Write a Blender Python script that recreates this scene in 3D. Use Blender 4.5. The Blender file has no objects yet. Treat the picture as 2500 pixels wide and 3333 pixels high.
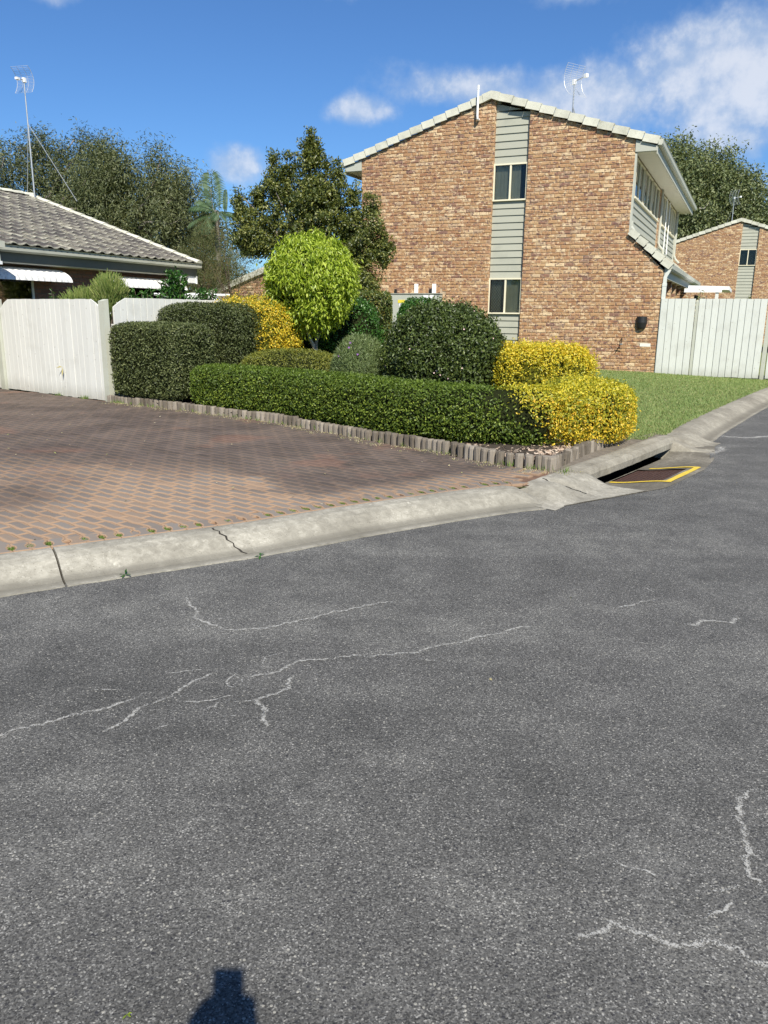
import bpy, math, random
import numpy as np
from mathutils import Vector, Matrix, Euler

R = math.radians
rnd = random.Random(7)
rg = np.random.default_rng(11)
sc = bpy.context.scene
COL = sc.collection

# ------------------------------------------------------------------ camera
cam_d = bpy.data.cameras.new("camera")
cam = bpy.data.objects.new("camera", cam_d)
COL.objects.link(cam)
cam.matrix_world = Matrix.Translation((0, 0, 1.555)) @ Matrix.Rotation(R(90 - 14.3), 4, 'X') @ Matrix.Rotation(R(0.63), 4, 'Z')
cam_d.sensor_fit = 'VERTICAL'
cam_d.sensor_height = 36.0
cam_d.lens = 36.0 * 2550 / 3333
cam_d.clip_start = 0.02
cam_d.clip_end = 2000
sc.camera = cam

# ------------------------------------------------------------------ sky, sun, exposure
SUN_EL = 44.1
SUN_DIR = Vector((0.34, -1.57, 0)).normalized()          # horizontal direction towards the sun
SUN_DIR = Vector((0.2117, -0.9773, 0))
sun_d = bpy.data.lights.new("sun", 'SUN')
sun = bpy.data.objects.new("sun", sun_d)
COL.objects.link(sun)
sun_d.energy = 4.9
sun_d.angle = R(0.53)
sun_d.color = (1.0, 0.945, 0.835)
to_sun = Vector((SUN_DIR.x * math.cos(R(SUN_EL)), SUN_DIR.y * math.cos(R(SUN_EL)), math.sin(R(SUN_EL))))
sun.rotation_euler = to_sun.to_track_quat('Z', 'Y').to_euler()
sun.location = (5, -20, 20)

world = bpy.data.worlds.new("World")
sc.world = world
world.use_nodes = True
wn, wl = world.node_tree.nodes, world.node_tree.links
wn.clear()


class NT:
    """tiny node helper"""
    def __init__(s, tree):
        s.t = tree; s.n = tree.nodes; s.l = tree.links

    def add(s, kind, **kw):
        nd = s.n.new(kind)
        for k, v in kw.items():
            setattr(nd, k, v)
        return nd

    def put(s, sock, v):
        if hasattr(v, 'is_output') or isinstance(v, bpy.types.NodeSocket):
            s.l.new(v, sock)
        elif isinstance(v, (int, float)) and sock.type == 'RGBA':
            sock.default_value = (v, v, v, 1)
        elif isinstance(v, tuple) and len(v) == 3 and sock.type == 'RGBA':
            sock.default_value = (*v, 1)
        else:
            sock.default_value = v

    def math(s, op, a, b=0.0, c=0.0, clamp=False):
        nd = s.add('ShaderNodeMath', operation=op, use_clamp=clamp)
        s.put(nd.inputs[0], a); s.put(nd.inputs[1], b); s.put(nd.inputs[2], c)
        return nd.outputs[0]

    def mix(s, f, a, b, blend='MIX'):
        nd = s.add('ShaderNodeMix', data_type='RGBA', blend_type=blend)
        s.put(nd.inputs[0], f); s.put(nd.inputs[6], a); s.put(nd.inputs[7], b)
        return nd.outputs[2]

    def noise(s, vec, scale, detail=4.0, rough=0.55, dist=0.0):
        nd = s.add('ShaderNodeTexNoise')
        if vec is not None:
            s.l.new(vec, nd.inputs['Vector'])
        nd.inputs['Scale'].default_value = scale
        nd.inputs['Detail'].default_value = detail
        nd.inputs['Roughness'].default_value = rough
        nd.inputs['Distortion'].default_value = dist
        return nd.outputs['Fac']

    def voro(s, vec, scale, out='Distance', feature='F1'):
        nd = s.add('ShaderNodeTexVoronoi', feature=feature)
        s.l.new(vec, nd.inputs['Vector'])
        nd.inputs['Scale'].default_value = scale
        return nd.outputs[out]

    def ramp(s, f, stops):
        nd = s.add('ShaderNodeValToRGB')
        s.put(nd.inputs[0], f)
        e = nd.color_ramp.elements
        while len(e) < len(stops):
            e.new(0.5)
        for i, (p, c) in enumerate(stops):
            e[i].position = p
            e[i].color = (c, c, c, 1) if isinstance(c, (int, float)) else (*c, 1)
        return nd.outputs[0]

    def sstep(s, v, a, b):
        nd = s.add('ShaderNodeMapRange', interpolation_type='SMOOTHSTEP')
        s.put(nd.inputs[0], v)
        nd.inputs[1].default_value = a; nd.inputs[2].default_value = b
        return nd.outputs[0]

    def scalevec(s, vec, sc3):
        nd = s.add('ShaderNodeMapping')
        s.l.new(vec, nd.inputs[0])
        nd.inputs['Scale'].default_value = sc3
        return nd.outputs[0]

    def bump(s, h, strength, dist=0.01, normal=None):
        nd = s.add('ShaderNodeBump')
        nd.inputs['Strength'].default_value = strength
        nd.inputs['Distance'].default_value = dist
        s.l.new(h, nd.inputs['Height'])
        if normal is not None:
            s.l.new(normal, nd.inputs['Normal'])
        return nd.outputs[0]


w = NT(world.node_tree)
sky = w.add('ShaderNodeTexSky', sky_type='NISHITA')
sky.sun_disc = False
sky.sun_elevation = R(SUN_EL)
sky.sun_rotation = math.atan2(SUN_DIR.x, SUN_DIR.y)
sky.air_density = 1.0
sky.dust_density = 0.25
sky.ozone_density = 4.5
sky.altitude = 0
tc = w.add('ShaderNodeTexCoord')
sep = w.add('ShaderNodeSeparateXYZ')
w.l.new(tc.outputs['Generated'], sep.inputs[0])
az = w.math('MULTIPLY', w.math('ARCTAN2', sep.outputs[0], sep.outputs[1]), 57.2958)
el = w.math('MULTIPLY', w.math('ARCSINE', sep.outputs[2]), 57.2958)
warp = w.noise(tc.outputs['Generated'], 8.0, 5.0, 0.5)
warp2 = w.noise(tc.outputs['Generated'], 34.0, 5.0, 0.6)
nz = w.math('ADD', w.math('MULTIPLY', warp, 0.72), w.math('MULTIPLY', warp2, 0.28))
mask = None
# cloud banks: azimuth, elevation, half width, half height (degrees), density
for (ca, ce, rx, ry, dn) in ((24, 14.2, 10.5, 4.4, 1.2), (13, 13.2, 7.5, 2.8, 1.0), (5.0, 14.2, 6.0, 2.0, 0.95), (22, 10.5, 9, 2.2, 0.7), (-2.0, 12.9, 3.6, 1.2, 0.66),
                             (-3.4, 19.8, 2.0, 1.2, 0.5), (-21.0, 18.4, 2.2, 1.1, 0.58), (-25, 20.8, 4.5, 1.2, 0.5), (-10.5, 9.0, 3.4, 1.5, 0.55),
                             (12, 19.4, 4.6, 1.7, 0.52), (24, 8.0, 8, 3.0, 0.62), (29, 17.8, 5, 1.6, 0.5), (-52, 16, 16, 5, 0.8), (-80, 30, 10, 4, 0.7),
                             (60, 22, 16, 7, 0.9), (95, 35, 20, 8, 0.8), (150, 25, 22, 8, 0.8), (-140, 28, 20, 7, 0.8), (50, 55, 12, 7, 0.6)):
    dx = w.math('DIVIDE', w.math('SUBTRACT', az, float(ca)), float(rx))
    dy = w.math('DIVIDE', w.math('SUBTRACT', el, float(ce)), float(ry))
    d = w.math('SQRT', w.math('ADD', w.math('MULTIPLY', dx, dx), w.math('MULTIPLY', dy, dy)))
    m = w.math('MULTIPLY', w.math('SUBTRACT', 1.25, d), float(dn))
    mask = m if mask is None else w.math('MAXIMUM', mask, m)
mask = w.math('MAXIMUM', mask, -0.6)
dens = w.math('ADD', w.math('MULTIPLY', mask, 0.62), w.math('MULTIPLY', w.math('SUBTRACT', nz, 0.5), 1.55))
cl = w.sstep(dens, 0.17, 0.54)
cl = w.math('MULTIPLY', cl, 0.78)
shade = w.sstep(w.math('ADD', dens, w.math('MULTIPLY', w.math('SUBTRACT', warp2, 0.5), 1.4)), 0.25, 1.0)
ccol = w.mix(shade, (4.4, 5.6, 7.6), (8.3, 8.6, 9.2))
skyblue = w.mix(1.0, sky.outputs[0], (0.64, 0.93, 1.24), 'MULTIPLY')
skyc = w.mix(cl, skyblue, ccol)
bg = w.add('ShaderNodeBackground')
w.l.new(skyc, bg.inputs[0])
bg.inputs[1].default_value = 0.070
wo = w.add('ShaderNodeOutputWorld')
w.l.new(bg.outputs[0], wo.inputs[0])

sc.view_settings.view_transform = 'Standard'
sc.view_settings.look = 'None'
sc.view_settings.exposure = 0.55
sc.view_settings.gamma = 1
sc.view_settings.use_curve_mapping = False
sc.cycles.max_bounces = 6
sc.cycles.transparent_max_bounces = 12


# ------------------------------------------------------------------ materials
def new_mat(name):
    m = bpy.data.materials.new(name)
    m.use_nodes = True
    m.node_tree.nodes.clear()
    t = NT(m.node_tree)
    out = t.add('ShaderNodeOutputMaterial')
    b = t.add('ShaderNodeBsdfPrincipled')
    t.l.new(b.outputs[0], out.inputs[0])
    g = t.add('ShaderNodeNewGeometry')
    t.pos = g.outputs['Position']
    t.b = b; t.out = out
    return m, t


def simple(name, col, rough=0.6, metal=0.0, var=0.12, scale=6.0, bumpy=0.0, bscale=60.0, spec=0.4):
    m, t = new_mat(name)
    n = t.noise(t.pos, scale, 5)
    dark = tuple(c * (1 - var * 1.6) for c in col); lite = tuple(min(1, c * (1 + var)) for c in col)
    t.l.new(t.mix(n, dark, lite), t.b.inputs['Base Color'])
    t.b.inputs['Roughness'].default_value = rough
    t.b.inputs['Metallic'].default_value = metal
    t.b.inputs['Specular IOR Level'].default_value = spec
    if bumpy:
        t.l.new(t.bump(t.noise(t.pos, bscale, 4), bumpy, 0.01), t.b.inputs['Normal'])
    return m


def rnd_of(t):
    a = t.add('ShaderNodeAttribute', attribute_name='rnd')
    oi = t.add('ShaderNodeObjectInfo')
    return t.math('FRACT', t.math('ADD', a.outputs['Fac'], oi.outputs['Random']))


def leaf_mat(name, stops, rough=0.42, trans=0.35, tint=(1.25, 1.25, 0.6), spec=0.5):
    m, t = new_mat(name)
    r = rnd_of(t)
    nz = t.noise(t.pos, 2.3, 3)
    f = t.math('ADD', t.math('MULTIPLY', r, 0.75), t.math('MULTIPLY', nz, 0.30), clamp=True)
    c = t.ramp(f, stops)
    t.l.new(c, t.b.inputs['Base Color'])
    t.b.inputs['Roughness'].default_value = rough
    t.b.inputs['Specular IOR Level'].default_value = spec
    tr = t.add('ShaderNodeBsdfTranslucent')
    t.l.new(t.mix(1.0, c, tint, 'MULTIPLY'), tr.inputs[0])
    mx = t.add('ShaderNodeMixShader')
    mx.inputs[0].default_value = trans
    t.l.new(t.b.outputs[0], mx.inputs[1]); t.l.new(tr.outputs[0], mx.inputs[2])
    t.l.new(mx.outputs[0], t.out.inputs[0])
    return m


M = {}
# asphalt
m, t = new_mat('asphalt')
mp = t.add('ShaderNodeMapping'); t.l.new(t.pos, mp.inputs[0]); mp.inputs['Rotation'].default_value = (0, 0, R(-40)); mp.inputs['Scale'].default_value = (0.35, 1.6, 1)
big = t.noise(mp.outputs[0], 0.9, 5, 0.6); mid = t.noise(t.pos, 3.1, 5, 0.65)
stone = t.voro(t.pos, 250.0, 'Color'); sepc = t.add('ShaderNodeSeparateColor'); t.l.new(stone, sepc.inputs[0])
stone2 = t.voro(t.pos, 105.0, 'Color'); sepc2 = t.add('ShaderNodeSeparateColor'); t.l.new(stone2, sepc2.inputs[0])
sd2 = t.voro(t.pos, 105.0)
base = t.ramp(t.math('ADD', t.math('MULTIPLY', big, 0.5), t.math('MULTIPLY', mid, 0.5)), [(0.36, (0.083, 0.081, 0.0745)), (0.5, (0.113, 0.110, 0.1015)), (0.64, (0.160, 0.156, 0.142))])
fine = t.ramp(sepc.outputs[0], [(0.0, 0.32), (0.35, 0.72), (0.80, 1.12), (0.93, 1.6), (1.0, 2.9)])
c = t.mix(1.0, base, fine, 'MULTIPLY')
lite = t.math('MULTIPLY', t.math('GREATER_THAN', sepc2.outputs[0], 0.965), t.math('LESS_THAN', sd2, 0.42))
c = t.mix(t.math('MULTIPLY', lite, 0.55), c, (0.44, 0.42, 0.36))
dark = t.math('MULTIPLY', t.math('LESS_THAN', sepc2.outputs[1], 0.05), t.math('LESS_THAN', sd2, 0.45))
c = t.mix(t.math('MULTIPLY', dark, 0.7), c, (0.02, 0.02, 0.025))
dust = t.sstep(t.noise(t.pos, 1.7, 6, 0.7, 0.4), 0.56, 0.78)
c = t.mix(t.math('MULTIPLY', dust, 0.22), c, (0.27, 0.265, 0.25))
t.l.new(c, t.b.inputs['Base Color'])
t.b.inputs['Roughness'].default_value = 0.78
t.b.inputs['Specular IOR Level'].default_value = 0.35
h = t.math('ADD', t.math('MULTIPLY', sepc.outputs[1], 0.5), t.math('SUBTRACT', 0.6, sd2))
t.l.new(t.bump(h, 0.55, 0.004), t.b.inputs['Normal'])
M['asphalt'] = m


def concrete(name, c0, c1, c2, blot=1.0):
    m, t = new_mat(name)
    n1 = t.noise(t.pos, 1.6, 6, 0.65); n2 = t.noise(t.pos, 14, 6, 0.7, 0.5); n3 = t.noise(t.pos, 90, 4, 0.7)
    f = t.math('ADD', t.math('MULTIPLY', n1, 0.55), t.math('MULTIPLY', n2, 0.45))
    c = t.ramp(f, [(0.32, c0), (0.5, c1), (0.66, c2)])
    speck = t.sstep(n3, 0.58, 0.72)
    c = t.mix(t.math('MULTIPLY', speck, 0.35), c, tuple(x * 0.4 for x in c0))
    pit = t.math('LESS_THAN', t.voro(t.pos, 38.0), 0.13)
    c = t.mix(t.math('MULTIPLY', pit, 0.55 * blot), c, (0.09, 0.08, 0.06))
    wht = t.sstep(t.noise(t.pos, 26, 6, 0.75, 1.0), 0.55, 0.68)
    c = t.mix(t.math('MULTIPLY', t.math('MULTIPLY', wht, t.sstep(n1, 0.42, 0.6)), 0.6 * blot), c, (0.60, 0.57, 0.48))
    bd = t.add('ShaderNodeAttribute', attribute_name='band')
    bf = t.math('ADD', bd.outputs['Fac'], t.math('MULTIPLY', t.math('SUBTRACT', n2, 0.5), 0.5))
    c = t.mix(t.math('MULTIPLY', t.sstep(bf, 0.45, 0.95), 0.62), c, tuple(x * 0.85 for x in c0))
    t.l.new(c, t.b.inputs['Base Color'])
    t.b.inputs['Roughness'].default_value = 0.9
    t.b.inputs['Specular IOR Level'].default_value = 0.25
    t.l.new(t.bump(t.math('ADD', t.math('MULTIPLY', n2, 1.0), n3), 0.45, 0.006), t.b.inputs['Normal'])
    return m


M['kerb'] = concrete('kerb_concrete', (0.16, 0.148, 0.118), (0.28, 0.262, 0.215), (0.45, 0.425, 0.355))
M['kerb_old'] = concrete('old_concrete', (0.15, 0.135, 0.105), (0.25, 0.23, 0.185), (0.37, 0.345, 0.28), 0.6)
M['apron'] = concrete('apron_concrete', (0.085, 0.076, 0.058), (0.16, 0.145, 0.115), (0.27, 0.245, 0.195), 0.8)
M['joint'] = simple('joint_dirt', (0.035, 0.03, 0.024), 0.95)
M['dark'] = simple('dark_void', (0.006, 0.006, 0.006), 1.0, spec=0.0)
M['mortar'] = simple('mortar', (0.44, 0.335, 0.225), 0.95, var=0.2, scale=20, bumpy=0.3)
M['mortar_brown'] = simple('mortar_brown', (0.16, 0.125, 0.10), 0.95, var=0.2, scale=20)

# cracks: worn pale line with ragged soft edges
m, t = new_mat('crack_dust')
a = t.add('ShaderNodeAttribute', attribute_name='edge')
n = t.noise(t.pos, 75, 5, 0.75); n2 = t.noise(t.pos, 7, 3)
n3 = t.noise(t.pos, 190, 3, 0.8)
f = t.math('ADD', t.math('MULTIPLY', a.outputs['Fac'], 0.62), t.math('ADD', t.math('MULTIPLY', t.math('SUBTRACT', n, 0.5), 1.25), t.math('ADD', t.math('MULTIPLY', t.math('SUBTRACT', n2, 0.5), 0.35), t.math('MULTIPLY', t.math('SUBTRACT', n3, 0.5), 0.9))))
f = t.math('MULTIPLY', t.sstep(f, 0.44, 0.70), t.sstep(a.outputs['Fac'], 0.0, 0.25))
t.b.inputs['Base Color'].default_value = (0.52, 0.51, 0.47, 1)
t.b.inputs['Roughness'].default_value = 0.95
tp = t.add('ShaderNodeBsdfTransparent'); mx = t.add('ShaderNodeMixShader')
t.l.new(t.math('MULTIPLY', f, 0.66), mx.inputs[0]); t.l.new(tp.outputs[0], mx.inputs[1]); t.l.new(t.b.outputs[0], mx.inputs[2])
t.l.new(mx.outputs[0], t.out.inputs[0])
M['crack'] = m


def brick_mat(name, stops, dark, cream, mott=0.55):
    m, t = new_mat(name)
    r = rnd_of(t)
    c = t.ramp(r, stops)
    p = t.scalevec(t.pos, (1, 1, 1.6))
    n1 = t.noise(p, 9.5, 4, 0.6); n2 = t.noise(p, 13.0, 4, 0.6, 0.3); n3 = t.noise(t.pos, 85, 4, 0.7)
    w2 = t.noise(t.pos, 10.3, 2)
    c = t.mix(t.math('MULTIPLY', t.sstep(n1, 0.52, 0.63), mott), c, cream)
    c = t.mix(t.math('MULTIPLY', t.sstep(n2, 0.53, 0.63), mott + 0.15), c, dark)
    c = t.mix(t.math('MULTIPLY', t.sstep(w2, 0.58, 0.68), 0.35), c, (0.36, 0.13, 0.07))
    c = t.mix(t.math('MULTIPLY', n3, 0.35), c, (0.13, 0.08, 0.06))
    t.l.new(c, t.b.inputs['Base Color'])
    t.b.inputs['Roughness'].default_value = 0.85
    t.b.inputs['Specular IOR Level'].default_value = 0.3
    t.l.new(t.bump(t.math('ADD', n3, t.noise(t.pos, 28, 4)), 0.6, 0.008), t.b.inputs['Normal'])
    return m


M['brick'] = brick_mat('tumbled_brick', [(0.0, (0.42, 0.232, 0.110)), (0.22, (0.47, 0.285, 0.138)), (0.42, (0.34, 0.172, 0.084)), (0.58, (0.56, 0.37, 0.19)),
                                         (0.68, (0.39, 0.210, 0.102)), (0.79, (0.76, 0.58, 0.35)), (0.87, (0.22, 0.115, 0.085)), (1.0, (0.50, 0.29, 0.15))],
                       (0.125, 0.065, 0.065), (0.80, 0.62, 0.39), 0.72)
M['brick_brown'] = brick_mat('brown_brick', [(0.0, (0.20, 0.10, 0.075)), (0.5, (0.25, 0.13, 0.095)), (1.0, (0.16, 0.085, 0.07))], (0.10, 0.06, 0.055), (0.26, 0.14, 0.10), 0.25)

# pavers: rim keeps its orange, the crown is worn grey brown, black mould towards the gate and hedge
m, t = new_mat('paver')
r = rnd_of(t)
a = t.add('ShaderNodeAttribute', attribute_name='core')
core = t.sstep(t.math('ADD', a.outputs['Fac'], t.math('MULTIPLY', t.math('SUBTRACT', t.noise(t.pos, 60, 3), 0.5), 0.7)), 0.45, 0.95)
sp = t.add('ShaderNodeSeparateXYZ'); t.l.new(t.pos, sp.inputs[0])
n1 = t.noise(t.pos, 1.3, 5, 0.6, 0.6); n2 = t.noise(t.pos, 5.0, 4)
# signed distance from the edge of the washed strip (a line across the drive), positive = mouldy
d1 = t.math('ADD', t.math('MULTIPLY', sp.outputs[0], 0.76), t.math('ADD', t.math('MULTIPLY', sp.outputs[1], 0.65), -3.60))
clean = t.math('MULTIPLY', t.sstep(t.math('ADD', d1, t.math('MULTIPLY', t.math('SUBTRACT', n1, 0.5), 1.8)), 0.25, -0.30), t.sstep(t.math('ADD', sp.outputs[1], t.math('MULTIPLY', n1, 2.0)), 8.9, 7.3))
dx = t.math('ADD', sp.outputs[0], 3.1); dy = t.math('ADD', sp.outputs[1], -6.0)
blob = t.math('SQRT', t.math('ADD', t.math('MULTIPLY', dx, dx), t.math('MULTIPLY', t.math('MULTIPLY', dy, dy), 0.6)))
blob = t.sstep(t.math('ADD', blob, t.math('MULTIPLY', n1, 1.0)), 0.75, 1.45)
clean = t.math('MULTIPLY', clean, t.math('ADD', t.math('MULTIPLY', blob, 0.75), 0.25))
# strip along the kerb stays cleaner
k1 = t.math('ADD', t.math('MULTIPLY', sp.outputs[0], -0.57), t.math('ADD', t.math('MULTIPLY', sp.outputs[1], 0.82), -5.05))
clean = t.math('MAXIMUM', clean, t.math('MULTIPLY', t.sstep(t.math('ADD', k1, t.math('MULTIPLY', n1, 0.5)), 0.75, 0.35), 0.8))
n1m = t.sstep(n1, 0.36, 0.66)
rim_c = t.mix(n2, (0.29, 0.185, 0.115), (0.40, 0.275, 0.175))
core_c = t.ramp(r, [(0.0, (0.185, 0.155, 0.130)), (0.5, (0.215, 0.190, 0.165)), (0.85, (0.24, 0.185, 0.140)), (1.0, (0.31, 0.215, 0.145))])
cl_c = t.mix(core, rim_c, core_c)
dk_rim = t.mix(n1m, (0.098, 0.073, 0.056), (0.165, 0.120, 0.090)); dk_core = t.mix(n1m, (0.062, 0.050, 0.042), (0.105, 0.086, 0.071))
dk_c = t.mix(core, dk_rim, dk_core)
dk_c = t.mix(t.math('MULTIPLY', r, 0.35), dk_c, (0.15, 0.115, 0.10))
red = t.math('MULTIPLY', t.sstep(t.noise(t.pos, 0.9, 3, 0.5, 0.3), 0.56, 0.66), 0.22)
dk_c = t.mix(red, dk_c, (0.30, 0.14, 0.085))
c = t.mix(clean, dk_c, cl_c)
t.l.new(c, t.b.inputs['Base Color'])
t.b.inputs['Roughness'].default_value = 0.85
t.b.inputs['Specular IOR Level'].default_value = 0.3
t.l.new(t.bump(t.noise(t.pos, 160, 3, 0.7), 0.35, 0.004), t.b.inputs['Normal'])
M['paver'] = m
M['sand'] = simple('joint_sand', (0.17, 0.10, 0.065), 0.95, var=0.35, scale=9)
M['strip'] = simple('kerb_side_dirt', (0.17, 0.145, 0.115), 0.95, var=0.4, scale=14, bumpy=0.6)
M['soil'] = simple('garden_soil', (0.055, 0.042, 0.03), 1.0, var=0.4, scale=18, bumpy=0.8)
M['chip'] = None
m, t = new_mat('mulch_chip')
r = rnd_of(t)
t.l.new(t.ramp(r, [(0.0, (0.22, 0.15, 0.10)), (0.4, (0.40, 0.30, 0.22)), (0.75, (0.52, 0.43, 0.34)), (1.0, (0.12, 0.08, 0.06))]), t.b.inputs['Base Color'])
t.b.inputs['Roughness'].default_value = 0.9
M['chip'] = m

# lawn
m, t = new_mat('lawn_soil')
n = t.noise(t.pos, 2.2, 5, 0.6); n2 = t.noise(t.pos, 45, 4, 0.7)
c = t.ramp(t.math('ADD', t.math('MULTIPLY', n, 0.6), t.math('MULTIPLY', n2, 0.4)), [(0.3, (0.13, 0.165, 0.065)), (0.5, (0.18, 0.21, 0.085)), (0.7, (0.26, 0.26, 0.12))])
t.l.new(c, t.b.inputs['Base Color']); t.b.inputs['Roughness'].default_value = 0.95
t.b.inputs['Specular IOR Level'].default_value = 0.1
t.l.new(t.bump(n2, 1.0, 0.03), t.b.inputs['Normal'])
M['lawn'] = m
M['grass'] = leaf_mat('grass_blade', [(0.0, (0.18, 0.27, 0.090)), (0.4, (0.25, 0.34, 0.125)), (0.75, (0.33, 0.38, 0.15)), (1.0, (0.50, 0.46, 0.25))], 0.6, 0.4, spec=0.2)
M['moss'] = leaf_mat('moss', [(0.0, (0.06, 0.12, 0.02)), (0.6, (0.14, 0.22, 0.04)), (1.0, (0.25, 0.30, 0.08))], 0.8, 0.2)

# timber
m, t = new_mat('weathered_log')
oi = t.add('ShaderNodeObjectInfo')
p = t.scalevec(t.pos, (1, 1, 0.12)); g1 = t.noise(p, 70, 5, 0.7); g2 = t.noise(t.pos, 7, 4)
c = t.ramp(t.math('ADD', t.math('MULTIPLY', g1, 0.6), t.math('MULTIPLY', oi.outputs['Random'], 0.4)), [(0.28, (0.070, 0.058, 0.044)), (0.48, (0.165, 0.140, 0.110)), (0.66, (0.27, 0.235, 0.19)), (0.90, (0.42, 0.375, 0.31))])
c = t.mix(t.math('MULTIPLY', g2, 0.3), c, (0.18, 0.145, 0.10))
t.l.new(c, t.b.inputs['Base Color']); t.b.inputs['Roughness'].default_value = 0.9
t.l.new(t.bump(g1, 0.8, 0.006), t.b.inputs['Normal'])
M['log'] = m


def painted(name, col, dirt=(0.25, 0.23, 0.18), vert=True, amt=0.35):
    m, t = new_mat(name)
    oi = t.add('ShaderNodeObjectInfo')
    p = t.scalevec(t.pos, (1, 1, 0.10) if vert else (0.5, 0.5, 3))
    g1 = t.noise(p, 42, 5, 0.7); g2 = t.noise(t.pos, 2.6, 5, 0.6)
    c = t.mix(t.math('MULTIPLY', oi.outputs['Random'], 0.5), col, tuple(x * 0.86 for x in col))
    c = t.mix(t.math('MULTIPLY', t.sstep(g1, 0.5, 0.8), amt), c, dirt)
    c = t.mix(t.math('MULTIPLY', t.sstep(g2, 0.5, 0.75), amt * 0.8), c, dirt)
    if vert:
        sz = t.add('ShaderNodeSeparateXYZ'); t.l.new(t.pos, sz.inputs[0])
        foot = t.sstep(t.math('ADD', sz.outputs[2], t.math('MULTIPLY', g1, 0.45)), 0.62, 0.28)
        c = t.mix(t.math('MULTIPLY', foot, 0.45), c, (0.20, 0.19, 0.14))
        nail = t.sstep(t.voro(t.pos, 7.0), 0.10, 0.06)
        c = t.mix(t.math('MULTIPLY', nail, 0.45), c, (0.22, 0.19, 0.14))
    t.l.new(c, t.b.inputs['Base Color']); t.b.inputs['Roughness'].default_value = 0.65
    t.b.inputs['Specular IOR Level'].default_value = 0.3
    t.l.new(t.bump(g1, 0.25, 0.004), t.b.inputs['Normal'])
    return m


M['fence'] = painted('fence_paint', (0.66, 0.66, 0.61), amt=0.25)
M['fence_g'] = painted('fence_grey_paint', (0.60, 0.615, 0.56), amt=0.28)
M['post'] = painted('post_paint', (0.46, 0.47, 0.39))
M['clad'] = painted('cladding_paint', (0.375, 0.375, 0.305), (0.20, 0.21, 0.17), False, 0.30)
M['trim'] = painted('trim_paint', (0.44, 0.445, 0.38), (0.22, 0.22, 0.18), False, 0.3)
M['gutter'] = painted('gutter_paint', (0.50, 0.50, 0.42), (0.24, 0.23, 0.18), False, 0.35)
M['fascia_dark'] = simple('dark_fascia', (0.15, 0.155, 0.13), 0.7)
M['side_trim'] = simple('brown_trim', (0.22, 0.17, 0.12), 0.7)
M['soffit'] = simple('soffit_paint', (0.72, 0.69, 0.60), 0.7, var=0.05)
M['frame'] = simple('cream_frame', (0.74, 0.68, 0.50), 0.45, var=0.06)
M['wframe'] = simple('white_frame', (0.75, 0.75, 0.72), 0.45, var=0.06)
M['curtain'] = simple('curtain', (0.62, 0.60, 0.52), 0.9, var=0.15, scale=3)
M['white'] = simple('white_metal', (0.80, 0.80, 0.78), 0.45, var=0.06)
M['metal'] = simple('galvanised', (0.42, 0.44, 0.45), 0.45, 0.6, var=0.15)
M['metal_dish'] = simple('pale_wire', (0.55, 0.56, 0.58), 0.4, 0.3, var=0.05)
M['black'] = simple('black_plastic', (0.015, 0.015, 0.015), 0.5)
M['box'] = simple('meter_box_paint', (0.42, 0.44, 0.39), 0.55, var=0.08)
M['sticker_y'] = simple('yellow_sticker', (0.75, 0.62, 0.06), 0.6)
M['sticker_w'] = simple('white_sticker', (0.8, 0.8, 0.8), 0.6)
M['sticker_t'] = simple('teal_sticker', (0.05, 0.36, 0.33), 0.6)
M['yellow'] = simple('yellow_line_paint', (0.72, 0.52, 0.06), 0.7, var=0.22, scale=22, bumpy=0.4)
M['rust'] = simple('rusty_iron', (0.085, 0.045, 0.035), 0.75, 0.2, var=0.35, scale=25, bumpy=0.5)
M['tile_pale'] = None
m, t = new_mat('pale_tile')
r = rnd_of(t)
n1 = t.noise(t.pos, 4.5, 5, 0.65); n2 = t.noise(t.pos, 30, 4, 0.7)
c = t.ramp(t.math('ADD', t.math('MULTIPLY', n1, 0.7), t.math('MULTIPLY', r, 0.25)), [(0.22, (0.36, 0.355, 0.28)), (0.42, (0.52, 0.51, 0.42)), (0.72, (0.66, 0.65, 0.54))])
c = t.mix(t.math('MULTIPLY', t.sstep(n2, 0.55, 0.7), 0.4), c, (0.20, 0.19, 0.15))
t.l.new(c, t.b.inputs['Base Color']); t.b.inputs['Roughness'].default_value = 0.85
t.l.new(t.bump(n2, 0.4, 0.006), t.b.inputs['Normal'])
M['tile_pale'] = m
m, t = new_mat('mossy_roof_tile')
r = rnd_of(t)
lip = t.add('ShaderNodeAttribute', attribute_name='lip')
n1 = t.noise(t.pos, 1.4, 5, 0.6, 0.4); n2 = t.noise(t.pos, 22, 5, 0.75)
f = t.math('ADD', t.math('MULTIPLY', n1, 0.55), t.math('ADD', t.math('MULTIPLY', n2, 0.35), t.math('MULTIPLY', r, 0.22)))
c = t.ramp(f, [(0.44, (0.045, 0.038, 0.036)), (0.56, (0.085, 0.073, 0.064)), (0.67, (0.19, 0.175, 0.135)), (0.80, (0.46, 0.44, 0.34))])
c = t.mix(t.math('MULTIPLY', t.math('MULTIPLY', t.math('POWER', lip.outputs['Fac'], 2.5), n2), 1.25, clamp=True), c, (0.52, 0.50, 0.40))
t.l.new(c, t.b.inputs['Base Color']); t.b.inputs['Roughness'].default_value = 0.9
t.l.new(t.bump(n2, 0.4, 0.008), t.b.inputs['Normal'])
M['tile_moss'] = m
m, t = new_mat('streaked_awning')
p = t.scalevec(t.pos, (1, 1, 0.05)); g = t.noise(p, 26, 5, 0.8); sp = t.add('ShaderNodeSeparateXYZ'); t.l.new(t.pos, sp.inputs[0])
low = t.sstep(sp.outputs[2], 2.30, 2.18)
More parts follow.
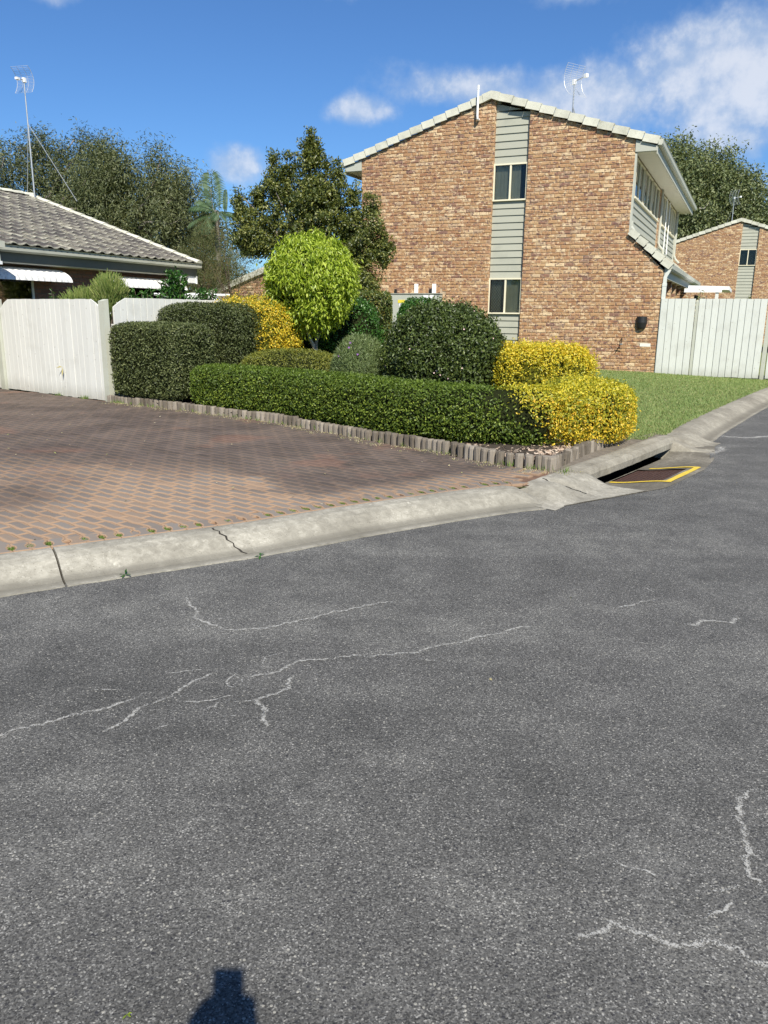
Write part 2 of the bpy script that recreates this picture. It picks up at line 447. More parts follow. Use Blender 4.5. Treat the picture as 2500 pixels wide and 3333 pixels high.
t.l.new(t.mix(t.math('MULTIPLY', t.sstep(g, 0.48, 0.66), t.math('MULTIPLY', low, 0.65)), (0.78, 0.77, 0.74), (0.20, 0.18, 0.16)), t.b.inputs['Base Color'])
t.b.inputs['Roughness'].default_value = 0.5
M['awning'] = m

m, t = new_mat('window_glass')
t.b.inputs['Base Color'].default_value = (0.02, 0.022, 0.022, 1)
t.b.inputs['Roughness'].default_value = 0.04
t.b.inputs['Specular IOR Level'].default_value = 0.5
tp = t.add('ShaderNodeBsdfTransparent'); tp.inputs[0].default_value = (0.80, 0.82, 0.78, 1)
fr = t.add('ShaderNodeFresnel'); fr.inputs[0].default_value = 1.5
gl = t.add('ShaderNodeBsdfGlossy'); gl.inputs['Roughness'].default_value = 0.02
mx = t.add('ShaderNodeMixShader')
t.l.new(t.math('MULTIPLY', fr.outputs[0], 0.8), mx.inputs[0]); t.l.new(tp.outputs[0], mx.inputs[1]); t.l.new(gl.outputs[0], mx.inputs[2])
t.l.new(mx.outputs[0], t.out.inputs[0])
M['glass'] = m

M['bark'] = simple('bark', (0.10, 0.075, 0.055), 0.95, var=0.4, scale=12, bumpy=0.6, bscale=30)
M['bark_pale'] = simple('pale_bark', (0.50, 0.46, 0.40), 0.85, var=0.3, scale=9, bumpy=0.4)
M['bark_grey'] = simple('grey_bark', (0.24, 0.21, 0.18), 0.9, var=0.4, scale=8, bumpy=0.5)
M['inner'] = simple('dark_inner_core', (0.020, 0.024, 0.010), 1.0, var=0.5, scale=30, spec=0.0)  # near-black fill of the solid cores, stands in for the shaded inside
M['inner_gold'] = simple('dark_gold_core', (0.07, 0.07, 0.012), 1.0, var=0.5, scale=30, spec=0.0)
M['l_hedge'] = leaf_mat('hedge_leaf', [(0.0, (0.035, 0.062, 0.010)), (0.3, (0.085, 0.135, 0.018)), (0.62, (0.155, 0.225, 0.028)), (0.88, (0.26, 0.33, 0.045)), (1.0, (0.38, 0.44, 0.08))], 0.50, 0.34, spec=0.4)
M['l_box'] = leaf_mat('box_leaf', [(0.0, (0.032, 0.043, 0.015)), (0.4, (0.078, 0.098, 0.033)), (0.8, (0.140, 0.165, 0.058)), (1.0, (0.25, 0.26, 0.11))], 0.5, 0.25, spec=0.4)
M['l_box2'] = leaf_mat('dark_box_leaf', [(0.0, (0.026, 0.036, 0.011)), (0.4, (0.058, 0.076, 0.023)), (0.8, (0.105, 0.128, 0.040)), (1.0, (0.19, 0.20, 0.08))], 0.5, 0.25, spec=0.4)
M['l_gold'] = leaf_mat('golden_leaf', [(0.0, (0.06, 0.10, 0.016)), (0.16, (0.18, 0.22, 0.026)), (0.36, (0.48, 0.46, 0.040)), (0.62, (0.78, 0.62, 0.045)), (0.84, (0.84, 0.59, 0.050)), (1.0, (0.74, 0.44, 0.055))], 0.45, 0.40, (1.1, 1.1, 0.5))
M['l_low'] = leaf_mat('olive_leaf', [(0.0, (0.075, 0.092, 0.014)), (0.5, (0.17, 0.19, 0.028)), (1.0, (0.32, 0.31, 0.045))], 0.5, 0.3)
M['l_lav'] = leaf_mat('lavender_leaf', [(0.0, (0.075, 0.110, 0.038)), (0.5, (0.15, 0.205, 0.072)), (1.0, (0.26, 0.32, 0.13))], 0.5, 0.3)
M['l_dark'] = leaf_mat('camellia_leaf', [(0.0, (0.024, 0.036, 0.010)), (0.45, (0.058, 0.086, 0.020)), (0.85, (0.110, 0.150, 0.034)), (1.0, (0.20, 0.23, 0.055))], 0.42, 0.25, spec=0.45)
M['l_fig'] = leaf_mat('fig_leaf', [(0.0, (0.13, 0.19, 0.018)), (0.35, (0.27, 0.37, 0.032)), (0.75, (0.46, 0.56, 0.070)), (1.0, (0.60, 0.66, 0.13))], 0.36, 0.40)
M['l_lilly'] = leaf_mat('lilly_pilly_leaf', [(0.0, (0.034, 0.050, 0.014)), (0.4, (0.092, 0.118, 0.026)), (0.8, (0.19, 0.205, 0.044)), (1.0, (0.34, 0.33, 0.09))], 0.40, 0.3)
M['l_back'] = leaf_mat('weeping_leaf', [(0.0, (0.042, 0.055, 0.023)), (0.45, (0.095, 0.115, 0.046)), (0.8, (0.165, 0.182, 0.074)), (1.0, (0.28, 0.25, 0.12))], 0.5, 0.25)
M['l_gum'] = leaf_mat('gum_leaf', [(0.0, (0.065, 0.090, 0.038)), (0.5, (0.125, 0.160, 0.062)), (1.0, (0.22, 0.24, 0.10))], 0.5, 0.25)
M['l_shade'] = leaf_mat('bright_green_leaf', [(0.0, (0.020, 0.060, 0.012)), (0.5, (0.045, 0.13, 0.022)), (1.0, (0.10, 0.22, 0.04))], 0.32, 0.3)
M['l_vari'] = leaf_mat('variegated_leaf', [(0.0, (0.040, 0.075, 0.015)), (0.6, (0.10, 0.14, 0.03)), (0.9, (0.22, 0.20, 0.04)), (1.0, (0.40, 0.26, 0.06))], 0.4, 0.25)
M['l_pencil'] = leaf_mat('pencil_stem', [(0.0, (0.12, 0.20, 0.04)), (0.6, (0.28, 0.36, 0.09)), (1.0, (0.50, 0.50, 0.20))], 0.5, 0.15)
M['l_palm'] = leaf_mat('palm_leaf', [(0.0, (0.04, 0.075, 0.03)), (0.6, (0.09, 0.145, 0.065)), (1.0, (0.20, 0.27, 0.15))], 0.35, 0.35)
M['l_feather'] = leaf_mat('feathery_leaf', [(0.0, (0.06, 0.08, 0.025)), (0.6, (0.11, 0.13, 0.04)), (1.0, (0.24, 0.14, 0.07))], 0.6, 0.3)
M['petal'] = simple('petal', (0.75, 0.55, 0.50), 0.6)
M['petal_p'] = simple('purple_petal', (0.30, 0.12, 0.42), 0.6)
M['litter'] = leaf_mat('fallen_leaf', [(0.0, (0.22, 0.30, 0.05)), (0.5, (0.40, 0.34, 0.16)), (1.0, (0.62, 0.55, 0.42))], 0.7, 0.1)


# ------------------------------------------------------------------ geometry helpers
class MB:
    """collects verts/faces of one mesh"""
    def __init__(s):
        s.v = []; s.f = []; s.a = []; s.n = 0

    def raw(s, vs, fs, a=0.0):
        vs = [tuple(v) for v in vs]
        s.v += vs
        s.f += [tuple(i + s.n for i in f) for f in fs]
        s.a += (list(a) if hasattr(a, '__len__') else [a] * len(vs))
        s.n += len(vs)
        return s

    def box(s, x0, x1, y0, y1, z0, z1, a=0.0):
        return s.raw([(x0, y0, z0), (x1, y0, z0), (x1, y1, z0), (x0, y1, z0), (x0, y0, z1), (x1, y0, z1), (x1, y1, z1), (x0, y1, z1)],
                     [(0, 3, 2, 1), (4, 5, 6, 7), (0, 1, 5, 4), (1, 2, 6, 5), (2, 3, 7, 6), (3, 0, 4, 7)], a)

    def hexa(s, p, a=0.0):
        return s.raw(p, [(0, 3, 2, 1), (4, 5, 6, 7), (0, 1, 5, 4), (1, 2, 6, 5), (2, 3, 7, 6), (3, 0, 4, 7)], a)

    def prism(s, poly, fn0, fn1, a=0.0):
        """2D polygon extruded between fn0(p) and fn1(p)"""
        n = len(poly)
        vs = [fn0(p) for p in poly] + [fn1(p) for p in poly]
        fs = [tuple(range(n))[::-1], tuple(range(n, 2 * n))] + [(i, (i + 1) % n, n + (i + 1) % n, n + i) for i in range(n)]
        return s.raw(vs, fs, a)

    def tube(s, pts, r, n=8, a=0.0, cap=True):
        pts = [Vector(p) for p in pts]
        rs = r if hasattr(r, '__len__') else [r] * len(pts)
        vs, fs = [], []
        u = None
        for i, p in enumerate(pts):
            d = (pts[min(i + 1, len(pts) - 1)] - pts[max(i - 1, 0)]).normalized()
            if u is None:
                u = d.orthogonal().normalized()
            else:
                u = (u - d * u.dot(d)).normalized()
            w_ = d.cross(u)
            for k in range(n):
                t_ = 2 * math.pi * k / n
                vs.append(p + (u * math.cos(t_) + w_ * math.sin(t_)) * rs[i])
        for i in range(len(pts) - 1):
            for k in range(n):
                fs.append((i * n + k, i * n + (k + 1) % n, (i + 1) * n + (k + 1) % n, (i + 1) * n + k))
        if cap:
            fs.append(tuple(range(n))[::-1]); fs.append(tuple(range((len(pts) - 1) * n, len(pts) * n)))
        return s.raw(vs, fs, a)

    def mesh(s, name, mat, attr='rnd'):
        me = bpy.data.meshes.new(name)
        me.from_pydata(s.v, [], s.f)
        if any(s.a):
            at = me.attributes.new(attr, 'FLOAT', 'POINT')
            at.data.foreach_set('value', s.a)
        me.materials.append(mat)
        me.update()
        return me


def link(name, me, parent=None, label=None, kind=None):
    o = bpy.data.objects.new(name, me)
    COL.objects.link(o)
    if parent is not None:
        o.parent = parent
    if label:
        o['label'] = label
    if kind:
        o['kind'] = kind
    return o


def part(name, mb, mat, parent, label=None, kind=None, attr='rnd', smooth=False):
    me = mb.mesh(name, mat, attr)
    if smooth:
        me.polygons.foreach_set('use_smooth', [True] * len(me.polygons))
    return link(name, me, parent, label, kind)


def tag(o, label, cat, group=None):
    o['label'] = label; o['category'] = cat
    if group:
        o['group'] = group
    return o


def thing(name, label, cat, loc=(0, 0, 0), rz=0.0, group=None):
    o = bpy.data.objects.new(name, None)
    COL.objects.link(o)
    o.location = loc
    o.rotation_euler = (0, 0, rz)
    o.empty_display_size = 0.2
    return tag(o, label, cat, group)


def struct(name, mb, mat, attr='rnd'):
    return link(name, mb.mesh(name, mat, attr), None, None, 'structure')


def np_mesh(name, V, F, mat, rndv=None):
    """fast mesh from numpy: V (n,3), F (m,k)"""
    me = bpy.data.meshes.new(name)
    V = np.ascontiguousarray(V, dtype=np.float32); F = np.ascontiguousarray(F, dtype=np.int32)
    me.vertices.add(len(V)); me.vertices.foreach_set('co', V.ravel())
    k = F.shape[1]
    me.loops.add(F.size); me.loops.foreach_set('vertex_index', F.ravel())
    me.polygons.add(len(F)); me.polygons.foreach_set('loop_start', np.arange(0, F.size, k, dtype=np.int32))
    if rndv is not None:
        at = me.attributes.new('rnd', 'FLOAT', 'POINT')
        at.data.foreach_set('value', np.ascontiguousarray(rndv, dtype=np.float32))
    me.materials.append(mat)
    me.update(calc_edges=True)
    me.validate()
    return me


def unit(v):
    return v / np.maximum(np.linalg.norm(v, axis=-1, keepdims=True), 1e-9)


def leaves(P, N, L, W, spread=0.7, droop=0.0, up=0.0, fold=0.25, bend=0.0):
    """one folded two-triangle leaf per point"""
    n = len(P)
    L = L * rg.uniform(0.7, 1.25, (n, 1)); W = W * rg.uniform(0.75, 1.2, (n, 1))
    nn = unit(N + spread * rg.normal(size=(n, 3)))
    a = rg.normal(size=(n, 3)) + np.array([0, 0, up - droop]) + 0.5 * N
    a = unit(a - (a * nn).sum(1, keepdims=True) * nn)
    b = np.cross(nn, a)
    V = np.empty((n, 4, 3))
    V[:, 0] = P
    V[:, 1] = P + a * L * 0.5 + b * W * 0.5 + nn * fold * W
    V[:, 2] = P + a * L - nn * bend * L
    V[:, 3] = P + a * L * 0.5 - b * W * 0.5 + nn * fold * W
    i = np.arange(n)[:, None] * 4
    F = np.concatenate([i + [0, 1, 2], i + [0, 2, 3]], axis=0)
    return V.reshape(-1, 3), F, np.repeat(rg.random(n), 4)


def lump(q, k, seed):
    r_ = np.random.default_rng(seed)
    out = np.zeros(len(q))
    for _ in range(6):
        d = r_.normal(size=3) * k
        out += np.sin(q @ d + r_.uniform(0, 6.28))
    return out / 6


def sell(n, e, r):
    """points on a superellipsoid of exponent e and radii r, with normals"""
    d = unit(rg.normal(size=(n, 3)))
    if e > 2.5:    # more even on boxy shapes
        d = rg.uniform(-1, 1, (n, 3)); ax = rg.integers(0, 3, n); d[np.arange(n), ax] = np.sign(rg.normal(size=n))
        wgt = np.array([r[1] * r[2], r[0] * r[2], r[0] * r[1]]); ax = rg.choice(3, n, p=wgt / wgt.sum())
        d = rg.uniform(-1, 1, (n, 3)); d[np.arange(n), ax] = np.sign(rg.normal(size=n))
    q = d / (np.abs(d) ** e).sum(1, keepdims=True) ** (1 / e)
    nrm = unit(np.sign(q) * np.abs(q) ** (e - 1) / np.array(r))
    return q, nrm


def rotz(V, a):
    c_, s_ = math.cos(a), math.sin(a)
    return np.stack([V[:, 0] * c_ - V[:, 1] * s_, V[:, 0] * s_ + V[:, 1] * c_, V[:, 2]], 1)


def core_mesh(r, e, cz, scale, mat, lmp=None, rot=0.0, name='dark_core'):  # smooth solid core added inside the leaves to stop see-through, coloured dark
    nu, nv = 28, 16
    vs = []
    for j in range(nv + 1):
        ph = math.pi * j / nv
        for i in range(nu):
            th_ = 2 * math.pi * i / nu
            vs.append((math.sin(ph) * math.cos(th_), math.sin(ph) * math.sin(th_), math.cos(ph)))
    d = np.array(vs)
    q = d / (np.abs(d) ** e).sum(1, keepdims=True) ** (1 / e)
    f = scale * (1 + (lump(q, 3, 5) * 0.04))
    if lmp:
        f = f + lmp[0] * lump(q, lmp[1], lmp[2])
    V = q * np.array(r) * f[:, None]
    V[:, 2] += cz
    V = rotz(V, rot)
    F = [(j * nu + i, j * nu + (i + 1) % nu, (j + 1) * nu + (i + 1) % nu, (j + 1) * nu + i) for j in range(nv) for i in range(nu)]
    return np_mesh(name, V, np.array(F), mat)


def shrub(name, label, cat, xy, r, z0, z1, e, n, L, W, mat, rot=0.0, lmp=(0.035, 4, 3), inner='inner', spread=0.75, droop=0.0, up=0.2,
          core=0.90, shell=0.07, group=None, fold=0.25, stem=True, tufts=0.0, topw=0.0, clumps=0, csig=.05):
    t_ = thing(name, label, cat, (xy[0], xy[1], 0.15), 0, group)
    rz_ = (z1 - z0) / 2; cz = (z1 + z0) / 2 - 0.15
    rr = (r[0], r[1], rz_)
    q, nr = sell(n, e, rr)
    f = 1 + lmp[0] * lump(q, lmp[1], lmp[2]) + 0.5 * lmp[0] * lump(q, lmp[1] * 3, lmp[2] + 1)
    P = q * np.array(rr) * f[:, None] - nr * (rg.random((n, 1)) ** 1.5) * shell
    if clumps:
        qc, nc_ = sell(clumps, e, rr)
        fc_ = 1 + lmp[0] * lump(qc, lmp[1], lmp[2])
        Cc = qc * np.array(rr) * fc_[:, None] + nc_ * rg.uniform(-.07, .035, (clumps, 1))
        kk = rg.integers(0, clumps, n); sel = rg.random(n) < .62
        off = rg.normal(size=(n, 3)) * csig
        off -= nc_[kk] * (off * nc_[kk]).sum(1, keepdims=True) * .45
        P[sel] = (Cc[kk] + off)[sel]; nr = np.where(sel[:, None], unit(nc_[kk] + off * 6), nr)
    if tufts:
        sel = rg.random(n) < 0.10
        P[sel] += nr[sel] * rg.random((sel.sum(), 1)) * tufts
    P[:, 2] += cz
    V, F, a = leaves(P, nr, L, W, spread, droop, up, fold)
    if topw:
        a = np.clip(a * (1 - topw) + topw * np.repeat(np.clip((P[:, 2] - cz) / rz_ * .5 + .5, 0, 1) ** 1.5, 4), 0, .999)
    V = rotz(V, rot)
    link('foliage', np_mesh('foliage', V, F, M[mat], a), t_)
    link('dark_core', core_mesh(rr, e, cz, core, M[inner], lmp, rot), t_)
    if stem and z0 < 0.4:
        mb = MB()
        for _ in range(5):
            a_ = rnd.uniform(0, 6.28); q_ = rnd.uniform(0.1, 0.5)
            mb.tube([(math.cos(a_) * rr[0] * q_ * 0.3, math.sin(a_) * rr[1] * q_ * 0.3, -0.03), (math.cos(a_) * rr[0] * q_, math.sin(a_) * rr[1] * q_, cz)], [0.02, 0.012], 5)
        part('stem', mb, M['bark'], t_)
    return t_


def catmull(pts, step):
    """resample a polyline smoothly at about `step`"""
    P = [Vector(p) for p in pts]
    out = []
    for i in range(len(P) - 1):
        p0, p1, p2, p3 = P[max(i - 1, 0)], P[i], P[i + 1], P[min(i + 2, len(P) - 1)]
        n = max(1, int(round((p2 - p1).length / step)))
        for k in range(n):
            t_ = k / n
            out.append(0.5 * ((2 * p1) + (-p0 + p2) * t_ + (2 * p0 - 5 * p1 + 4 * p2 - p3) * t_ ** 2 + (-p0 + 3 * p1 - 3 * p2 + p3) * t_ ** 3))
    out.append(P[-1])
    return out


def inside(pt, poly):
    x, y = pt; c_ = False; j = len(poly) - 1
    for i in range(len(poly)):
        xi, yi = poly[i][0], poly[i][1]; xj, yj = poly[j][0], poly[j][1]
        if (yi > y) != (yj > y) and x < (xj - xi) * (y - yi) / (yj - yi) + xi:
            c_ = not c_
        j = i
    return c_


def smooth(x, a, b):
    t_ = min(1, max(0, (x - a) / (b - a)))
    return t_ * t_ * (3 - 2 * t_)


# ------------------------------------------------------------------ ground, road, kerbs
K1 = [(-9.0, 0.85), (-6.2, 2.25), (-4.2, 3.35), (-3.2, 3.95), (-2.32, 4.52), (-1.53, 4.99), (-0.97, 5.33), (-0.35, 5.79), (0.38, 6.27), (0.91, 6.58), (1.27, 6.72)]
K2 = [(3.52, 9.76), (4.15, 10.82), (4.92, 12.01), (6.31, 14.12), (8.01, 16.60), (10.2, 19.6), (13.5, 23.6), (18, 28.5)]
D0 = Vector((1.53, 7.10)); DE = Vector((0.602, 0.799)); DN = Vector((0.799, -0.602))   # drain frame: along the kerb, towards the road


def DP(s_, t_, z=0.0):
    p = D0 + DE * s_ + DN * t_
    return (p.x, p.y, z)


def offset_path(path, d):
    out = []
    for i, p in enumerate(path):
        t_ = (path[min(i + 1, len(path) - 1)] - path[max(i - 1, 0)]).normalized()
        out.append(p + Vector((t_.y, -t_.x)) * d)
    return out


k1 = catmull([Vector(p) for p in K1], 0.09)
k2 = catmull([Vector(p) for p in K2], 0.15)
k1f = offset_path(k1, 0.47)
k2f = offset_path(k2, 0.50)
APR = [(-0.62, 0.42), (-0.02, 0.63), (0.66, 0.86), (1.8, 0.885), (2.5, 0.80), (3.06, 0.66), (3.45, 0.55)]
apr_pts = [D0 + DE * s_ + DN * t_ for s_, t_ in APR]
edge = [p for p in k1f if (p - D0).dot(DE) < -0.68] + apr_pts + [p for p in k2f if (p - D0).dot(DE) > 3.7]

mb = MB()
vs, fs = [], []
for p in edge:
    q = p + DN * 8.6; p = p - DN * 0.05
    vs += [(p.x, p.y, 0.0), (q.x, q.y, 0.0)]
for i in range(len(edge) - 1):
    fs.append((2 * i, 2 * i + 1, 2 * i + 3, 2 * i + 2))
mb.raw(vs, fs)
road = struct('road', mb, M['asphalt'])

mb = MB()
mb.raw([(-900, -900, -0.62), (900, -900, -0.62), (900, 900, -0.62), (-900, 900, -0.62)], [(0, 1, 2, 3)])
struct('ground', mb, M['lawn'])
# far verge beyond the road, behind the photographer
mb = MB(); vs, fs = [], []
for p in edge:
    a_, b_, c_, d_ = p + DN * 8.58, p + DN * 8.95, p + DN * 9.1, p + DN * 60
    vs += [(a_.x, a_.y, -0.02), (b_.x, b_.y, 0.10), (c_.x, c_.y, 0.11), (d_.x, d_.y, 0.12)]
for i in range(len(edge) - 1):
    for k in range(3):
        fs.append((4 * i + k, 4 * i + k + 1, 4 * i + k + 5, 4 * i + k + 4))
mb.raw(vs, fs)
struct('verge', mb, M['lawn'])


def kerb_strip(name, path, s0, s1, width, wob=0.0, taper0=False, taper1=False, mat='kerb', seed=0):
    """roll-over kerb: profile swept along path between arc lengths s0..s1"""
    prof = [(0.0, -0.25), (0.0, 0.1135), (0.05, 0.117), (0.13, 0.112), (0.20, 0.092), (0.27, 0.058), (0.33, 0.026), (0.385, 0.009), (0.43, 0.006), (0.47, 0.007), (0.475, -0.12)]
    kx = width / 0.47
    L = [0.0]
    for i in range(1, len(path)):
        L.append(L[-1] + (path[i] - path[i - 1]).length)
    s1 = min(s1, L[-1])

    def at_arc(s_):
        i = max(k for k in range(len(L)) if L[k] <= s_ + 1e-9); i = min(i, len(L) - 2)
        return path[i].lerp(path[i + 1], (s_ - L[i]) / (L[i + 1] - L[i]))
    cuts_ = [s0] + [q for q in L if s0 + .02 < q < s1 - .02] + [s1]
    path = [at_arc(q) for q in cuts_]; L = cuts_
    idx = list(range(len(path)))
    rn = random.Random(seed)
    vs, fs = [], []
    for j, i in enumerate(idx):
        t_ = (path[min(i + 1, len(path) - 1)] - path[max(i - 1, 0)]).normalized()
        n_ = Vector((t_.y, -t_.x))
        hs = 1.0
        if taper1:
            hs = 0.30 + 0.70 * smooth(s1 - L[i], 0.0, 0.22)
        if taper0:
            hs = 0.15 + 0.85 * smooth(L[i] - s0, 0.0, 0.35)
        jz = rn.uniform(-1, 1) * 0.0015
        for k, (u_, z_) in enumerate(prof):
            uu = u_ * kx
            if taper1 and u_ > 0.1:   # end face sweeps towards the road
                pass
            p = path[i] + n_ * uu
            zz = z_ * hs + jz if 0 < k < len(prof) - 1 else (z_ if k else z_)
            if k == len(prof) - 2:
                p = path[i] + n_ * (uu + rn.uniform(-1, 1) * 0.006)
            vs.append((p.x, p.y, zz))
    m_ = len(prof)
    for j in range(len(idx) - 1):
        for k in range(m_ - 1):
            fs.append((j * m_ + k, (j + 1) * m_ + k, (j + 1) * m_ + k + 1, j * m_ + k + 1))
    e_ = len(idx) - 1
    fs.append(tuple(range(m_))); fs.append(tuple(e_ * m_ + k for k in range(m_))[::-1])
    bands = [0, 0, 0, 0, .05, .25, .7, 1.0, .75, 0, 0]
    b = MB(); b.raw(vs, fs, bands * len(idx))
    return b.mesh(name, M[mat], 'band')


LK = [0.0]
for i in range(1, len(k1)):
    LK.append(LK[-1] + (k1[i] - k1[i - 1]).length)


def arc_at(pt):
    return LK[min(range(len(k1)), key=lambda i: (k1[i] - Vector(pt)).length)]


kerb = bpy.data.objects.new('kerb', None); COL.objects.link(kerb); kerb['kind'] = 'structure'
j1 = arc_at((-2.05, 4.69)); j2 = arc_at((-1.17, 5.2))
for i, (a_, b_) in enumerate(((0, 3.4), (3.4, j1), (j1, 99))):
    me = kerb_strip('kerb_segment', k1, a_ + 0.007, b_ - 0.007, 0.47, taper1=(b_ == 99), seed=i)
    link('kerb_segment', me, kerb)
# dirt in the joints
for s_ in (3.4, j1):
    i = min(range(len(k1)), key=lambda q_: abs(LK[q_] - s_))
    t_ = (k1[i + 1] - k1[i - 1]).normalized(); n_ = Vector((t_.y, -t_.x))
    b = MB()
    for (u0, u1, zz) in ((0.0, 0.14, 0.100), (0.14, 0.22, 0.070), (0.22, 0.29, 0.040), (0.29, 0.36, 0.012), (0.36, 0.46, -0.002)):
        p0, p1 = k1[i] + n_ * u0, k1[i] + n_ * u1
        b.hexa([(p0.x - t_.x * .0065, p0.y - t_.y * .0065, -.1), (p1.x - t_.x * .0065, p1.y - t_.y * .0065, -.1), (p1.x + t_.x * .0065, p1.y + t_.y * .0065, -.1), (p0.x + t_.x * .0065, p0.y + t_.y * .0065, -.1),
                (p0.x - t_.x * .0065, p0.y - t_.y * .0065, zz), (p1.x - t_.x * .0065, p1.y - t_.y * .0065, zz - .02), (p1.x + t_.x * .0065, p1.y + t_.y * .0065, zz - .02), (p0.x + t_.x * .0065, p0.y + t_.y * .0065, zz)])
    part('joint', b, M['joint'], kerb)
i = min(range(len(k1)), key=lambda q_: abs(LK[q_] - j2))
t_ = (k1[i + 1] - k1[i - 1]).normalized(); n_ = Vector((t_.y, -t_.x))
b = MB(); vs, fs = [], []
for u_, z_, o_ in ((0.0, .1095, 0), (.05, .1175, .01), (.09, .117, .005), (.13, .1135, .03), (.165, .107, .02), (.20, .0935, .05), (.235, .078, .045), (.27, .0595, .075), (.30, .0435, .07), (.33, .0275, .095), (.36, .0185, .10), (.385, .0105, .125)):
    p = k1[i] + n_ * u_ + t_ * o_; wd = 0.006 + 0.002 * math.sin(u_ * 40)
    vs += [(p.x - t_.x * wd, p.y - t_.y * wd, z_), (p.x + t_.x * wd, p.y + t_.y * wd, z_)]
for k in range(len(vs) // 2 - 1):
    fs.append((2 * k, 2 * k + 1, 2 * k + 3, 2 * k + 2))
b.raw(vs, fs); part('crack', b, M['joint'], kerb)
L2 = sum((k2[i + 1] - k2[i]).length for i in range(len(k2) - 1))
cuts = [0, 2.75, 5.6, 8.6, 11.6, 14.6, 99]
for i in range(len(cuts) - 1):
    link('kerb_segment', kerb_strip('kerb_segment', k2, cuts[i] + 0.012, cuts[i + 1] - 0.012, 0.50, taper0=(i == 0), mat='kerb_old', seed=20 + i), kerb)

# pale line cracks in the asphalt
CR = [([(-1.62, 2.50), (-1.43, 2.63), (-1.33, 2.72), (-1.2, 2.79), (-1.05, 2.9), (-0.92, 3.0)], .030), ([(-0.78, 2.8), (-0.68, 2.88), (-0.57, 2.96)], .026),
      ([(-0.66, 3.1), (-0.48, 3.19), (-0.4, 3.29), (-0.23, 3.34), (-0.06, 3.38), (0.11, 3.4), (0.3, 3.51), (0.54, 3.63), (0.82, 3.79)], .028),
      ([(-0.36, 3.24), (-0.4, 3.14), (-0.42, 3.02), (-0.50, 2.93), (-0.47, 2.81), (-0.40, 2.65)], .034),
      ([(0.44, 1.62), (0.47, 1.67), (0.53, 1.69), (0.61, 1.73), (0.67, 1.70), (0.75, 1.66), (0.83, 1.68), (0.9, 1.64), (0.97, 1.61), (1.1, 1.62)], .032),
      ([(0.84, 1.84), (0.88, 1.77), (0.93, 1.75)], .022), ([(1.34, 2.36), (1.19, 2.29), (1.14, 2.13), (1.08, 2.0), (1.08, 1.9), (1.14, 1.8)], .034),
      ([(1.24, 3.95), (1.28, 4.02), (1.42, 4.1), (1.6, 4.18)], .030), ([(-1.15, 4.19), (-1.06, 4.05), (-0.97, 3.83), (-0.85, 3.71), (-0.64, 3.67), (-0.2, 3.95), (0.1, 4.12)], .030),
      ([(-1.07, 2.59), (-1.03, 2.68), (-0.99, 2.8), (-0.86, 3.0), (-0.72, 3.25)], .030), ([(1.5, 3.75), (1.62, 3.82), (1.8, 3.85), (1.95, 3.95)], .05),
      ([(4.10, 9.9), (4.45, 10.35), (4.9, 10.3), (5.6, 10.6)], .16), ([(3.72, 8.6), (3.95, 9.2), (4.1, 9.9)], .14), ([(-0.53, 2.98), (-0.62, 2.92)], .03)]
rc_ = random.Random(77)
for pts, wd in list(CR):        # hairline branches off the main cracks
    if wd > .04:
        continue
    for _ in range(2):
        i = rc_.randrange(len(pts)); p = Vector(pts[i]); a_ = rc_.uniform(0, 6.28); br = [tuple(p)]
        for k in range(rc_.randrange(2, 5)):
            a_ += rc_.uniform(-.7, .7); p = p + Vector((math.cos(a_), math.sin(a_) * .6)) * rc_.uniform(.06, .16); br.append(tuple(p))
        CR.append((br, .016))
for pts, wd in CR:
    wd = wd * (.72 if wd < .1 else 1)
    path = catmull([Vector(p) for p in pts], 0.02 if wd < .1 else .08)
    vs, fs, at = [], [], []
    for i, p in enumerate(path):
        t_ = (path[min(i + 1, len(path) - 1)] - path[max(i - 1, 0)]).normalized(); n_ = Vector((t_.y, -t_.x))
        p = p + n_ * (rnd.uniform(-1, 1) * wd * 0.45 + math.sin(i * .55 + wd * 999) * wd * .4)
        e_ = min(1, i / 6, (len(path) - 1 - i) / 6)
        for k, (o_, v_) in enumerate(((-1, 0), (-.35, .8), (0, 1), (.35, .8), (1, 0))):
            q = p + n_ * o_ * wd
            vs.append((q.x, q.y, 0.004)); at.append(v_ * e_)
    for i in range(len(path) - 1):
        for k in range(4):
            fs.append((i * 5 + k, i * 5 + k + 1, i * 5 + k + 6, i * 5 + k + 5))
    b = MB(); b.raw(vs, fs, at); part('crack', b, M['crack'], road, attr='edge')

# ------------------------------------------------------------------ storm drain
dr = thing('storm_drain', 'concrete kerb inlet with dark slot and rusty grate outlined in yellow paint', 'storm drain', DP(0, 0, 0))
O2 = Vector(DP(0, 0, 0))


def dl(s_, t_, z):
    return tuple(Vector(DP(s_, t_, z)) - O2)


def apz(s_, t_):
    dip = smooth(s_, 0.25, 0.75) * (1 - smooth(s_, 2.55, 3.15))
    return 0.004 - 0.085 * dip * (1 - smooth(t_, 0.18, 0.84))


G0, G1, GT0, GT1 = 0.98, 1.80, 0.20, 0.715     # grate opening in the apron
ss = sorted(set([-0.62, -0.4, -0.2, 0.0, 0.15, 0.3, 0.45, 0.6, 0.75, G0, 1.2, 1.4, 1.6, G1, 2.0, 2.2, 2.4, 2.6, 2.75, 2.9, 3.05, 3.2, 3.45]))
fr_ = [0, .1, .2, .3, .4, .5, .6, .7, .8, .9, 1]


def tfront(s_):
    for (a0, b0), (a1, b1) in zip(APR[:-1], APR[1:]):
        if a0 <= s_ <= a1:
            return b0 + (b1 - b0) * (s_ - a0) / (a1 - a0)
    return APR[-1][1]


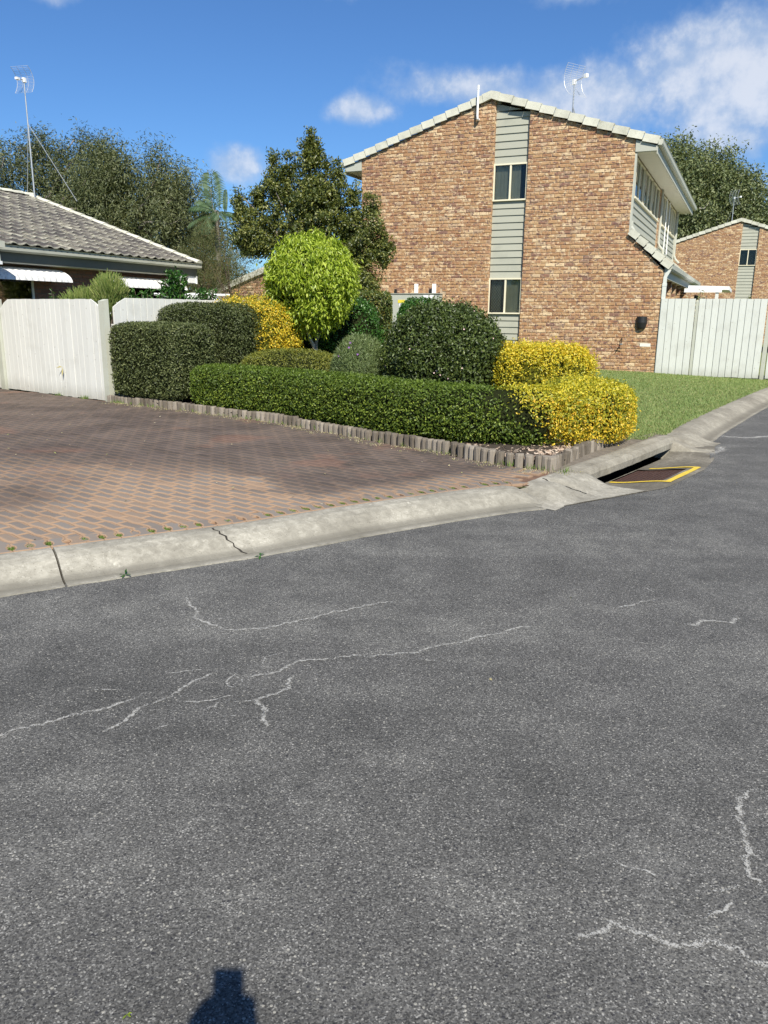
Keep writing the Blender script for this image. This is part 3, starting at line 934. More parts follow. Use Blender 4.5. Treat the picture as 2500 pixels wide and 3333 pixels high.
b = MB()
grid = {}
for i, s_ in enumerate(ss):
    tf = tfront(s_)
    ts = 0.02 if (s_ < .42 or s_ > 2.95) else 0.185
    row = sorted(set([ts, 0.19, GT0, 0.33, 0.46, 0.59, GT1])) + [GT1 + (tf - GT1) * .5, tf] if tf > GT1 + .02 else [ts + (tf - ts) * q_ / 8 for q_ in range(9)]
    for k, t_ in enumerate(row):
        grid[i, k] = len(b.v)
        b.raw([dl(s_, t_, apz(s_, t_) + rnd.uniform(-.0015, .0015))], [])
for i in range(len(ss) - 1):
    mid = (ss[i] + ss[i + 1]) / 2
    for k in range(8):
        if G0 <= mid <= G1 and 2 <= k <= 5:
            continue
        b.f.append((grid[i, k], grid[i, k + 1], grid[i + 1, k + 1], grid[i + 1, k]))
part('apron', b, M['apron'], dr)
b = MB(); b.hexa([dl(-1.3, -.05, -.3), dl(.33, -.05, -.3), dl(.33, .62, -.3), dl(-1.3, .50, -.3), dl(-1.3, -.05, -.014), dl(.33, -.05, -.014), dl(.33, .62, -.014), dl(-1.3, .50, -.014)])
part('footing', b, M['apron'], dr)
b = MB(); b.hexa([dl(3.02, -.05, -.3), dl(4.2, -.05, -.3), dl(4.2, .50, -.3), dl(3.02, .55, -.3), dl(3.02, -.05, -.014), dl(4.2, -.05, -.014), dl(4.2, .50, -.014), dl(3.02, .55, -.014)])
part('footing', b, M['apron'], dr)
# lintel: rounded concrete beam over the slot
b = MB(); vs, fs = [], []
prof = [(-0.03, -0.2), (-0.03, 0.118), (0.02, 0.127), (0.14, 0.122), (0.185, 0.10), (0.20, 0.07), (0.195, 0.004), (0.12, 0.0), (0.03, 0.0), (-0.02, 0.0)]
st = [0.12 + 2.96 * q_ / 24 for q_ in range(25)]
for j, s_ in enumerate(st):
    dz = 0.012 * math.sin(s_ * 3.1) * 0.3 - 0.02 * (1 - smooth(s_, 0.12, 0.5)); jt = rnd.uniform(-1, 1) * .004
    for (t_, z_) in prof:
        vs.append(dl(s_, t_ + (jt if t_ > 0 else 0), z_ + (dz if z_ > -.1 else 0)))
m_ = len(prof)
for j in range(len(st) - 1):
    for k in range(m_):
        fs.append((j * m_ + k, (j + 1) * m_ + k, (j + 1) * m_ + (k + 1) % m_, j * m_ + (k + 1) % m_))
fs += [tuple(range(m_)), tuple((len(st) - 1) * m_ + k for k in range(m_))[::-1]]
b.raw(vs, fs); part('lintel', b, M['kerb_old'], dr)
# pit walls below the slot and grate
b = MB()
b.hexa([dl(.35, -.1, -.55), dl(3.0, -.1, -.55), dl(3.0, .9, -.55), dl(.35, .9, -.55), dl(.35, -.1, -.5), dl(3.0, -.1, -.5), dl(3.0, .9, -.5), dl(.35, .9, -.5)])
b.hexa([dl(.35, -.1, -.55), dl(3.0, -.1, -.55), dl(3.0, .019, -.55), dl(.35, .019, -.55), dl(.35, -.1, .010), dl(3.0, -.1, .010), dl(3.0, .019, .010), dl(.35, .019, .010)])
b.box(0, 0, 0, 0, 0, 0) if False else None
part('pit', b, M['dark'], dr)
# transitions either side of the slot, cast by hand: height fields
def height_field(name, s0, s1, t0, t1, fn, ns, nt, mat):
    tff = lambda s_: (APR[0][1] + .02 if s_ < APR[0][0] else tfront(s_)) - .004
    b = MB(); rr = random.Random(4); vs, fs = [], []
    for i in range(ns + 1):
        for k in range(nt + 1):
            s_ = s0 + (s1 - s0) * i / ns; t_ = t0 + (min(t1, tff(s_)) - t0) * k / nt
            vs.append(dl(s_, t_, fn(s_, t_) + (rr.uniform(-.0018, .0018) if k < nt - 1 else 0)))
    for i in range(ns):
        for k in range(nt):
            a_ = i * (nt + 1) + k
            fs.append((a_, a_ + 1, a_ + nt + 2, a_ + nt + 1))
    b.raw(vs, fs)
    return part(name, b, M[mat], dr, smooth=True)


def left_block(s_, t_):
    h = .102 * (1 - smooth(t_, .10, .46)) + .006
    v = 1 - .42 * math.exp(-((s_ + .16 - .20 * t_) / .055) ** 2) * smooth(t_, -.02, .12)
    w_ = smooth(s_, -.72, -.36)
    return max(-.10, h * v * (.10 + .90 * w_) - (.22 * smooth(s_, .40, .50)) + .003)


def right_block(s_, t_):
    h = .100 * (1 - smooth(t_, .10, .48)) + .004
    return h - .22 * (1 - smooth(s_, 2.86, 2.97)) - .020 * math.exp(-((s_ - 3.12 - .25 * t_) / .05) ** 2) * smooth(t_, 0, .15)


height_field('end_block', -.80, .50, -.03, .80, left_block, 40, 24, 'kerb')
height_field('end_block', 2.86, 3.78, -.03, .80, right_block, 30, 22, 'kerb_old')
b = MB(); vs, fs = [], []
for q_ in range(14):
    t_ = .0 + .40 * q_ / 13; s_ = -.16 + .20 * t_ + .010 * math.sin(q_ * 1.9); wd = .004 + .005 * abs(math.sin(q_ * 2.3))
    vs += [dl(s_ - wd, t_, left_block(s_ - wd, t_) + .0045), dl(s_ + wd, t_, left_block(s_ + wd, t_) + .0045)]
for q_ in range(13):
    fs.append((2 * q_, 2 * q_ + 1, 2 * q_ + 3, 2 * q_ + 2))
b.raw(vs, fs); part('crack', b, M['joint'], dr)
grate = MB()
gz = lambda t_: apz(1.4, t_) - 0.012
for (s0, s1, t0, t1) in ((G0, G1, GT0, GT0 + .03), (G0, G1, GT1 - .03, GT1), (G0, G0 + .03, GT0 + .03, GT1 - .03), (G1 - .03, G1, GT0 + .03, GT1 - .03)):
    grate.hexa([dl(s0, t0, gz(t0) - .05), dl(s1, t0, gz(t0) - .05), dl(s1, t1, gz(t1) - .05), dl(s0, t1, gz(t1) - .05), dl(s0, t0, gz(t0)), dl(s1, t0, gz(t0)), dl(s1, t1, gz(t1)), dl(s0, t1, gz(t1))])
gr = part('grate', grate, M['rust'], dr, 'rusty brown cast iron grate')
nb = 9
for k in range(nb):
    t0 = GT0 + .03 + (GT1 - GT0 - .06) * (k + 0.22) / nb; t1 = t0 + .034
    bb = MB(); bb.hexa([dl(G0 + .03, t0, gz(t0) - .045), dl(G1 - .03, t0, gz(t0) - .045), dl(G1 - .03, t1, gz(t1) - .045), dl(G0 + .03, t1, gz(t1) - .045),
                        dl(G0 + .03, t0, gz(t0) - .003), dl(G1 - .03, t0, gz(t0) - .003), dl(G1 - .03, t1, gz(t1) - .003), dl(G0 + .03, t1, gz(t1) - .003)])
    part('bar', bb, M['rust'], gr)
bb = MB()
for k in range(1, 6):
    s0 = G0 + (G1 - G0) * k / 6
    bb.hexa([dl(s0, GT0 + .03, gz(GT0) - .05), dl(s0 + .012, GT0 + .03, gz(GT0) - .05), dl(s0 + .012, GT1 - .03, gz(GT1) - .05), dl(s0, GT1 - .03, gz(GT1) - .05),
             dl(s0, GT0 + .03, gz(GT0) - .016), dl(s0 + .012, GT0 + .03, gz(GT0) - .016), dl(s0 + .012, GT1 - .03, gz(GT1) - .016), dl(s0, GT1 - .03, gz(GT1) - .016)])
part('cross_bar', bb, M['rust'], gr)
for pts in ([(.93, .22), (.955, .81)], [(.93, .785), (1.90, .80)], [(1.885, .81), (1.87, .30)]):
    bb = MB(); vs = []; fs = []
    (a0, b0), (a1, b1) = pts
    for q_ in range(9):
        s_, t_ = a0 + (a1 - a0) * q_ / 8, b0 + (b1 - b0) * q_ / 8
        if abs(a1 - a0) > abs(b1 - b0):
            vs += [dl(s_, t_ - .030 + rnd.uniform(-.003, .003), apz(s_, t_ - .03) + .007), dl(s_, t_ + .030 + rnd.uniform(-.003, .003), apz(s_, t_ + .03) + .007)]
        else:
            vs += [dl(s_ - .036 + rnd.uniform(-.003, .003), t_, apz(s_, t_) + .007), dl(s_ + .028 + rnd.uniform(-.003, .003), t_, apz(s_, t_) + .007)]
    for q_ in range(8):
        fs.append((2 * q_, 2 * q_ + 1, 2 * q_ + 3, 2 * q_ + 2))
    bb.raw(vs, fs); part('yellow_line', bb, M['yellow'], dr)

# ------------------------------------------------------------------ yard terrain, driveway, garden bed, lawn
LOG = [(-4.45, 12.70), (-2.99, 11.68), (-1.45, 10.46), (-0.19, 9.11), (0.65, 8.23), (1.07, 7.73), (1.60, 7.36)]
LOG2 = [(1.60, 7.36), (2.12, 8.23), (2.88, 9.34)]
allk = [p for p in k1] + [D0 - DN * 0.02 + DE * q_ for q_ in (0.1, 1.0, 2.0, 3.0)] + [p for p in k2]
mb = MB(); vs, fs = [], []
for p in allk:
    for L_ in (-0.01, 2.0, 8.0, 25.0, 200.0):
        q = p - DN * L_ * (1 if L_ < 100 else 1)
        vs.append((q.x, q.y, 0.085))
for i in range(len(allk) - 1):
    for k in range(4):
        fs.append((5 * i + k, 5 * i + 5 + k, 5 * i + 6 + k, 5 * i + 1 + k))
mb.raw(vs, fs)
struct('yard', mb, M['lawn'])

FR, FL = Vector((-4.48, 12.79)), Vector((-7.02, 14.58))      # gate line, right and left posts
gdir = (FR - FL).normalized()
drive_poly = [tuple(p) for p in k1 if p.x > -8.8] + [(1.45, 7.02), (1.60, 7.36)] + [tuple(p) for p in LOG[::-1][1:]] + [tuple(FR), tuple(FL - gdir * 3.0), (-11.5, 8.0)]
mb = MB()
mb.raw([(p[0], p[1], 0.097) for p in drive_poly], [tuple(range(len(drive_poly)))])
drive = struct('driveway', mb, M['sand'])

PL, PW = 0.236, 0.0985
pa = R(-38); pe = Vector((math.cos(pa), math.sin(pa))); pn = Vector((-pe.y, pe.x))


def paver_mesh(L_, W_, wave, sgn, ins=0.025, z0=0.088, z1=0.112):
    xs = [-.5, -.25, 0, .25, .5]
    top, bot = [], []
    wv = lambda x: wave * sgn * math.sin(2 * math.pi * x)
    pts = [(x * L_, -W_ / 2 + wv(x)) for x in xs[:-1]] + [(.5 * L_, -W_ / 2 + wv(.5))] + [(x * L_, W_ / 2 + wv(x)) for x in xs[::-1]]
    pts = pts[:10]
    g = 0.002
    pts = [(x * (1 - 2 * g / L_), y * (1 - 2 * g / W_)) for x, y in pts]
    n = len(pts)
    inn = [(x * (1 - 2 * ins / L_), y * (1 - 2 * ins / W_)) for x, y in pts]
    vs = [(x, y, z0) for x, y in pts] + [(x, y, z1 - .004) for x, y in pts] + [(x, y, z1) for x, y in inn]
    fs = []
    for i in range(n):
        j = (i + 1) % n
        fs += [(i, j, n + j, n + i), (n + i, n + j, 2 * n + j, 2 * n + i)]
    fs.append(tuple(range(2 * n, 3 * n)))
    return vs, fs, [0.0] * (2 * n) + [1.0] * n


def merge_pavers(items, name):
    """items: (verts, faces, core, x, y, ang, dz) joined into one mesh with rnd + core attributes"""
    V, F, A, Rn = [], [], [], []
    for (vs, fs, ca, x, y, an, dz) in items:
        c_, s_ = math.cos(an), math.sin(an); o_ = len(V); r_ = rnd.random()
        V += [(x + vx * c_ - vy * s_, y + vx * s_ + vy * c_, vz + dz) for vx, vy, vz in vs]
        F += [tuple(i + o_ for i in f) for f in fs]
        A += ca; Rn += [r_] * len(vs)
    me = bpy.data.meshes.new(name); me.from_pydata(V, [], F)
    me.attributes.new('rnd', 'FLOAT', 'POINT').data.foreach_set('value', Rn)
    me.attributes.new('core', 'FLOAT', 'POINT').data.foreach_set('value', A)
    me.materials.append(M['paver']); me.update()
    return me


kin = offset_path(k1, -0.128)
field_poly = [tuple(p) for p in kin if p.x > -8.6] + [(1.30, 7.10), (1.35, 7.40)] + [tuple(p) for p in offset_path([Vector(p) for p in LOG[::-1]], -0.13)][1:] + [tuple(FR + Vector((-.03, -.05))), tuple(FL - gdir * 3.0), (-11.3, 8.0)]
items = []
for j in range(-110, 150):
    for i in range(-60, 60):
        c_ = Vector((-2.2, 5.2)) + pe * (i + 0.5 * (j % 2)) * PL + pn * j * PW
        if c_.x < -8.4 or not inside(c_, field_poly):
            continue
        # only what the view can hold, with a margin
        if abs(c_.x) > 0.56 * c_.y + 1.2:
            continue
        sh = paver_mesh(PL, PW, 0.0085, 1 if j % 2 else -1)
        items.append([*sh, c_.x, c_.y, pa, rnd.uniform(-.0012, .0012), j % 2])
items.sort(key=lambda q_: math.hypot(q_[3], q_[4]))
hdr = []
# header course along the kerb, each block waisted so that the joints leave grassy holes
acc = 0.0; hol = []
for i in range(1, len(k1)):
    if k1[i].x < -5.2:
        continue
    acc += (k1[i] - k1[i - 1]).length
hp = []
dist = 0.0; pos = 0.06
L_tot = LK[-1]
s_ = arc_at((-5.0, 2.9))
while s_ < L_tot - 0.10:
    i = max(j for j in range(len(k1)) if LK[j] <= s_)
    i = min(i, len(k1) - 2)
    f_ = (s_ - LK[i]) / max(1e-6, LK[i + 1] - LK[i])
    p = k1[i].lerp(k1[i + 1], f_)
    t_ = (k1[i + 1] - k1[i]).normalized(); n_ = Vector((-t_.y, t_.x))
    hp.append((p + n_ * 0.098, math.atan2(t_.y, t_.x)))
    s_ += 0.1075


def header_mesh():
    w_, d_ = 0.1045, 0.188
    xs = [(-.5, -.5), (.5, -.5), (.5, -.34), (.30, -.18), (.30, .12), (.5, .28), (.5, .5), (-.5, .5), (-.5, .28), (-.30, .12), (-.30, -.18), (-.5, -.34)]
    pts = [(x * w_, y * d_) for x, y in xs]; n = len(pts)
    inn = [(x * .60, y * .88) for x, y in pts]
    vs = [(x, y, .088) for x, y in pts] + [(x, y, .115) for x, y in pts] + [(x, y, .118) for x, y in inn]
    fs = []
    for i in range(n):
        j = (i + 1) % n
        fs += [(i, j, n + j, n + i), (n + i, n + j, 2 * n + j, 2 * n + i)]
    fs.append(tuple(range(2 * n, 3 * n)))
    return vs, fs, [0.0] * (2 * n) + [1.0] * n


hm = header_mesh()
me_h = merge_pavers([(*hm, 0, 0, 0, 0)], 'header_paver')
at = me_h.attributes['rnd'].data; at.foreach_set('value', [0.0] * len(me_h.vertices))
n_ind = 0
for p, an in hp:
    if abs(p.x) > 0.56 * p.y + 0.3:
        continue
    o = link('header_paver', me_h, drive); o.location = (p.x, p.y, rnd.uniform(-.001, .001)); o.rotation_euler = (0, 0, an); n_ind += 1
base_me = {}
for par in (0, 1):
    sh = paver_mesh(PL, PW, 0.0085, 1 if par else -1)
    base_me[par] = merge_pavers([(*sh, 0, 0, 0, 0)], 'paver')
    base_me[par].attributes['rnd'].data.foreach_set('value', [0.0] * len(base_me[par].vertices))
vis = [q_ for q_ in items if abs(q_[3]) < 0.50 * q_[4] + 0.05]
first = set(id(q_) for q_ in vis[:300 - n_ind if n_ind < 250 else 60])
for q_ in vis[:300 - n_ind if n_ind < 250 else 60]:
    o = link('paver', base_me[q_[7]], drive); o.location = (q_[3], q_[4], q_[6]); o.rotation_euler = (0, 0, pa)
rest = [tuple(q_[:7]) for q_ in items if id(q_) not in first]
# soldier course along the log edging
lp = catmull([Vector(p) for p in LOG], 0.115)
for i in range(1, len(lp) - 1):
    t_ = (lp[i + 1] - lp[i - 1]).normalized(); n_ = Vector((t_.y, -t_.x))
    c_ = lp[i] + n_ * 0.175
    sh = paver_mesh(0.215, 0.109, 0.0, 1)
    rest.append((*sh, c_.x, c_.y, math.atan2(n_.y, n_.x), 0.0022))
link('paving', merge_pavers(rest, 'paving'), drive, None, 'stuff')

# moss in the holes of the header course, weeds along the joints
def tuft(P, n, h, wd, spread):
    i = rg.integers(0, len(P), n)
    p = np.array(P)[i] + np.concatenate([rg.normal(size=(n, 2)) * spread, np.zeros((n, 1))], 1)
    a = rg.uniform(0, 6.28, n); ln = rg.uniform(0.4, 1.0, (n, 1)) * h
    side = np.stack([np.cos(a), np.sin(a), np.zeros(n)], 1) * wd / 2
    lean = rg.normal(size=(n, 3)) * 0.35; lean[:, 2] = 1
    V = np.stack([p - side, p + side, p + lean * ln], 1).reshape(-1, 3)
    F = np.arange(3 * n).reshape(-1, 3)
    return V, F, np.repeat(rg.random(n), 3)


holes = []
for (p, an), (p2, an2) in zip(hp[:-1], hp[1:]):
    if rnd.random() < 0.86:
        c_ = (p + p2) / 2; t_ = Vector((math.cos(an), math.sin(an))); n_ = Vector((-t_.y, t_.x))
        for q_ in range(9):
            e_ = (c_ + n_ * rnd.uniform(-.030, .028) + t_ * rnd.uniform(-.014, .014))
            holes.append((e_.x, e_.y, .100))
V, F, a = tuft(holes, 9000, 0.022, 0.008, 0.003)
o = link('moss', np_mesh('moss', V, F, M['moss'], a)); o['kind'] = 'stuff'

# log edging
edging = thing('log_edging', 'row of short weathered half logs edging the garden bed along the driveway and kerb', 'garden edging', (1.60, 7.36, 0.10))


def log_mesh(seed):
    r_ = random.Random(seed); b = MB(); n = 9; vs = []
    for zz in (-0.10, 0.0, 0.10, 0.118):
        for k in range(n):
            t_ = 2 * math.pi * k / n; rr = 0.046 * (1 if zz < .11 else .9) * r_.uniform(.95, 1.04)
            vs.append((math.cos(t_) * rr, math.sin(t_) * rr * 0.9, zz + (0.004 * math.cos(t_ + seed) if zz > .05 else 0)))
    fs = [(j * n + k, j * n + (k + 1) % n, (j + 1) * n + (k + 1) % n, (j + 1) * n + k) for j in range(3) for k in range(n)] + [tuple(3 * n + k for k in range(n))]
    b.raw(vs, fs)
    me = b.mesh('log', M['log']); return me


logs = [log_mesh(s_) for s_ in range(5)]
for path, flip in ((catmull([Vector(p) for p in LOG], 0.094), 0), (catmull([Vector(p) for p in LOG2], 0.088)[1:], 1)):
    pan = 0
    for i, p in enumerate(path):
        if i % 9 == 0:
            pan = rnd.uniform(-.012, .018); ln = (rnd.uniform(-.03, .03), rnd.uniform(-.03, .03))
        o = link('log', rnd.choice(logs), edging)
        hz = 0.115 if not flip else 0.12
        o.location = (p.x - 1.60 + rnd.uniform(-.004, .004), p.y - 7.36 + rnd.uniform(-.004, .004), 0.0 + pan + rnd.uniform(-.004, .004) + (0.02 * smooth(p.x, -3, 1)) - 0.01)
        o.rotation_euler = (ln[0] + (rnd.uniform(.0, .10) if flip else 0), ln[1] + rnd.uniform(-.02, .02) + (.08 if flip else 0), rnd.uniform(0, 6.28))

soil_poly = [tuple(p) for p in LOG] + [tuple(p) for p in LOG2[1:]] + [(3.35, 11.3), (3.1, 12.8), (1.6, 15.2), (0.9, 18.6), (0.6, 21.8), (-0.9, 22.6), (-3.2, 20.5), (-2.3, 16.4), (-3.6, 14.2)]
mb = MB(); n = len(soil_poly)
cx, cy = sum(p[0] for p in soil_poly) / n, sum(p[1] for p in soil_poly) / n
rings = [(1.0, 0.150), (0.93, 0.172), (0.75, 0.19), (0.4, 0.20)]
vs = [(cx + (x - cx) * f_, cy + (y - cy) * f_, z_) for f_, z_ in rings for x, y in soil_poly] + [(cx, cy, .2)]
fs = [(r_ * n + i, r_ * n + (i + 1) % n, (r_ + 1) * n + (i + 1) % n, (r_ + 1) * n + i) for r_ in range(3) for i in range(n)] + [(3 * n + i, 3 * n + (i + 1) % n, 4 * n) for i in range(n)]
mb.raw(vs, fs)
struct('garden_bed', mb, M['soil'])

mb = MB(); q0 = [(1.50, 7.10), (1.60, 7.30), (2.12, 8.17), (2.92, 9.32), (3.42, 9.86)]; q1 = [DP(.0, -.02), DP(.2, -.02), DP(1.1, -.02), DP(2.6, -.02), DP(3.3, -.02)]
mb.raw([(p[0], p[1], .118) for p in q0] + [(p[0], p[1], .104) for p in q1], [(i, i + 1, i + 6, i + 5) for i in range(4)])
struct('soil', mb, M['strip'])
# bark chips
n = 5200
pts = []
while len(pts) < n:
    u_ = rnd.random()
    if u_ < .55:
        x, y = rnd.uniform(0.9, 2.9), rnd.uniform(7.3, 9.5)
    else:
        x, y = rnd.uniform(-4.4, 2.9), rnd.uniform(7.3, 13)
    if inside((x, y), soil_poly) and (u_ < .55 or any((Vector((x, y)) - q_).length < .55 for q_ in lp)):
        pts.append((x, y, .155 + rnd.random() * .022))
P = np.array(pts); a = rg.uniform(0, 3.14, n); L_ = rg.uniform(.012, .040, n)[:, None]; W_ = rg.uniform(.005, .014, n)[:, None]
d1 = np.stack([np.cos(a), np.sin(a), rg.normal(size=n) * .25], 1) * L_; d2 = np.stack([-np.sin(a), np.cos(a), rg.normal(size=n) * .4], 1) * W_
V = np.stack([P - d1 - d2, P + d1 - d2, P + d1 + d2, P - d1 + d2], 1).reshape(-1, 3)
o = link('bark_chips', np_mesh('bark_chips', V, np.arange(4 * n).reshape(-1, 4), M['chip'], np.repeat(rg.random(n), 4))); o['kind'] = 'stuff'

# lawn with real blades
HO = Vector((6.635, 19.626)); HA = R(-24.2)
HX = Vector((math.cos(HA), math.sin(HA))); HY = Vector((-HX.y, HX.x))


def lawn_z(p, L_):
    return 0.108 + 0.105 * smooth(L_, 0.0, 5.5) + 0.006 * math.sin(p.x * 2.1) * math.sin(p.y * 1.7)


lawn_edge = [Vector((2.97, 9.16)), Vector((3.16, 9.42)), Vector((3.38, 9.74))] + [p for p in k2]
offs = [0.0, 0.12, 0.3, 0.6, 1.0, 1.5, 2.1, 2.8, 3.6, 4.5, 5.6, 7.0, 9.0, 12.0]
mb = MB(); vs, fs = [], []
for p in lawn_edge:
    for L_ in offs:
        q = p - DN * L_
        vs.append((q.x, q.y, lawn_z(q, L_)))
m_ = len(offs)
for i in range(len(lawn_edge) - 1):
    for k in range(m_ - 1):
        fs.append((i * m_ + k, (i + 1) * m_ + k, (i + 1) * m_ + k + 1, i * m_ + k + 1))
mb.raw(vs, fs)
struct('lawn', mb, M['lawn'])
gp = []
cum = [0.0]
for i in range(1, len(lawn_edge)):
    cum.append(cum[-1] + (lawn_edge[i] - lawn_edge[i - 1]).length)
soil_in = [tuple(p) for p in soil_poly]
while len(gp) < 110000:
    s_ = (rnd.random() ** 1.5) * min(cum[-1], 19); L_ = rnd.random() * 9.0 - 0.02
    i = max(j for j in range(len(cum)) if cum[j] <= s_); i = min(i, len(cum) - 2)
    p = lawn_edge[i].lerp(lawn_edge[i + 1], (s_ - cum[i]) / (cum[i + 1] - cum[i]))
    q = p - DN * L_
    if (q - HO).dot(HY) > 0.02 or inside(q, soil_in) or abs(q.x) > 0.55 * q.y:
        continue
    if L_ < 0.1 and q.y < 9.3:
        continue
    gp.append((q.x, q.y, lawn_z(q, L_) - 0.004))
n = len(gp)
P = np.array(gp)
patch = 0.6 + 0.4 * lump(P, 2.2, 9)
h = (rg.uniform(.018, .042, n) * (0.75 + .5 * patch))[:, None]; a = rg.uniform(0, 6.28, n)
side = np.stack([np.cos(a), np.sin(a), np.zeros(n)], 1) * (0.0035 + 0.0003 * P[:, 1])[:, None]
lean = rg.normal(size=(n, 3)) * 0.45; lean[:, 2] = 1
V = np.stack([P - side, P + side, P + lean * h], 1).reshape(-1, 3)
o = link('grass', np_mesh('grass', V, np.arange(3 * n).reshape(-1, 3), M['grass'], np.repeat(np.clip(rg.random(n) * .8 + .2 * patch, 0, .999), 3))); o['kind'] = 'stuff'

# ------------------------------------------------------------------ brick units
BH, BL = 0.0858, 0.240


def brick_geo(x0, x1, z0, z1, r_, proud=0.011, j=0.0045):
    """tumbled brick: front of the wall is y=0, bricks stand proud towards -y"""
    jx = lambda: r_.uniform(-j, j)
    back = [(x0, 0.03, z0), (x1, 0.03, z0), (x1, 0.03, z1), (x0, 0.03, z1)]
    rim = [(x0 + jx(), -proud + .007, z0 + jx() * .7), (x1 + jx(), -proud + .007, z0 + jx() * .7), (x1 + jx(), -proud + .007, z1 + jx() * .7), (x0 + jx(), -proud + .007, z1 + jx() * .7)]
    i_ = 0.009; p_ = -proud - r_.uniform(0, .004)
    fr = [(rim[0][0] + i_, p_ + jx() * .3, rim[0][2] + i_), (rim[1][0] - i_, p_ + jx() * .3, rim[1][2] + i_), (rim[2][0] - i_, p_ + jx() * .3, rim[2][2] - i_), (rim[3][0] + i_, p_ + jx() * .3, rim[3][2] - i_)]
    vs = back + rim + fr
    fs = []
    for k in range(4):
        q = (k + 1) % 4
        fs += [(k, q, 4 + q, 4 + k), (4 + k, 4 + q, 8 + q, 8 + k)]
    fs.append((8, 9, 10, 11))
    return vs, fs


def brick_rows(z0, z1, intervals, skip=None, base=0.20):
    """[(x0,x1,z0,z1)] for all bricks; intervals(z)->[(a,b)]"""
    out = []
    i0 = int(math.floor((z0 - base) / BH))
    i = i0
    while base + i * BH < z1:
        za, zb = base + i * BH + .005, base + (i + 1) * BH - .005
        for a_, b_ in intervals((za + zb) / 2):
            off = (0.5 * (i % 2) + 0.07 * math.sin(i * 1.7)) * BL
            k = math.floor((a_ - off) / BL)
            while off + k * BL < b_:
                xa, xb = max(a_, off + k * BL + .005), min(b_, off + (k + 1) * BL - .005)
                if xb - xa > 0.035 and not (skip and skip((xa + xb) / 2, (za + zb) / 2)):
                    out.append((xa, xb, za, zb))
                k += 1
        i += 1
    return out


UNIT_BRICKS = []
for s_ in range(10):
    r_ = random.Random(s_ + 50)
    b = MB(); b.raw(*brick_geo(-.115, .115, -.0379, .0379, r_)); me = b.mesh('brick', M['brick'])
    UNIT_BRICKS.append(me)


def lay_bricks(rows, parent, y, mat, pick=None, n_pick=0, tf=None, name='brickwork', extra=None):
    """the n_pick bricks that rank first become objects, the rest one stuff part"""
    r_ = random.Random(len(rows))
    full = [q for q in rows if q[1] - q[0] > .225]
    if n_pick:
        full.sort(key=pick)
        chosen = set(full[:n_pick])
        for (a_, b_, c_, d_) in full[:n_pick]:
            o = link('brick', r_.choice(UNIT_BRICKS), parent)
            o.location = ((a_ + b_) / 2, y, (c_ + d_) / 2)
            if r_.random() < .5:
                o.rotation_euler = (0, math.pi, 0)
    else:
        chosen = ()
    mb = MB()
    for q in rows:
        if q in chosen:
            continue
        vs, fs = brick_geo(*q, r_)
        if tf:
            vs = [tf(v) for v in vs]
        else:
            vs = [(v[0], v[1] + y, v[2]) for v in vs]
        mb.raw(vs, fs, r_.random() * .999)
    if extra:
        extra(mb, r_)
    part(name, mb, mat, parent, None, 'stuff')


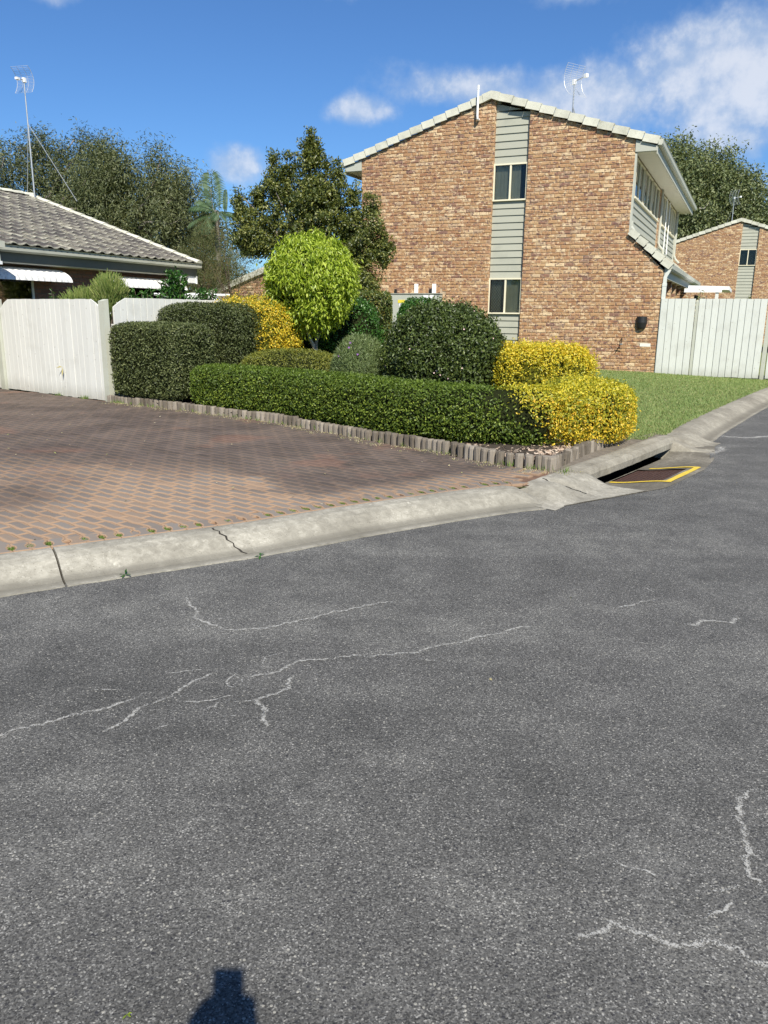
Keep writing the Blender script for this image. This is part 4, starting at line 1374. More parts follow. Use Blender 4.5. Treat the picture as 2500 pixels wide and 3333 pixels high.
def window(parent, x0, x1, z0, z1, y, mat='frame', grille=False, curtain=(0, 1), tf=None, split=0.5, fw=.035):
    """two-light sliding window facing -y; tf maps local (x,y,z)"""
    tf = tf or (lambda p: p)
    fr = MB(); f_ = fw

    def bx(mb, a, b, c, d, e, g):
        mb.hexa([tf(p) for p in ((a, c, e), (b, c, e), (b, d, e), (a, d, e), (a, c, g), (b, c, g), (b, d, g), (a, d, g))])
    xm = x0 + (x1 - x0) * split
    bx(fr, x0, x1, y - .05, y + .03, z1 - f_, z1); bx(fr, x0, x1, y - .065, y + .03, z0, z0 + f_)
    bx(fr, x0, x0 + f_, y - .05, y + .03, z0 + f_, z1 - f_); bx(fr, x1 - f_, x1, y - .05, y + .03, z0 + f_, z1 - f_)
    bx(fr, xm - .022, xm + .022, y - .04, y + .028, z0 + f_, z1 - f_)
    w_ = part('window', fr, M[mat], parent)
    for a, b in ((x0 + f_, xm - .022), (xm + .022, x1 - f_)):
        g = MB(); bx(g, a, b, y - .012, y - .006, z0 + f_, z1 - f_); part('pane', g, M['glass'], w_)
    g = MB(); bx(g, x0 + f_, x1 - f_, y + .14, y + .16, z0, z1); bx(g, x0, x0 + .01, y + .031, y + .14, z0, z1); bx(g, x1 - .01, x1, y + .031, y + .14, z0, z1)
    part('room_backdrop', g, M['room'], w_)
    if curtain:
        g = MB(); a, b = x0 + f_ + (x1 - x0) * curtain[0], x0 + f_ + (x1 - x0 - 2 * f_) * curtain[1]
        n = 24; vs = []; fs = []
        for k in range(n + 1):
            xx = a + (b - a) * k / n; yy = y + .06 + .004 * math.sin(k * 1.9)
            vs += [tf((xx, yy, z0 + .01)), tf((xx, yy, z1 - .01))]
        for k in range(n):
            fs.append((2 * k, 2 * k + 2, 2 * k + 3, 2 * k + 1))
        g.raw(vs, fs); part('curtain', g, M['curtain'], w_)
    if grille:
        g = MB(); a, b, c, d = x0 + f_, xm - .03, z0 + f_, z1 - f_
        bx(g, a, a + .02, y - .046, y - .03, c, d); bx(g, b - .02, b, y - .046, y - .03, c, d); bx(g, a + .02, b - .02, y - .046, y - .03, c, c + .02); bx(g, a + .02, b - .02, y - .046, y - .03, d - .02, d)
        st = .085
        for sgn in (1, -1):
            k = -20
            while k < 30:
                # line z = c + sgn*1.3*(x-a) + k*st clipped to the pane
                pts = []
                for q_ in range(0, 21):
                    xx = a + (b - a) * q_ / 20; zz = c + sgn * 1.25 * (xx - a) + k * st
                    if c <= zz <= d:
                        pts.append((xx, zz))
                if len(pts) > 1:
                    (xa, za), (xb, zb) = pts[0], pts[-1]
                    g.hexa([tf(p) for p in ((xa, y - .042, za - .005), (xb, y - .042, zb - .005), (xb, y - .034, zb - .005), (xa, y - .034, za - .005), (xa, y - .042, za + .005), (xb, y - .042, zb + .005), (xb, y - .034, zb + .005), (xa, y - .034, za + .005))])
                k += 1
        part('security_grille', g, M['black'], w_)
    return w_


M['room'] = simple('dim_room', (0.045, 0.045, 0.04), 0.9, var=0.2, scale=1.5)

# roof lines of the two-storey gable (local x, absolute z)
XL, XR, XK, XG = -8.045, -0.885, 0.0, -4.44


def roof_z(x, top=False):
    z_ = 6.715 - (XG - x) * 0.326 if x < XG else 6.715 - (x - XG) * 0.331
    return z_ + (0.172 if top else 0)


def knee_z(x):
    return 3.43 - (x - (-0.9)) * 0.94


def gable_intervals(z):
    a_ = XL; b_ = XR
    if z > roof_z(XL):
        a_ = XG - (6.715 - z) / .326
    if z > roof_z(XR):
        b_ = XG + (6.715 - z) / .331
    if z < 3.43:
        b_ = min(XK, -0.9 + (3.43 - z) / .94)
    S0, S1 = -4.345, -3.452
    out = []
    if a_ < min(b_, S0):
        out.append((a_, min(b_, S0)))
    if b_ > S1:
        out.append((max(a_, S1), b_))
    return out


def build_house(label, loc, rz, near, group):
    t_ = thing('brick_house', label, 'house', loc, rz, group)
    D = 12.6
    # wall masses
    wl_ = MB()
    f0, f1 = (lambda p: (p[0], 0.0, p[1])), (lambda p: (p[0], 0.11, p[1]))
    wl_.prism([(XL, 0.0), (-4.345, 0.0), (-4.345, 6.72), (XL, roof_z(XL))], f0, f1)
    wl_.prism([(-3.452, 0.0), (XK, 0.0), (XK, 2.60), (-0.9, 3.43), (XR, 3.43), (XR, roof_z(XR)), (-3.452, roof_z(-3.452))], f0, f1)
    part('wall', wl_, M['mortar'], t_)
    wl_ = MB()
    wl_.box(XL, XL + .11, .11, D, 0, 5.25)
    wl_.prism([(XL, 0.0), (XR, 0.0), (XR, roof_z(XR)), (XG, 6.70), (XL, roof_z(XL))], lambda p: (p[0], D, p[1]), lambda p: (p[0], D + .11, p[1]))
    part('side_wall', wl_, M['brick'], t_)
    # bricks of the gable
    rows = brick_rows(0.12, 6.8, gable_intervals, base=0.14)
    meters = lambda x, z: -7.25 < x < -5.62 and 2.055 < z < 2.23
    extra = None
    if near:
        rows = [q for q in rows if not meters((q[0] + q[1]) / 2, (q[2] + q[3]) / 2)]
        rows = [q for q in rows if not (-0.41 < (q[0] + q[1]) / 2 < -0.13 and 0.80 < (q[2] + q[3]) / 2 < 0.88)]

        def extra(mb, r_):
            x = -7.22
            while x < -5.68:
                vs, fs = brick_geo(0, .164, 0, .076, r_)
                mb.raw([(x + .076 - v[2], v[1], 2.064 + v[0]) for v in vs], fs, r_.random()); x += BH
        rank = lambda q: math.hypot((q[0] + q[1]) / 2 + 0.6, ((q[2] + q[3]) / 2 - 1.5) * 1.0)
        lay_bricks(rows, t_, 0.0, M['brick'], rank, 300, extra=extra)
    else:
        lay_bricks(rows, t_, 0.0, M['brick'])
    # returns of the recess
    mb = MB()
    for k in range(0, 76):
        za = 0.145 + k * BH; zb = za + .076
        if zb < roof_z(-3.452):
            mb.box(-3.458 - rnd.uniform(0, .005), -3.40, 0.001 + rnd.uniform(0, .004), .108, za, zb, rnd.random())
        if zb < roof_z(-4.345):
            mb.box(-4.40, -4.339 + rnd.uniform(0, .003), 0.001 + rnd.uniform(0, .004), .108, za, zb, rnd.random())
    part('brick_return', mb, M['brick'], t_, None, 'stuff')
    # cladding boards in the recess
    a_, b_ = -4.338, -3.46

    def boards(z0, z1, n):
        h = (z1 - z0) / n
        for k in range(n):
            za, zb = z0 + k * h, z0 + (k + 1) * h
            zl, zr = min(zb, roof_z(a_) - .01), min(zb, roof_z(b_) - .01)
            if za >= roof_z(b_) - .02:
                xe = XG + (6.70 - za) / .331
                if xe < a_ + .05:
                    continue
                poly = [(a_, za), (xe, za), (a_, zl)]
            else:
                poly = [(a_, za), (b_, za), (b_, zr), (a_, zl)]
            lo = lambda z_: .065 + .025 * min(1, max(0, (z_ - za) / h))
            m_ = MB(); m_.prism(poly, lambda p: (p[0], lo(p[1]), p[1]), lambda p: (p[0], lo(p[1]) + .022, p[1]))
            part('cladding_board', m_, M['clad'], t_)
    boards(5.225, 6.80, 9); boards(2.455, 4.335, 11); boards(0.23, 1.545, 8)
    m_ = MB(); m_.box(-4.35, -3.45, .115, .14, 0, 1.54); m_.box(-4.35, -3.45, .115, .14, 2.45, 4.33); m_.box(-4.35, -3.45, .115, .14, 5.22, 6.3)
    part('backing', m_, M['dark'], t_)
    window(t_, -4.34, -3.458, 4.337, 5.222, .085, curtain=(0, .80) if near else None)
    window(t_, -4.34, -3.458, 1.548, 2.452, .085, grille=near, curtain=(0, 1))
    # bargeboard tiles
    def tile_run(x0, x1, slope, n, sgn, h=.172, ang_fn=None, zf=None):
        for k in range(n):
            xa, xb = x0 + (x1 - x0) * k / n, x0 + (x1 - x0) * (k + 1) / n
            ov = -.004
            lift_a, lift_b = (.030, -.004) if sgn > 0 else (-.004, .030)
            za, zb = zf(xa), zf(xb)
            nx, nz = -slope / math.hypot(1, slope), 1 / math.hypot(1, slope)
            p = []
            for yy in (-.085, .10):
                p += [(xa - ov * (sgn > 0), yy, za + lift_a), (xb + ov * (sgn < 0), yy, zb + lift_b)]
            q = [(v[0] + nx * h, v[1], v[2] + nz * h) for v in p]
            m_ = MB()
            # L-shaped cover: front face and a top that laps back over the roof
            fy = -.085 - (.006 if k % 2 else 0)
            A = (p[0][0], fy, p[0][2]); B = (p[1][0], fy, p[1][2]); C_ = (q[1][0], fy, q[1][2]); D_ = (q[0][0], fy, q[0][2])
            bk = lambda v, y_: (v[0], y_, v[2])
            m_.hexa([A, B, bk(B, -.05), bk(A, -.05), D_, C_, bk(C_, -.05), bk(D_, -.05)])
            up_ = lambda v, o_: (v[0] + nx * o_, v[1], v[2] + nz * o_)
            m_.hexa([up_(bk(D_, -.05), -.02), up_(bk(C_, -.05), -.02), up_(bk(C_, .20), -.02), up_(bk(D_, .20), -.02), bk(D_, -.0499), bk(C_, -.0499), bk(C_, .20), bk(D_, .20)])
            part('barge_tile', m_, M['tile_pale'], t_)
    tile_run(-8.55, -4.62, .326, 12, 1, zf=lambda x: roof_z(x) + .004)
    tile_run(-4.28, -0.39, .331 * -1, 11, -1, zf=lambda x: roof_z(x) + .004)
    m_ = MB()
    m_.prism([(-4.64, roof_z(-4.64) + .004), (XG, 6.722), (-4.27, roof_z(-4.27) + .002), (-4.225, roof_z(-4.27) + .19), (-4.36, 6.885), (-4.46, 6.902), (-4.69, roof_z(-4.64) + .184)],
             lambda p: (p[0], -.098, p[1]), lambda p: (p[0], .20, p[1]))
    part('apex_tile', m_, M['tile_pale'], t_)
    tile_run(-0.90, 0.115, -.85, 5, -1, h=.16, zf=lambda x: 3.45 - (x + .9) * .85)
    # main roof in stepped courses
    m_ = MB()
    for sgn, x_end, sl in ((-1, -8.60, .326), (1, -0.36, .331)):
        n = 12
        for k in range(n):
            xa = XG + (x_end - XG) * k / n; xb = XG + (x_end - XG) * (k + 1) / n
            z_ = lambda x: roof_z(x) + .085
            m_.hexa([(xa, .20, z_(xa) - .03), (xb, .20, z_(xb) - .01), (xb, D + .5, z_(xb) - .01), (xa, D + .5, z_(xa) - .03),
                     (xa, .20, z_(xa) + .015), (xb, .20, z_(xb) + .05), (xb, D + .5, z_(xb) + .05), (xa, D + .5, z_(xa) + .015)])
    m_.tube([(XG, .2, 6.83), (XG, D + .5, 6.83)], .09, 8)
    part('roof', m_, M['tile_pale'], t_)
    # knee roof: courses of tiles on the lower slope
    kz = lambda x: 3.45 - (x + .9) * .85 + .10
    n = 4
    kr = part('knee_roof', MB().hexa([(-.92, .19, kz(-.92) - .1), (.11, .19, kz(.11) - .1), (.11, 11.95, kz(.11) - .1), (-.92, 11.95, kz(-.92) - .1), (-.92, .19, kz(-.92) - .03), (.11, .19, kz(.11) - .03), (.11, 11.95, kz(.11) - .03), (-.92, 11.95, kz(-.92) - .03)]), M['tile_pale'], t_)
    for k in range(n):
        xa, xb = -.92 + 1.04 * k / n, -.92 + 1.04 * (k + 1) / n + .03
        m_ = MB(); y = .205
        while y < 11.9:
            h_ = rnd.uniform(-.004, .004)
            m_.hexa([(xa, y, kz(xa) - .03), (xb, y, kz(xb) - .005), (xb, y + .295, kz(xb) - .005), (xa, y + .295, kz(xa) - .03),
                     (xa, y, kz(xa) - .008 + h_), (xb, y, kz(xb) + .03 + h_), (xb, y + .295, kz(xb) + .022 + h_), (xa, y + .295, kz(xa) - .008 + h_)], rnd.random())
            y += .30
        part('tile_course', m_, M['tile_pale'], kr)
    # eaves, gutters
    for sx, xe in ((1, -0.40), (-1, -8.53)):
        xw = XR if sx > 0 else XL
        xs = sorted((xw, xe))
        m_ = MB(); m_.box(xs[0], xs[1], .02, D, 5.262, 5.275); part('soffit', m_, M['soffit'], t_)
        m_ = MB()
        m_.prism([(xw, 5.275), (xe, 5.275), (xe, roof_z(xe) - .002), (xw, roof_z(xw) - .002)], lambda p: (p[0], -.03, p[1]), lambda p: (p[0], .015, p[1]))
        part('eave_box_end', m_, M['trim'], t_)
        m_ = MB(); m_.box(min(xe, xe + .02 * sx), max(xe, xe + .02 * sx), -.03, D, 5.20, 5.42); part('fascia', m_, M['trim'], t_)
        m_ = MB(); g0 = xe + .022 * sx; g1 = xe + .13 * sx
        m_.prism([(g0, 5.39), (g0 + .08 * sx, 5.385), (g1 - .01 * sx, 5.42), (g1, 5.50), (g1 + .012 * sx, 5.515), (g0, 5.51)], lambda p: (p[0], -.06, p[1]), lambda p: (p[0], D + .3, p[1]))
        part('gutter', m_, M['gutter'], t_)
    # lower gutter, fascia, downpipes
    m_ = MB(); m_.prism([(.06, 2.60), (.15, 2.60), (.185, 2.64), (.20, 2.74), (.06, 2.74)], lambda p: (p[0], -.02, p[1]), lambda p: (p[0], 11.95, p[1])); part('gutter', m_, M['gutter'], t_)
    m_ = MB(); m_.box(.02, .058, -.01, 11.9, 2.42, 2.64); part('fascia', m_, M['trim'], t_)
    m_ = MB(); m_.box(-.60, .02, .115, 11.9, 2.43, 2.45); part('soffit', m_, M['soffit'], t_)
    m_ = MB(); m_.box(.005, .095, -.035, .06, 1.2, 2.28); m_.box(.0, .10, -.04, .065, 2.23, 2.30); m_.box(.01, .09, -.03, .055, 2.28, 2.44); m_.hexa([(.01, -.03, 2.44), (.09, -.03, 2.44), (.09, .055, 2.44), (.01, .055, 2.44), (.07, -.03, 2.60), (.17, -.03, 2.60), (.17, .055, 2.60), (.07, .055, 2.60)])
    m_.box(.005, .095, -.035, .06, 0.1, 1.2)
    part('downpipe', m_, M['fence_g'], t_)
    # upper side wall: cladding, two window groups, brick pier
    def side(p):    # local (along, out, z): wall faces +x
        return (XR - p[1] - 0.0, p[0], p[2])
    m_ = MB(); m_.box(XR - .12, XR - .03, .11, 11.9, 3.4, 4.30); m_.box(XR - .12, XR - .03, .11, 11.9, 5.2, 5.30); m_.box(XR - .12, XR - .03, 11.4, 11.9, 4.3, 5.2)
    m_.box(-2.6, -2.5, .2, 11.9, 3.4, 5.4)
    part('side_frame', m_, M['room'], t_)
    for y0, y1 in ((.12, 5.78), (6.85, 11.86)):
        n = 5; h = (4.30 - 3.50) / n
        for k in range(n):
            za, zb = 3.46 + k * h * 1.03, 3.46 + (k + 1) * h * 1.03
            m_ = MB(); m_.hexa([(XR - .035, y0, za), (XR + .012, y0, za), (XR + .012, y1, za), (XR - .035, y1, za), (XR - .035, y0, zb), (XR - .012, y0, zb), (XR - .012, y1, zb), (XR - .035, y1, zb)])
            part('cladding_board', m_, M['clad'], t_)
    m_ = MB(); m_.box(XR - .03, XR + .045, .0, .115, 3.50, 5.262); part('corner_board', m_, M['trim'], t_)
    m_ = MB(); m_.box(XR - .03, XR + .045, 11.75, 11.9, 3.45, 5.262); part('corner_board', m_, M['trim'], t_)
    # brick pier between
    m_ = MB()
    m_.box(XR - .03, XR + .015, 5.80, 6.30, 3.5, 5.26)
    part('pier', m_, M['mortar'], t_)
    r_ = random.Random(3); m_ = MB()
    for k in range(20):
        z_ = 3.52 + k * BH
        for yy in ((5.80, 6.03), (6.04, 6.30)) if k % 2 else ((5.80, 5.92), (5.93, 6.15), (6.16, 6.30)):
            m_.box(XR + .0155, XR + .024 + r_.uniform(0, .004), yy[0], yy[1], z_, z_ + .076, r_.random())
    part('brickwork', m_, M['brick'], t_, None, 'stuff')
    tfw = lambda p: (XR - p[1] + .06, p[0], p[2])
    for (a0, a1) in ((.30, 1.95), (2.15, 3.85), (4.05, 5.70), (6.95, 8.4), (8.6, 10.0), (10.2, 11.4)):
        window(t_, a0, a1, 4.33, 5.20, 0.085, 'frame', curtain=None, tf=tfw, fw=.02)
    for a0 in (.12, 1.97, 3.87):
        pass
    m_ = MB()
    for (a0, a1) in ((.12, .30), (1.95, 2.15), (3.85, 4.05), (5.70, 5.80), (6.30, 6.95), (8.4, 8.6), (10.0, 10.2), (11.4, 11.75)):
        m_.box(XR - .03, XR + .012, a0, a1, 4.31, 5.262)
    m_.box(XR - .03, XR + .010, .115, 11.75, 5.20, 5.262)
    part('window_trim', m_, M['side_trim'], t_)
    m_ = MB(); m_.box(XR - .03, XR + .05, .30, 5.70, 4.295, 4.33); m_.box(XR - .03, XR + .05, 6.95, 11.4, 4.295, 4.33)
    part('sill', m_, M['frame'], t_)
    m_ = MB(); m_.tube([(XR + .055, 6.12, 5.26), (XR + .055, 6.12, 3.72), (XR + .11, 6.12, 3.60), (XR + .20, 6.12, 3.52), (XR + .22, 6.12, 3.38)], .04, 8); part('downpipe', m_, M['trim'], t_)
    m_ = MB(); m_.tube([(XR + .055, 11.8, 5.26), (XR + .055, 11.8, 3.72), (XR + .12, 11.8, 3.58), (XR + .25, 11.8, 3.45)], .04, 8); part('downpipe', m_, M['trim'], t_)
    m_ = MB(); m_.tube([(XR + .03, .06, 3.75), (XR + .03, .06, 3.62), (XR + .10, .06, 3.50)], .055, 8); part('downpipe', m_, M['trim'], t_)
    for yy in (7.7, 8.7):
        m_ = MB(); m_.tube([(XR + .05, yy, 5.2), (XR + .07, yy, 3.55)], .018, 6); part('conduit', m_, M['white'], t_)
    # lower side wall under the knee: brick, openings, piers
    m_ = MB(); m_.box(-.70, -.60, .11, 11.9, 0, 3.3)
    part('side_wall', m_, M['brick'], t_)
    for yy in (1.0, 2.6, 4.0, 5.6, 8.2):
        m_ = MB()
        for k in range(28):
            z_ = .1 + k * BH
            m_.box(-.60, -.02 - rnd.uniform(0, .004), yy, yy + .115, z_, z_ + .076, rnd.random()); m_.box(-.60, -.02 - rnd.uniform(0, .004), yy + .120, yy + .235, z_, z_ + .076, rnd.random())
        part('pier', m_, M['brick'], t_)
    return t_


house = build_house('large two-storey brick house with gable wall, grey clad window strip and pale barge tiles', (HO.x, HO.y, 0), HA, True, 'brick units of the complex')
fo = HO + HX * 5.43 + HY * 30.2
build_house('more distant brick gable house half hidden behind the white patio roof at far right', (fo.x, fo.y, 0), HA, False, 'brick units of the complex')


def HP(x, y, z):
    p = HO + HX * x + HY * y
    return (p.x, p.y, z)


# vent pipe, wall lamp, meter box, tap: fixed on the gable, each its own thing
t_ = thing('vent_pipe', 'white vent pipe on the gable beside the apex, rising above the barge tiles', 'vent pipe', HP(-4.77, -.14, 6.3), HA)
m_ = MB(); m_.tube([(0, 0, .02), (0, 0, .74)], .028, 10); m_.tube([(0, 0, .64), (0, 0, .66)], .031, 10); part('pipe', m_, M['white'], t_)
m_ = MB(); m_.tube([(0, .14, -.02), (0, .06, -.03), (0, .01, -.015), (0, 0, .03)], .031, 10); part('elbow', m_, M['white'], t_)
t_ = thing('wall_lamp', 'black half-dome wall lamp low on the brick gable near the white fence', 'wall lamp', HP(-.40, 0, 1.36), HA)
m_ = MB(); vs, fs = [], []
nn = 12
for j, (zz, rr) in enumerate(((.165, .10), (.15, .118), (.02, .128), (-.10, .105), (-.13, .09))):
    for k in range(nn + 1):
        a_ = math.pi * k / nn
        vs.append((math.cos(a_) * rr * 1.02, -math.sin(a_) * rr * 1.05 - .012, zz))
for j in range(4):
    for k in range(nn):
        fs.append((j * (nn + 1) + k, j * (nn + 1) + k + 1, (j + 1) * (nn + 1) + k + 1, (j + 1) * (nn + 1) + k))
fs.append(tuple(range(nn + 1)))
m_.raw(vs, fs); part('shade', m_, M['black'], t_)
m_ = MB(); m_.box(-.10, .10, -.024, -.013, -.10, .12); part('backplate', m_, M['black'], t_)
t_ = thing('meter_box', 'grey green electricity meter cabinet on the house wall with yellow sticker', 'meter box', HP(-6.44, -.02, 1.45), HA)
m_ = MB(); m_.box(-.82, .83, -.20, .0, -.75, .595); part('cabinet', m_, M['box'], t_)
m_ = MB(); m_.box(-.80, -.02, -.212, -.201, -.72, .57); part('door', m_, M['box'], t_)
m_ = MB(); m_.box(.0, .66, -.212, -.201, -.72, .57); part('door', m_, M['box'], t_)
m_ = MB(); m_.box(-.84, .85, -.23, .0, .596, .61); part('lid', m_, M['box'], t_)
for nm, x0, x1, z0, z1, mm in (('sticker', -.38, -.17, .36, .44, 'sticker_y'), ('sticker', -.34, -.20, .26, .345, 'sticker_w'), ('sticker', .36, .50, .42, .565, 'sticker_w'), ('sticker', .38, .49, .36, .415, 'sticker_t'), ('sticker', .55, .66, .40, .565, 'sticker_w')):
    m_ = MB(); m_.box(x0, x1, -.2195, -.2125, z0, z1); part(nm, m_, M[mm], t_)
fc = bpy.data.curves.new('letter', 'FONT'); fc.body = 'A'; fc.size = .09; fc.extrude = .001; fc.materials.append(M['black'])
tmp = bpy.data.objects.new('letter_curve', fc); COL.objects.link(tmp); bpy.context.view_layer.update()
me = bpy.data.meshes.new_from_object(tmp.evaluated_get(bpy.context.evaluated_depsgraph_get())); bpy.data.objects.remove(tmp)
o = link('letter', me, t_); o.location = (-.325, -.2215, .27); o.rotation_euler = (R(90), 0, 0)
for x0, lab in ((.84, 'right'), (.32, 'left')):
    o = link('vent_cover', MB().box(-.055, .055, -.03, 0, 0, .24).mesh('vent_cover', M['white'])); o.location = HP(-6.44 + x0 - .25, -.012, 2.075); o.rotation_euler = (0, 0, HA)
    tag(o, 'white vent cover on the bricks above the %s end of the meter cabinet' % lab if lab == 'right' else 'white vent cover above the middle of the meter cabinet', 'vent cover')
for x0, lab in ((-6.98, 'left'), (-5.95, 'right')):
    o = link('cable_clip', MB().box(-.03, .03, -.04, 0, 0, .11).mesh('cable_clip', M['black'])); o.location = HP(x0, -.012, 2.07); o.rotation_euler = (0, 0, HA)
    tag(o, 'small black bracket standing above the %s part of the meter cabinet' % lab, 'bracket')
t_ = thing('garden_tap', 'small dark tap and bent pipe on the bricks left below the wall lamp', 'tap', HP(-.86, -.02, .85), HA)
m_ = MB(); m_.tube([(.03, -.01, .16), (.03, -.05, .15), (.03, -.06, .03), (.0, -.07, -.03)], .010, 7); part('spout', m_, M['black'], t_)
m_ = MB(); m_.tube([(.0, -.07, -.03), (-.05, -.05, -.12), (-.10, -.02, -.20)], .010, 7); m_.tube([(-.10, -.04, -.09), (.04, -.04, -.12)], .008, 6); part('pipe', m_, M['black'], t_)
m_ = MB(); m_.tube([(.0, -.075, .0), (.06, -.075, .0)], .012, 7); part('handle', m_, M['metal'], t_)
o = link('weep_brick', MB().box(-.125, .125, -.02, .03, 0, .078).mesh('weep_brick', M['soffit'])); o.location = HP(-.27, 0, .805); o.rotation_euler = (0, 0, HA)
o.parent = house; o.location = (-.27, 0, .805); o.rotation_euler = (0, 0, 0); o['label'] = 'pale replacement brick'

# patio roof beside the house
t_ = thing('patio_roof', 'flat white patio roof on a post, over the yard behind the right fence', 'patio roof', HP(.25, 5.0, 0), HA)
m_ = MB(); m_.hexa([(0, 0, 2.33), (1.12, 0, 2.29), (1.12, 3.2, 2.29), (0, 3.2, 2.33), (0, 0, 2.42), (1.12, 0, 2.39), (1.12, 3.2, 2.39), (0, 3.2, 2.42)]); part('roof_sheet', m_, M['white'], t_)
m_ = MB(); m_.box(-.10, .93, -.03, .02, 2.22, 2.335); part('beam', m_, M['white'], t_)
m_ = MB(); m_.box(.76, .85, .0, .09, .1, 2.22); part('post', m_, M['fence'], t_)
# wall end seen under it, its shelter shade put into the dark colour
o = link('shade_toned_wall', MB().box(0, .06, 0, 2.6, .1, 2.15).mesh('shade_toned_wall', M['room'])); o.location = HP(.42, 5.3, 0); o.rotation_euler = (0, 0, HA)
tag(o, 'wall end coloured dark for the shade under the white patio roof', 'screen')


# ------------------------------------------------------------------ fences
def fence(label, p0, dirv, z0f, z1, spans, mat, post_mat, posts, pw=.145, gap=.004, group=None, cat='fence', cut=None, ch=.003):
    """palings along a line; spans: [(a,b)] ; posts: [(s, width, extra height)]"""
    t_ = thing('paling_fence', label, cat, (p0[0], p0[1], 0), math.atan2(dirv[1], dirv[0]), group)
    for (a_, b_) in spans:
        n = max(1, int(round((b_ - a_) / pw))); w_ = (b_ - a_) / n
        for k in range(n):
            xa, xb = a_ + k * w_ + gap / 2, a_ + (k + 1) * w_ - gap / 2
            ta, tb = z1, z1
            if cut:
                ta = z1 - cut(xa, a_, b_); tb = z1 - cut(xb, a_, b_)
            zb_ = z0f((xa + xb) / 2) + rnd.uniform(-.008, .008)
            yo = rnd.uniform(-.004, .004); tp = rnd.uniform(-.002, .003)
            m_ = MB()
            sec = [(xa + ch, yo), (xb - ch, yo), (xb, yo + ch * .9), (xb, yo + .020), (xa, yo + .020), (xa, yo + ch * .9)]
            tz = lambda x: ta + (tb - ta) * (x - xa) / (xb - xa) + tp
            m_.prism(sec, lambda p: (p[0], p[1], zb_), lambda p: (p[0], p[1], tz(p[0])))
            part('paling', m_, mat, t_)
        # lapped boards behind close the gaps
        bb_ = MB()
        for k in range(1, n):
            xc = a_ + k * w_; tc_ = z1 - (cut(xc, a_, b_) if cut else 0) - .012
            bb_.box(xc - .035, xc + .035, .026, .034, z0f(xc), tc_)
        part('backing_lath', bb_, mat, t_, None, 'stuff')
        for zz in (.45, z1 - .45):
            m_ = MB(); m_.box(a_, b_, .035, .075, z0f(a_) + zz - .04 if zz < 1 else zz - .04, z0f(a_) + zz + .04 if zz < 1 else zz + .04); part('rail', m_, mat, t_)
    for (s_, w_, hx, yo) in posts:
        m_ = MB(); m_.hexa([(s_ - w_ / 2, yo, 0.0), (s_ + w_ / 2, yo, 0.0), (s_ + w_ / 2, yo + .1, 0.0), (s_ - w_ / 2, yo + .1, 0.0),
                            (s_ - w_ / 2, yo, z1 + hx - .03), (s_ + w_ / 2, yo, z1 + hx - .03), (s_ + w_ / 2, yo + .1, z1 + hx), (s_ - w_ / 2, yo + .1, z1 + hx)])
        part('post', m_, post_mat, t_)
    return t_


fence('tall white paling fence joining the right corner of the brick house beside the lawn', HP(0, -.05, 0), (HX.x, HX.y), lambda s_: .14, 1.945,
      [(.012, .795), (.87, 2.34), (2.47, 6.4)], M['fence_g'], M['post'], [(.835, .062, -.03, -.012), (2.405, .09, -.02, -.02)], .147, .009)


def gate_cut(x, a_, b_):
    e_ = min(x - a_, b_ - x)
    return max(0, .17 - e_ * .75)


gl = (FR - FL).length
L0 = FL - gdir * 3.2
s1 = 3.2
t_ = fence('white paling gate with clipped top corners closing the end of the driveway', (L0.x, L0.y), (gdir.x, gdir.y), lambda s_: .125 - .018 * smooth(s_, 3, 6), 1.71,
           [(.1, s1 - .05), (s1 + .09, s1 + gl - .04)], M['fence'], M['post'], [(s1 + .02, .13, .0, -.05), (s1 + gl + .03, .125, .0, -.06)], .140, .006, cat='gate', cut=gate_cut)
m_ = MB(); m_.box(s1 + gl + .03 - .07, s1 + gl + .03 + .07, -.07, .05, 1.2, 1.21)
d2 = Vector((.5, .866))
p0 = FR + Vector((.10, .06))
fence('short white paling fence running back from the gate post behind the clipped box hedges', (p0.x, p0.y), (d2.x, d2.y), lambda s_: .12, 1.737,
      [(.05, 2.9)], M['fence'], M['post'], [(2.95, .1, .0, .0)], .14, .007, cut=lambda x, a_, b_: max(0, .15 - (x - a_) * .62))

# ------------------------------------------------------------------ left single-storey unit
LB = Vector((-6.82, 17.8)); la = R(68)
lh = thing('brick_bungalow', 'low brown brick house with mossy tiled roof behind the white gate on the left', 'house', (LB.x, LB.y, 0), la, 'brick units of the complex')
# local: x along the wall to the far right end, y into the house
m_ = MB(); m_.box(-8, 3.9, .0, .11, 0, 2.55); m_.box(3.79, 3.9, .11, 9.5, 0, 2.55); m_.prism([(.0, 2.5), (10.4, 2.5), (5.0, 4.45)], lambda p: (3.80, p[0], p[1]), lambda p: (3.9, p[0], p[1]))
part('wall', m_, M['mortar_brown'], lh)
rows = brick_rows(1.2, 2.60, lambda z: [(-1.15, 3.9)] if z < 2.16 else [(-4.5, 3.9)], skip=lambda x, z: 0.9 < x < 3.2 and z < 2.15, base=.14)
rb = MB(); r_ = random.Random(9)
cand = [q for q in rows if q[0] > -2 and q[1] < 1.2]
for q in rows:
    if q in cand and q[1] - q[0] > .1:
        b = MB(); w_ = (q[1] - q[0]) / 2; b.raw(*brick_geo(-w_, w_, -.0379, .0379, r_, .004, .002))
        o = link('brick', b.mesh('brick', M['brick_brown']), lh); o.location = ((q[0] + q[1]) / 2, 0, (q[2] + q[3]) / 2)
    else:
        rb.raw(*brick_geo(*q, r_, .004, .002), r_.random())
part('brickwork', rb, M['brick_brown'], lh, None, 'stuff')
m_ = MB(); m_.box(-4.4, -1.16, -.004, .0, 0.9, 2.16); part('window_recess', m_, M['dark'], lh)
m_ = MB(); m_.box(.92, 3.18, -.012, -.004, 1.0, 2.15); part('window_recess', m_, M['dark'], lh)
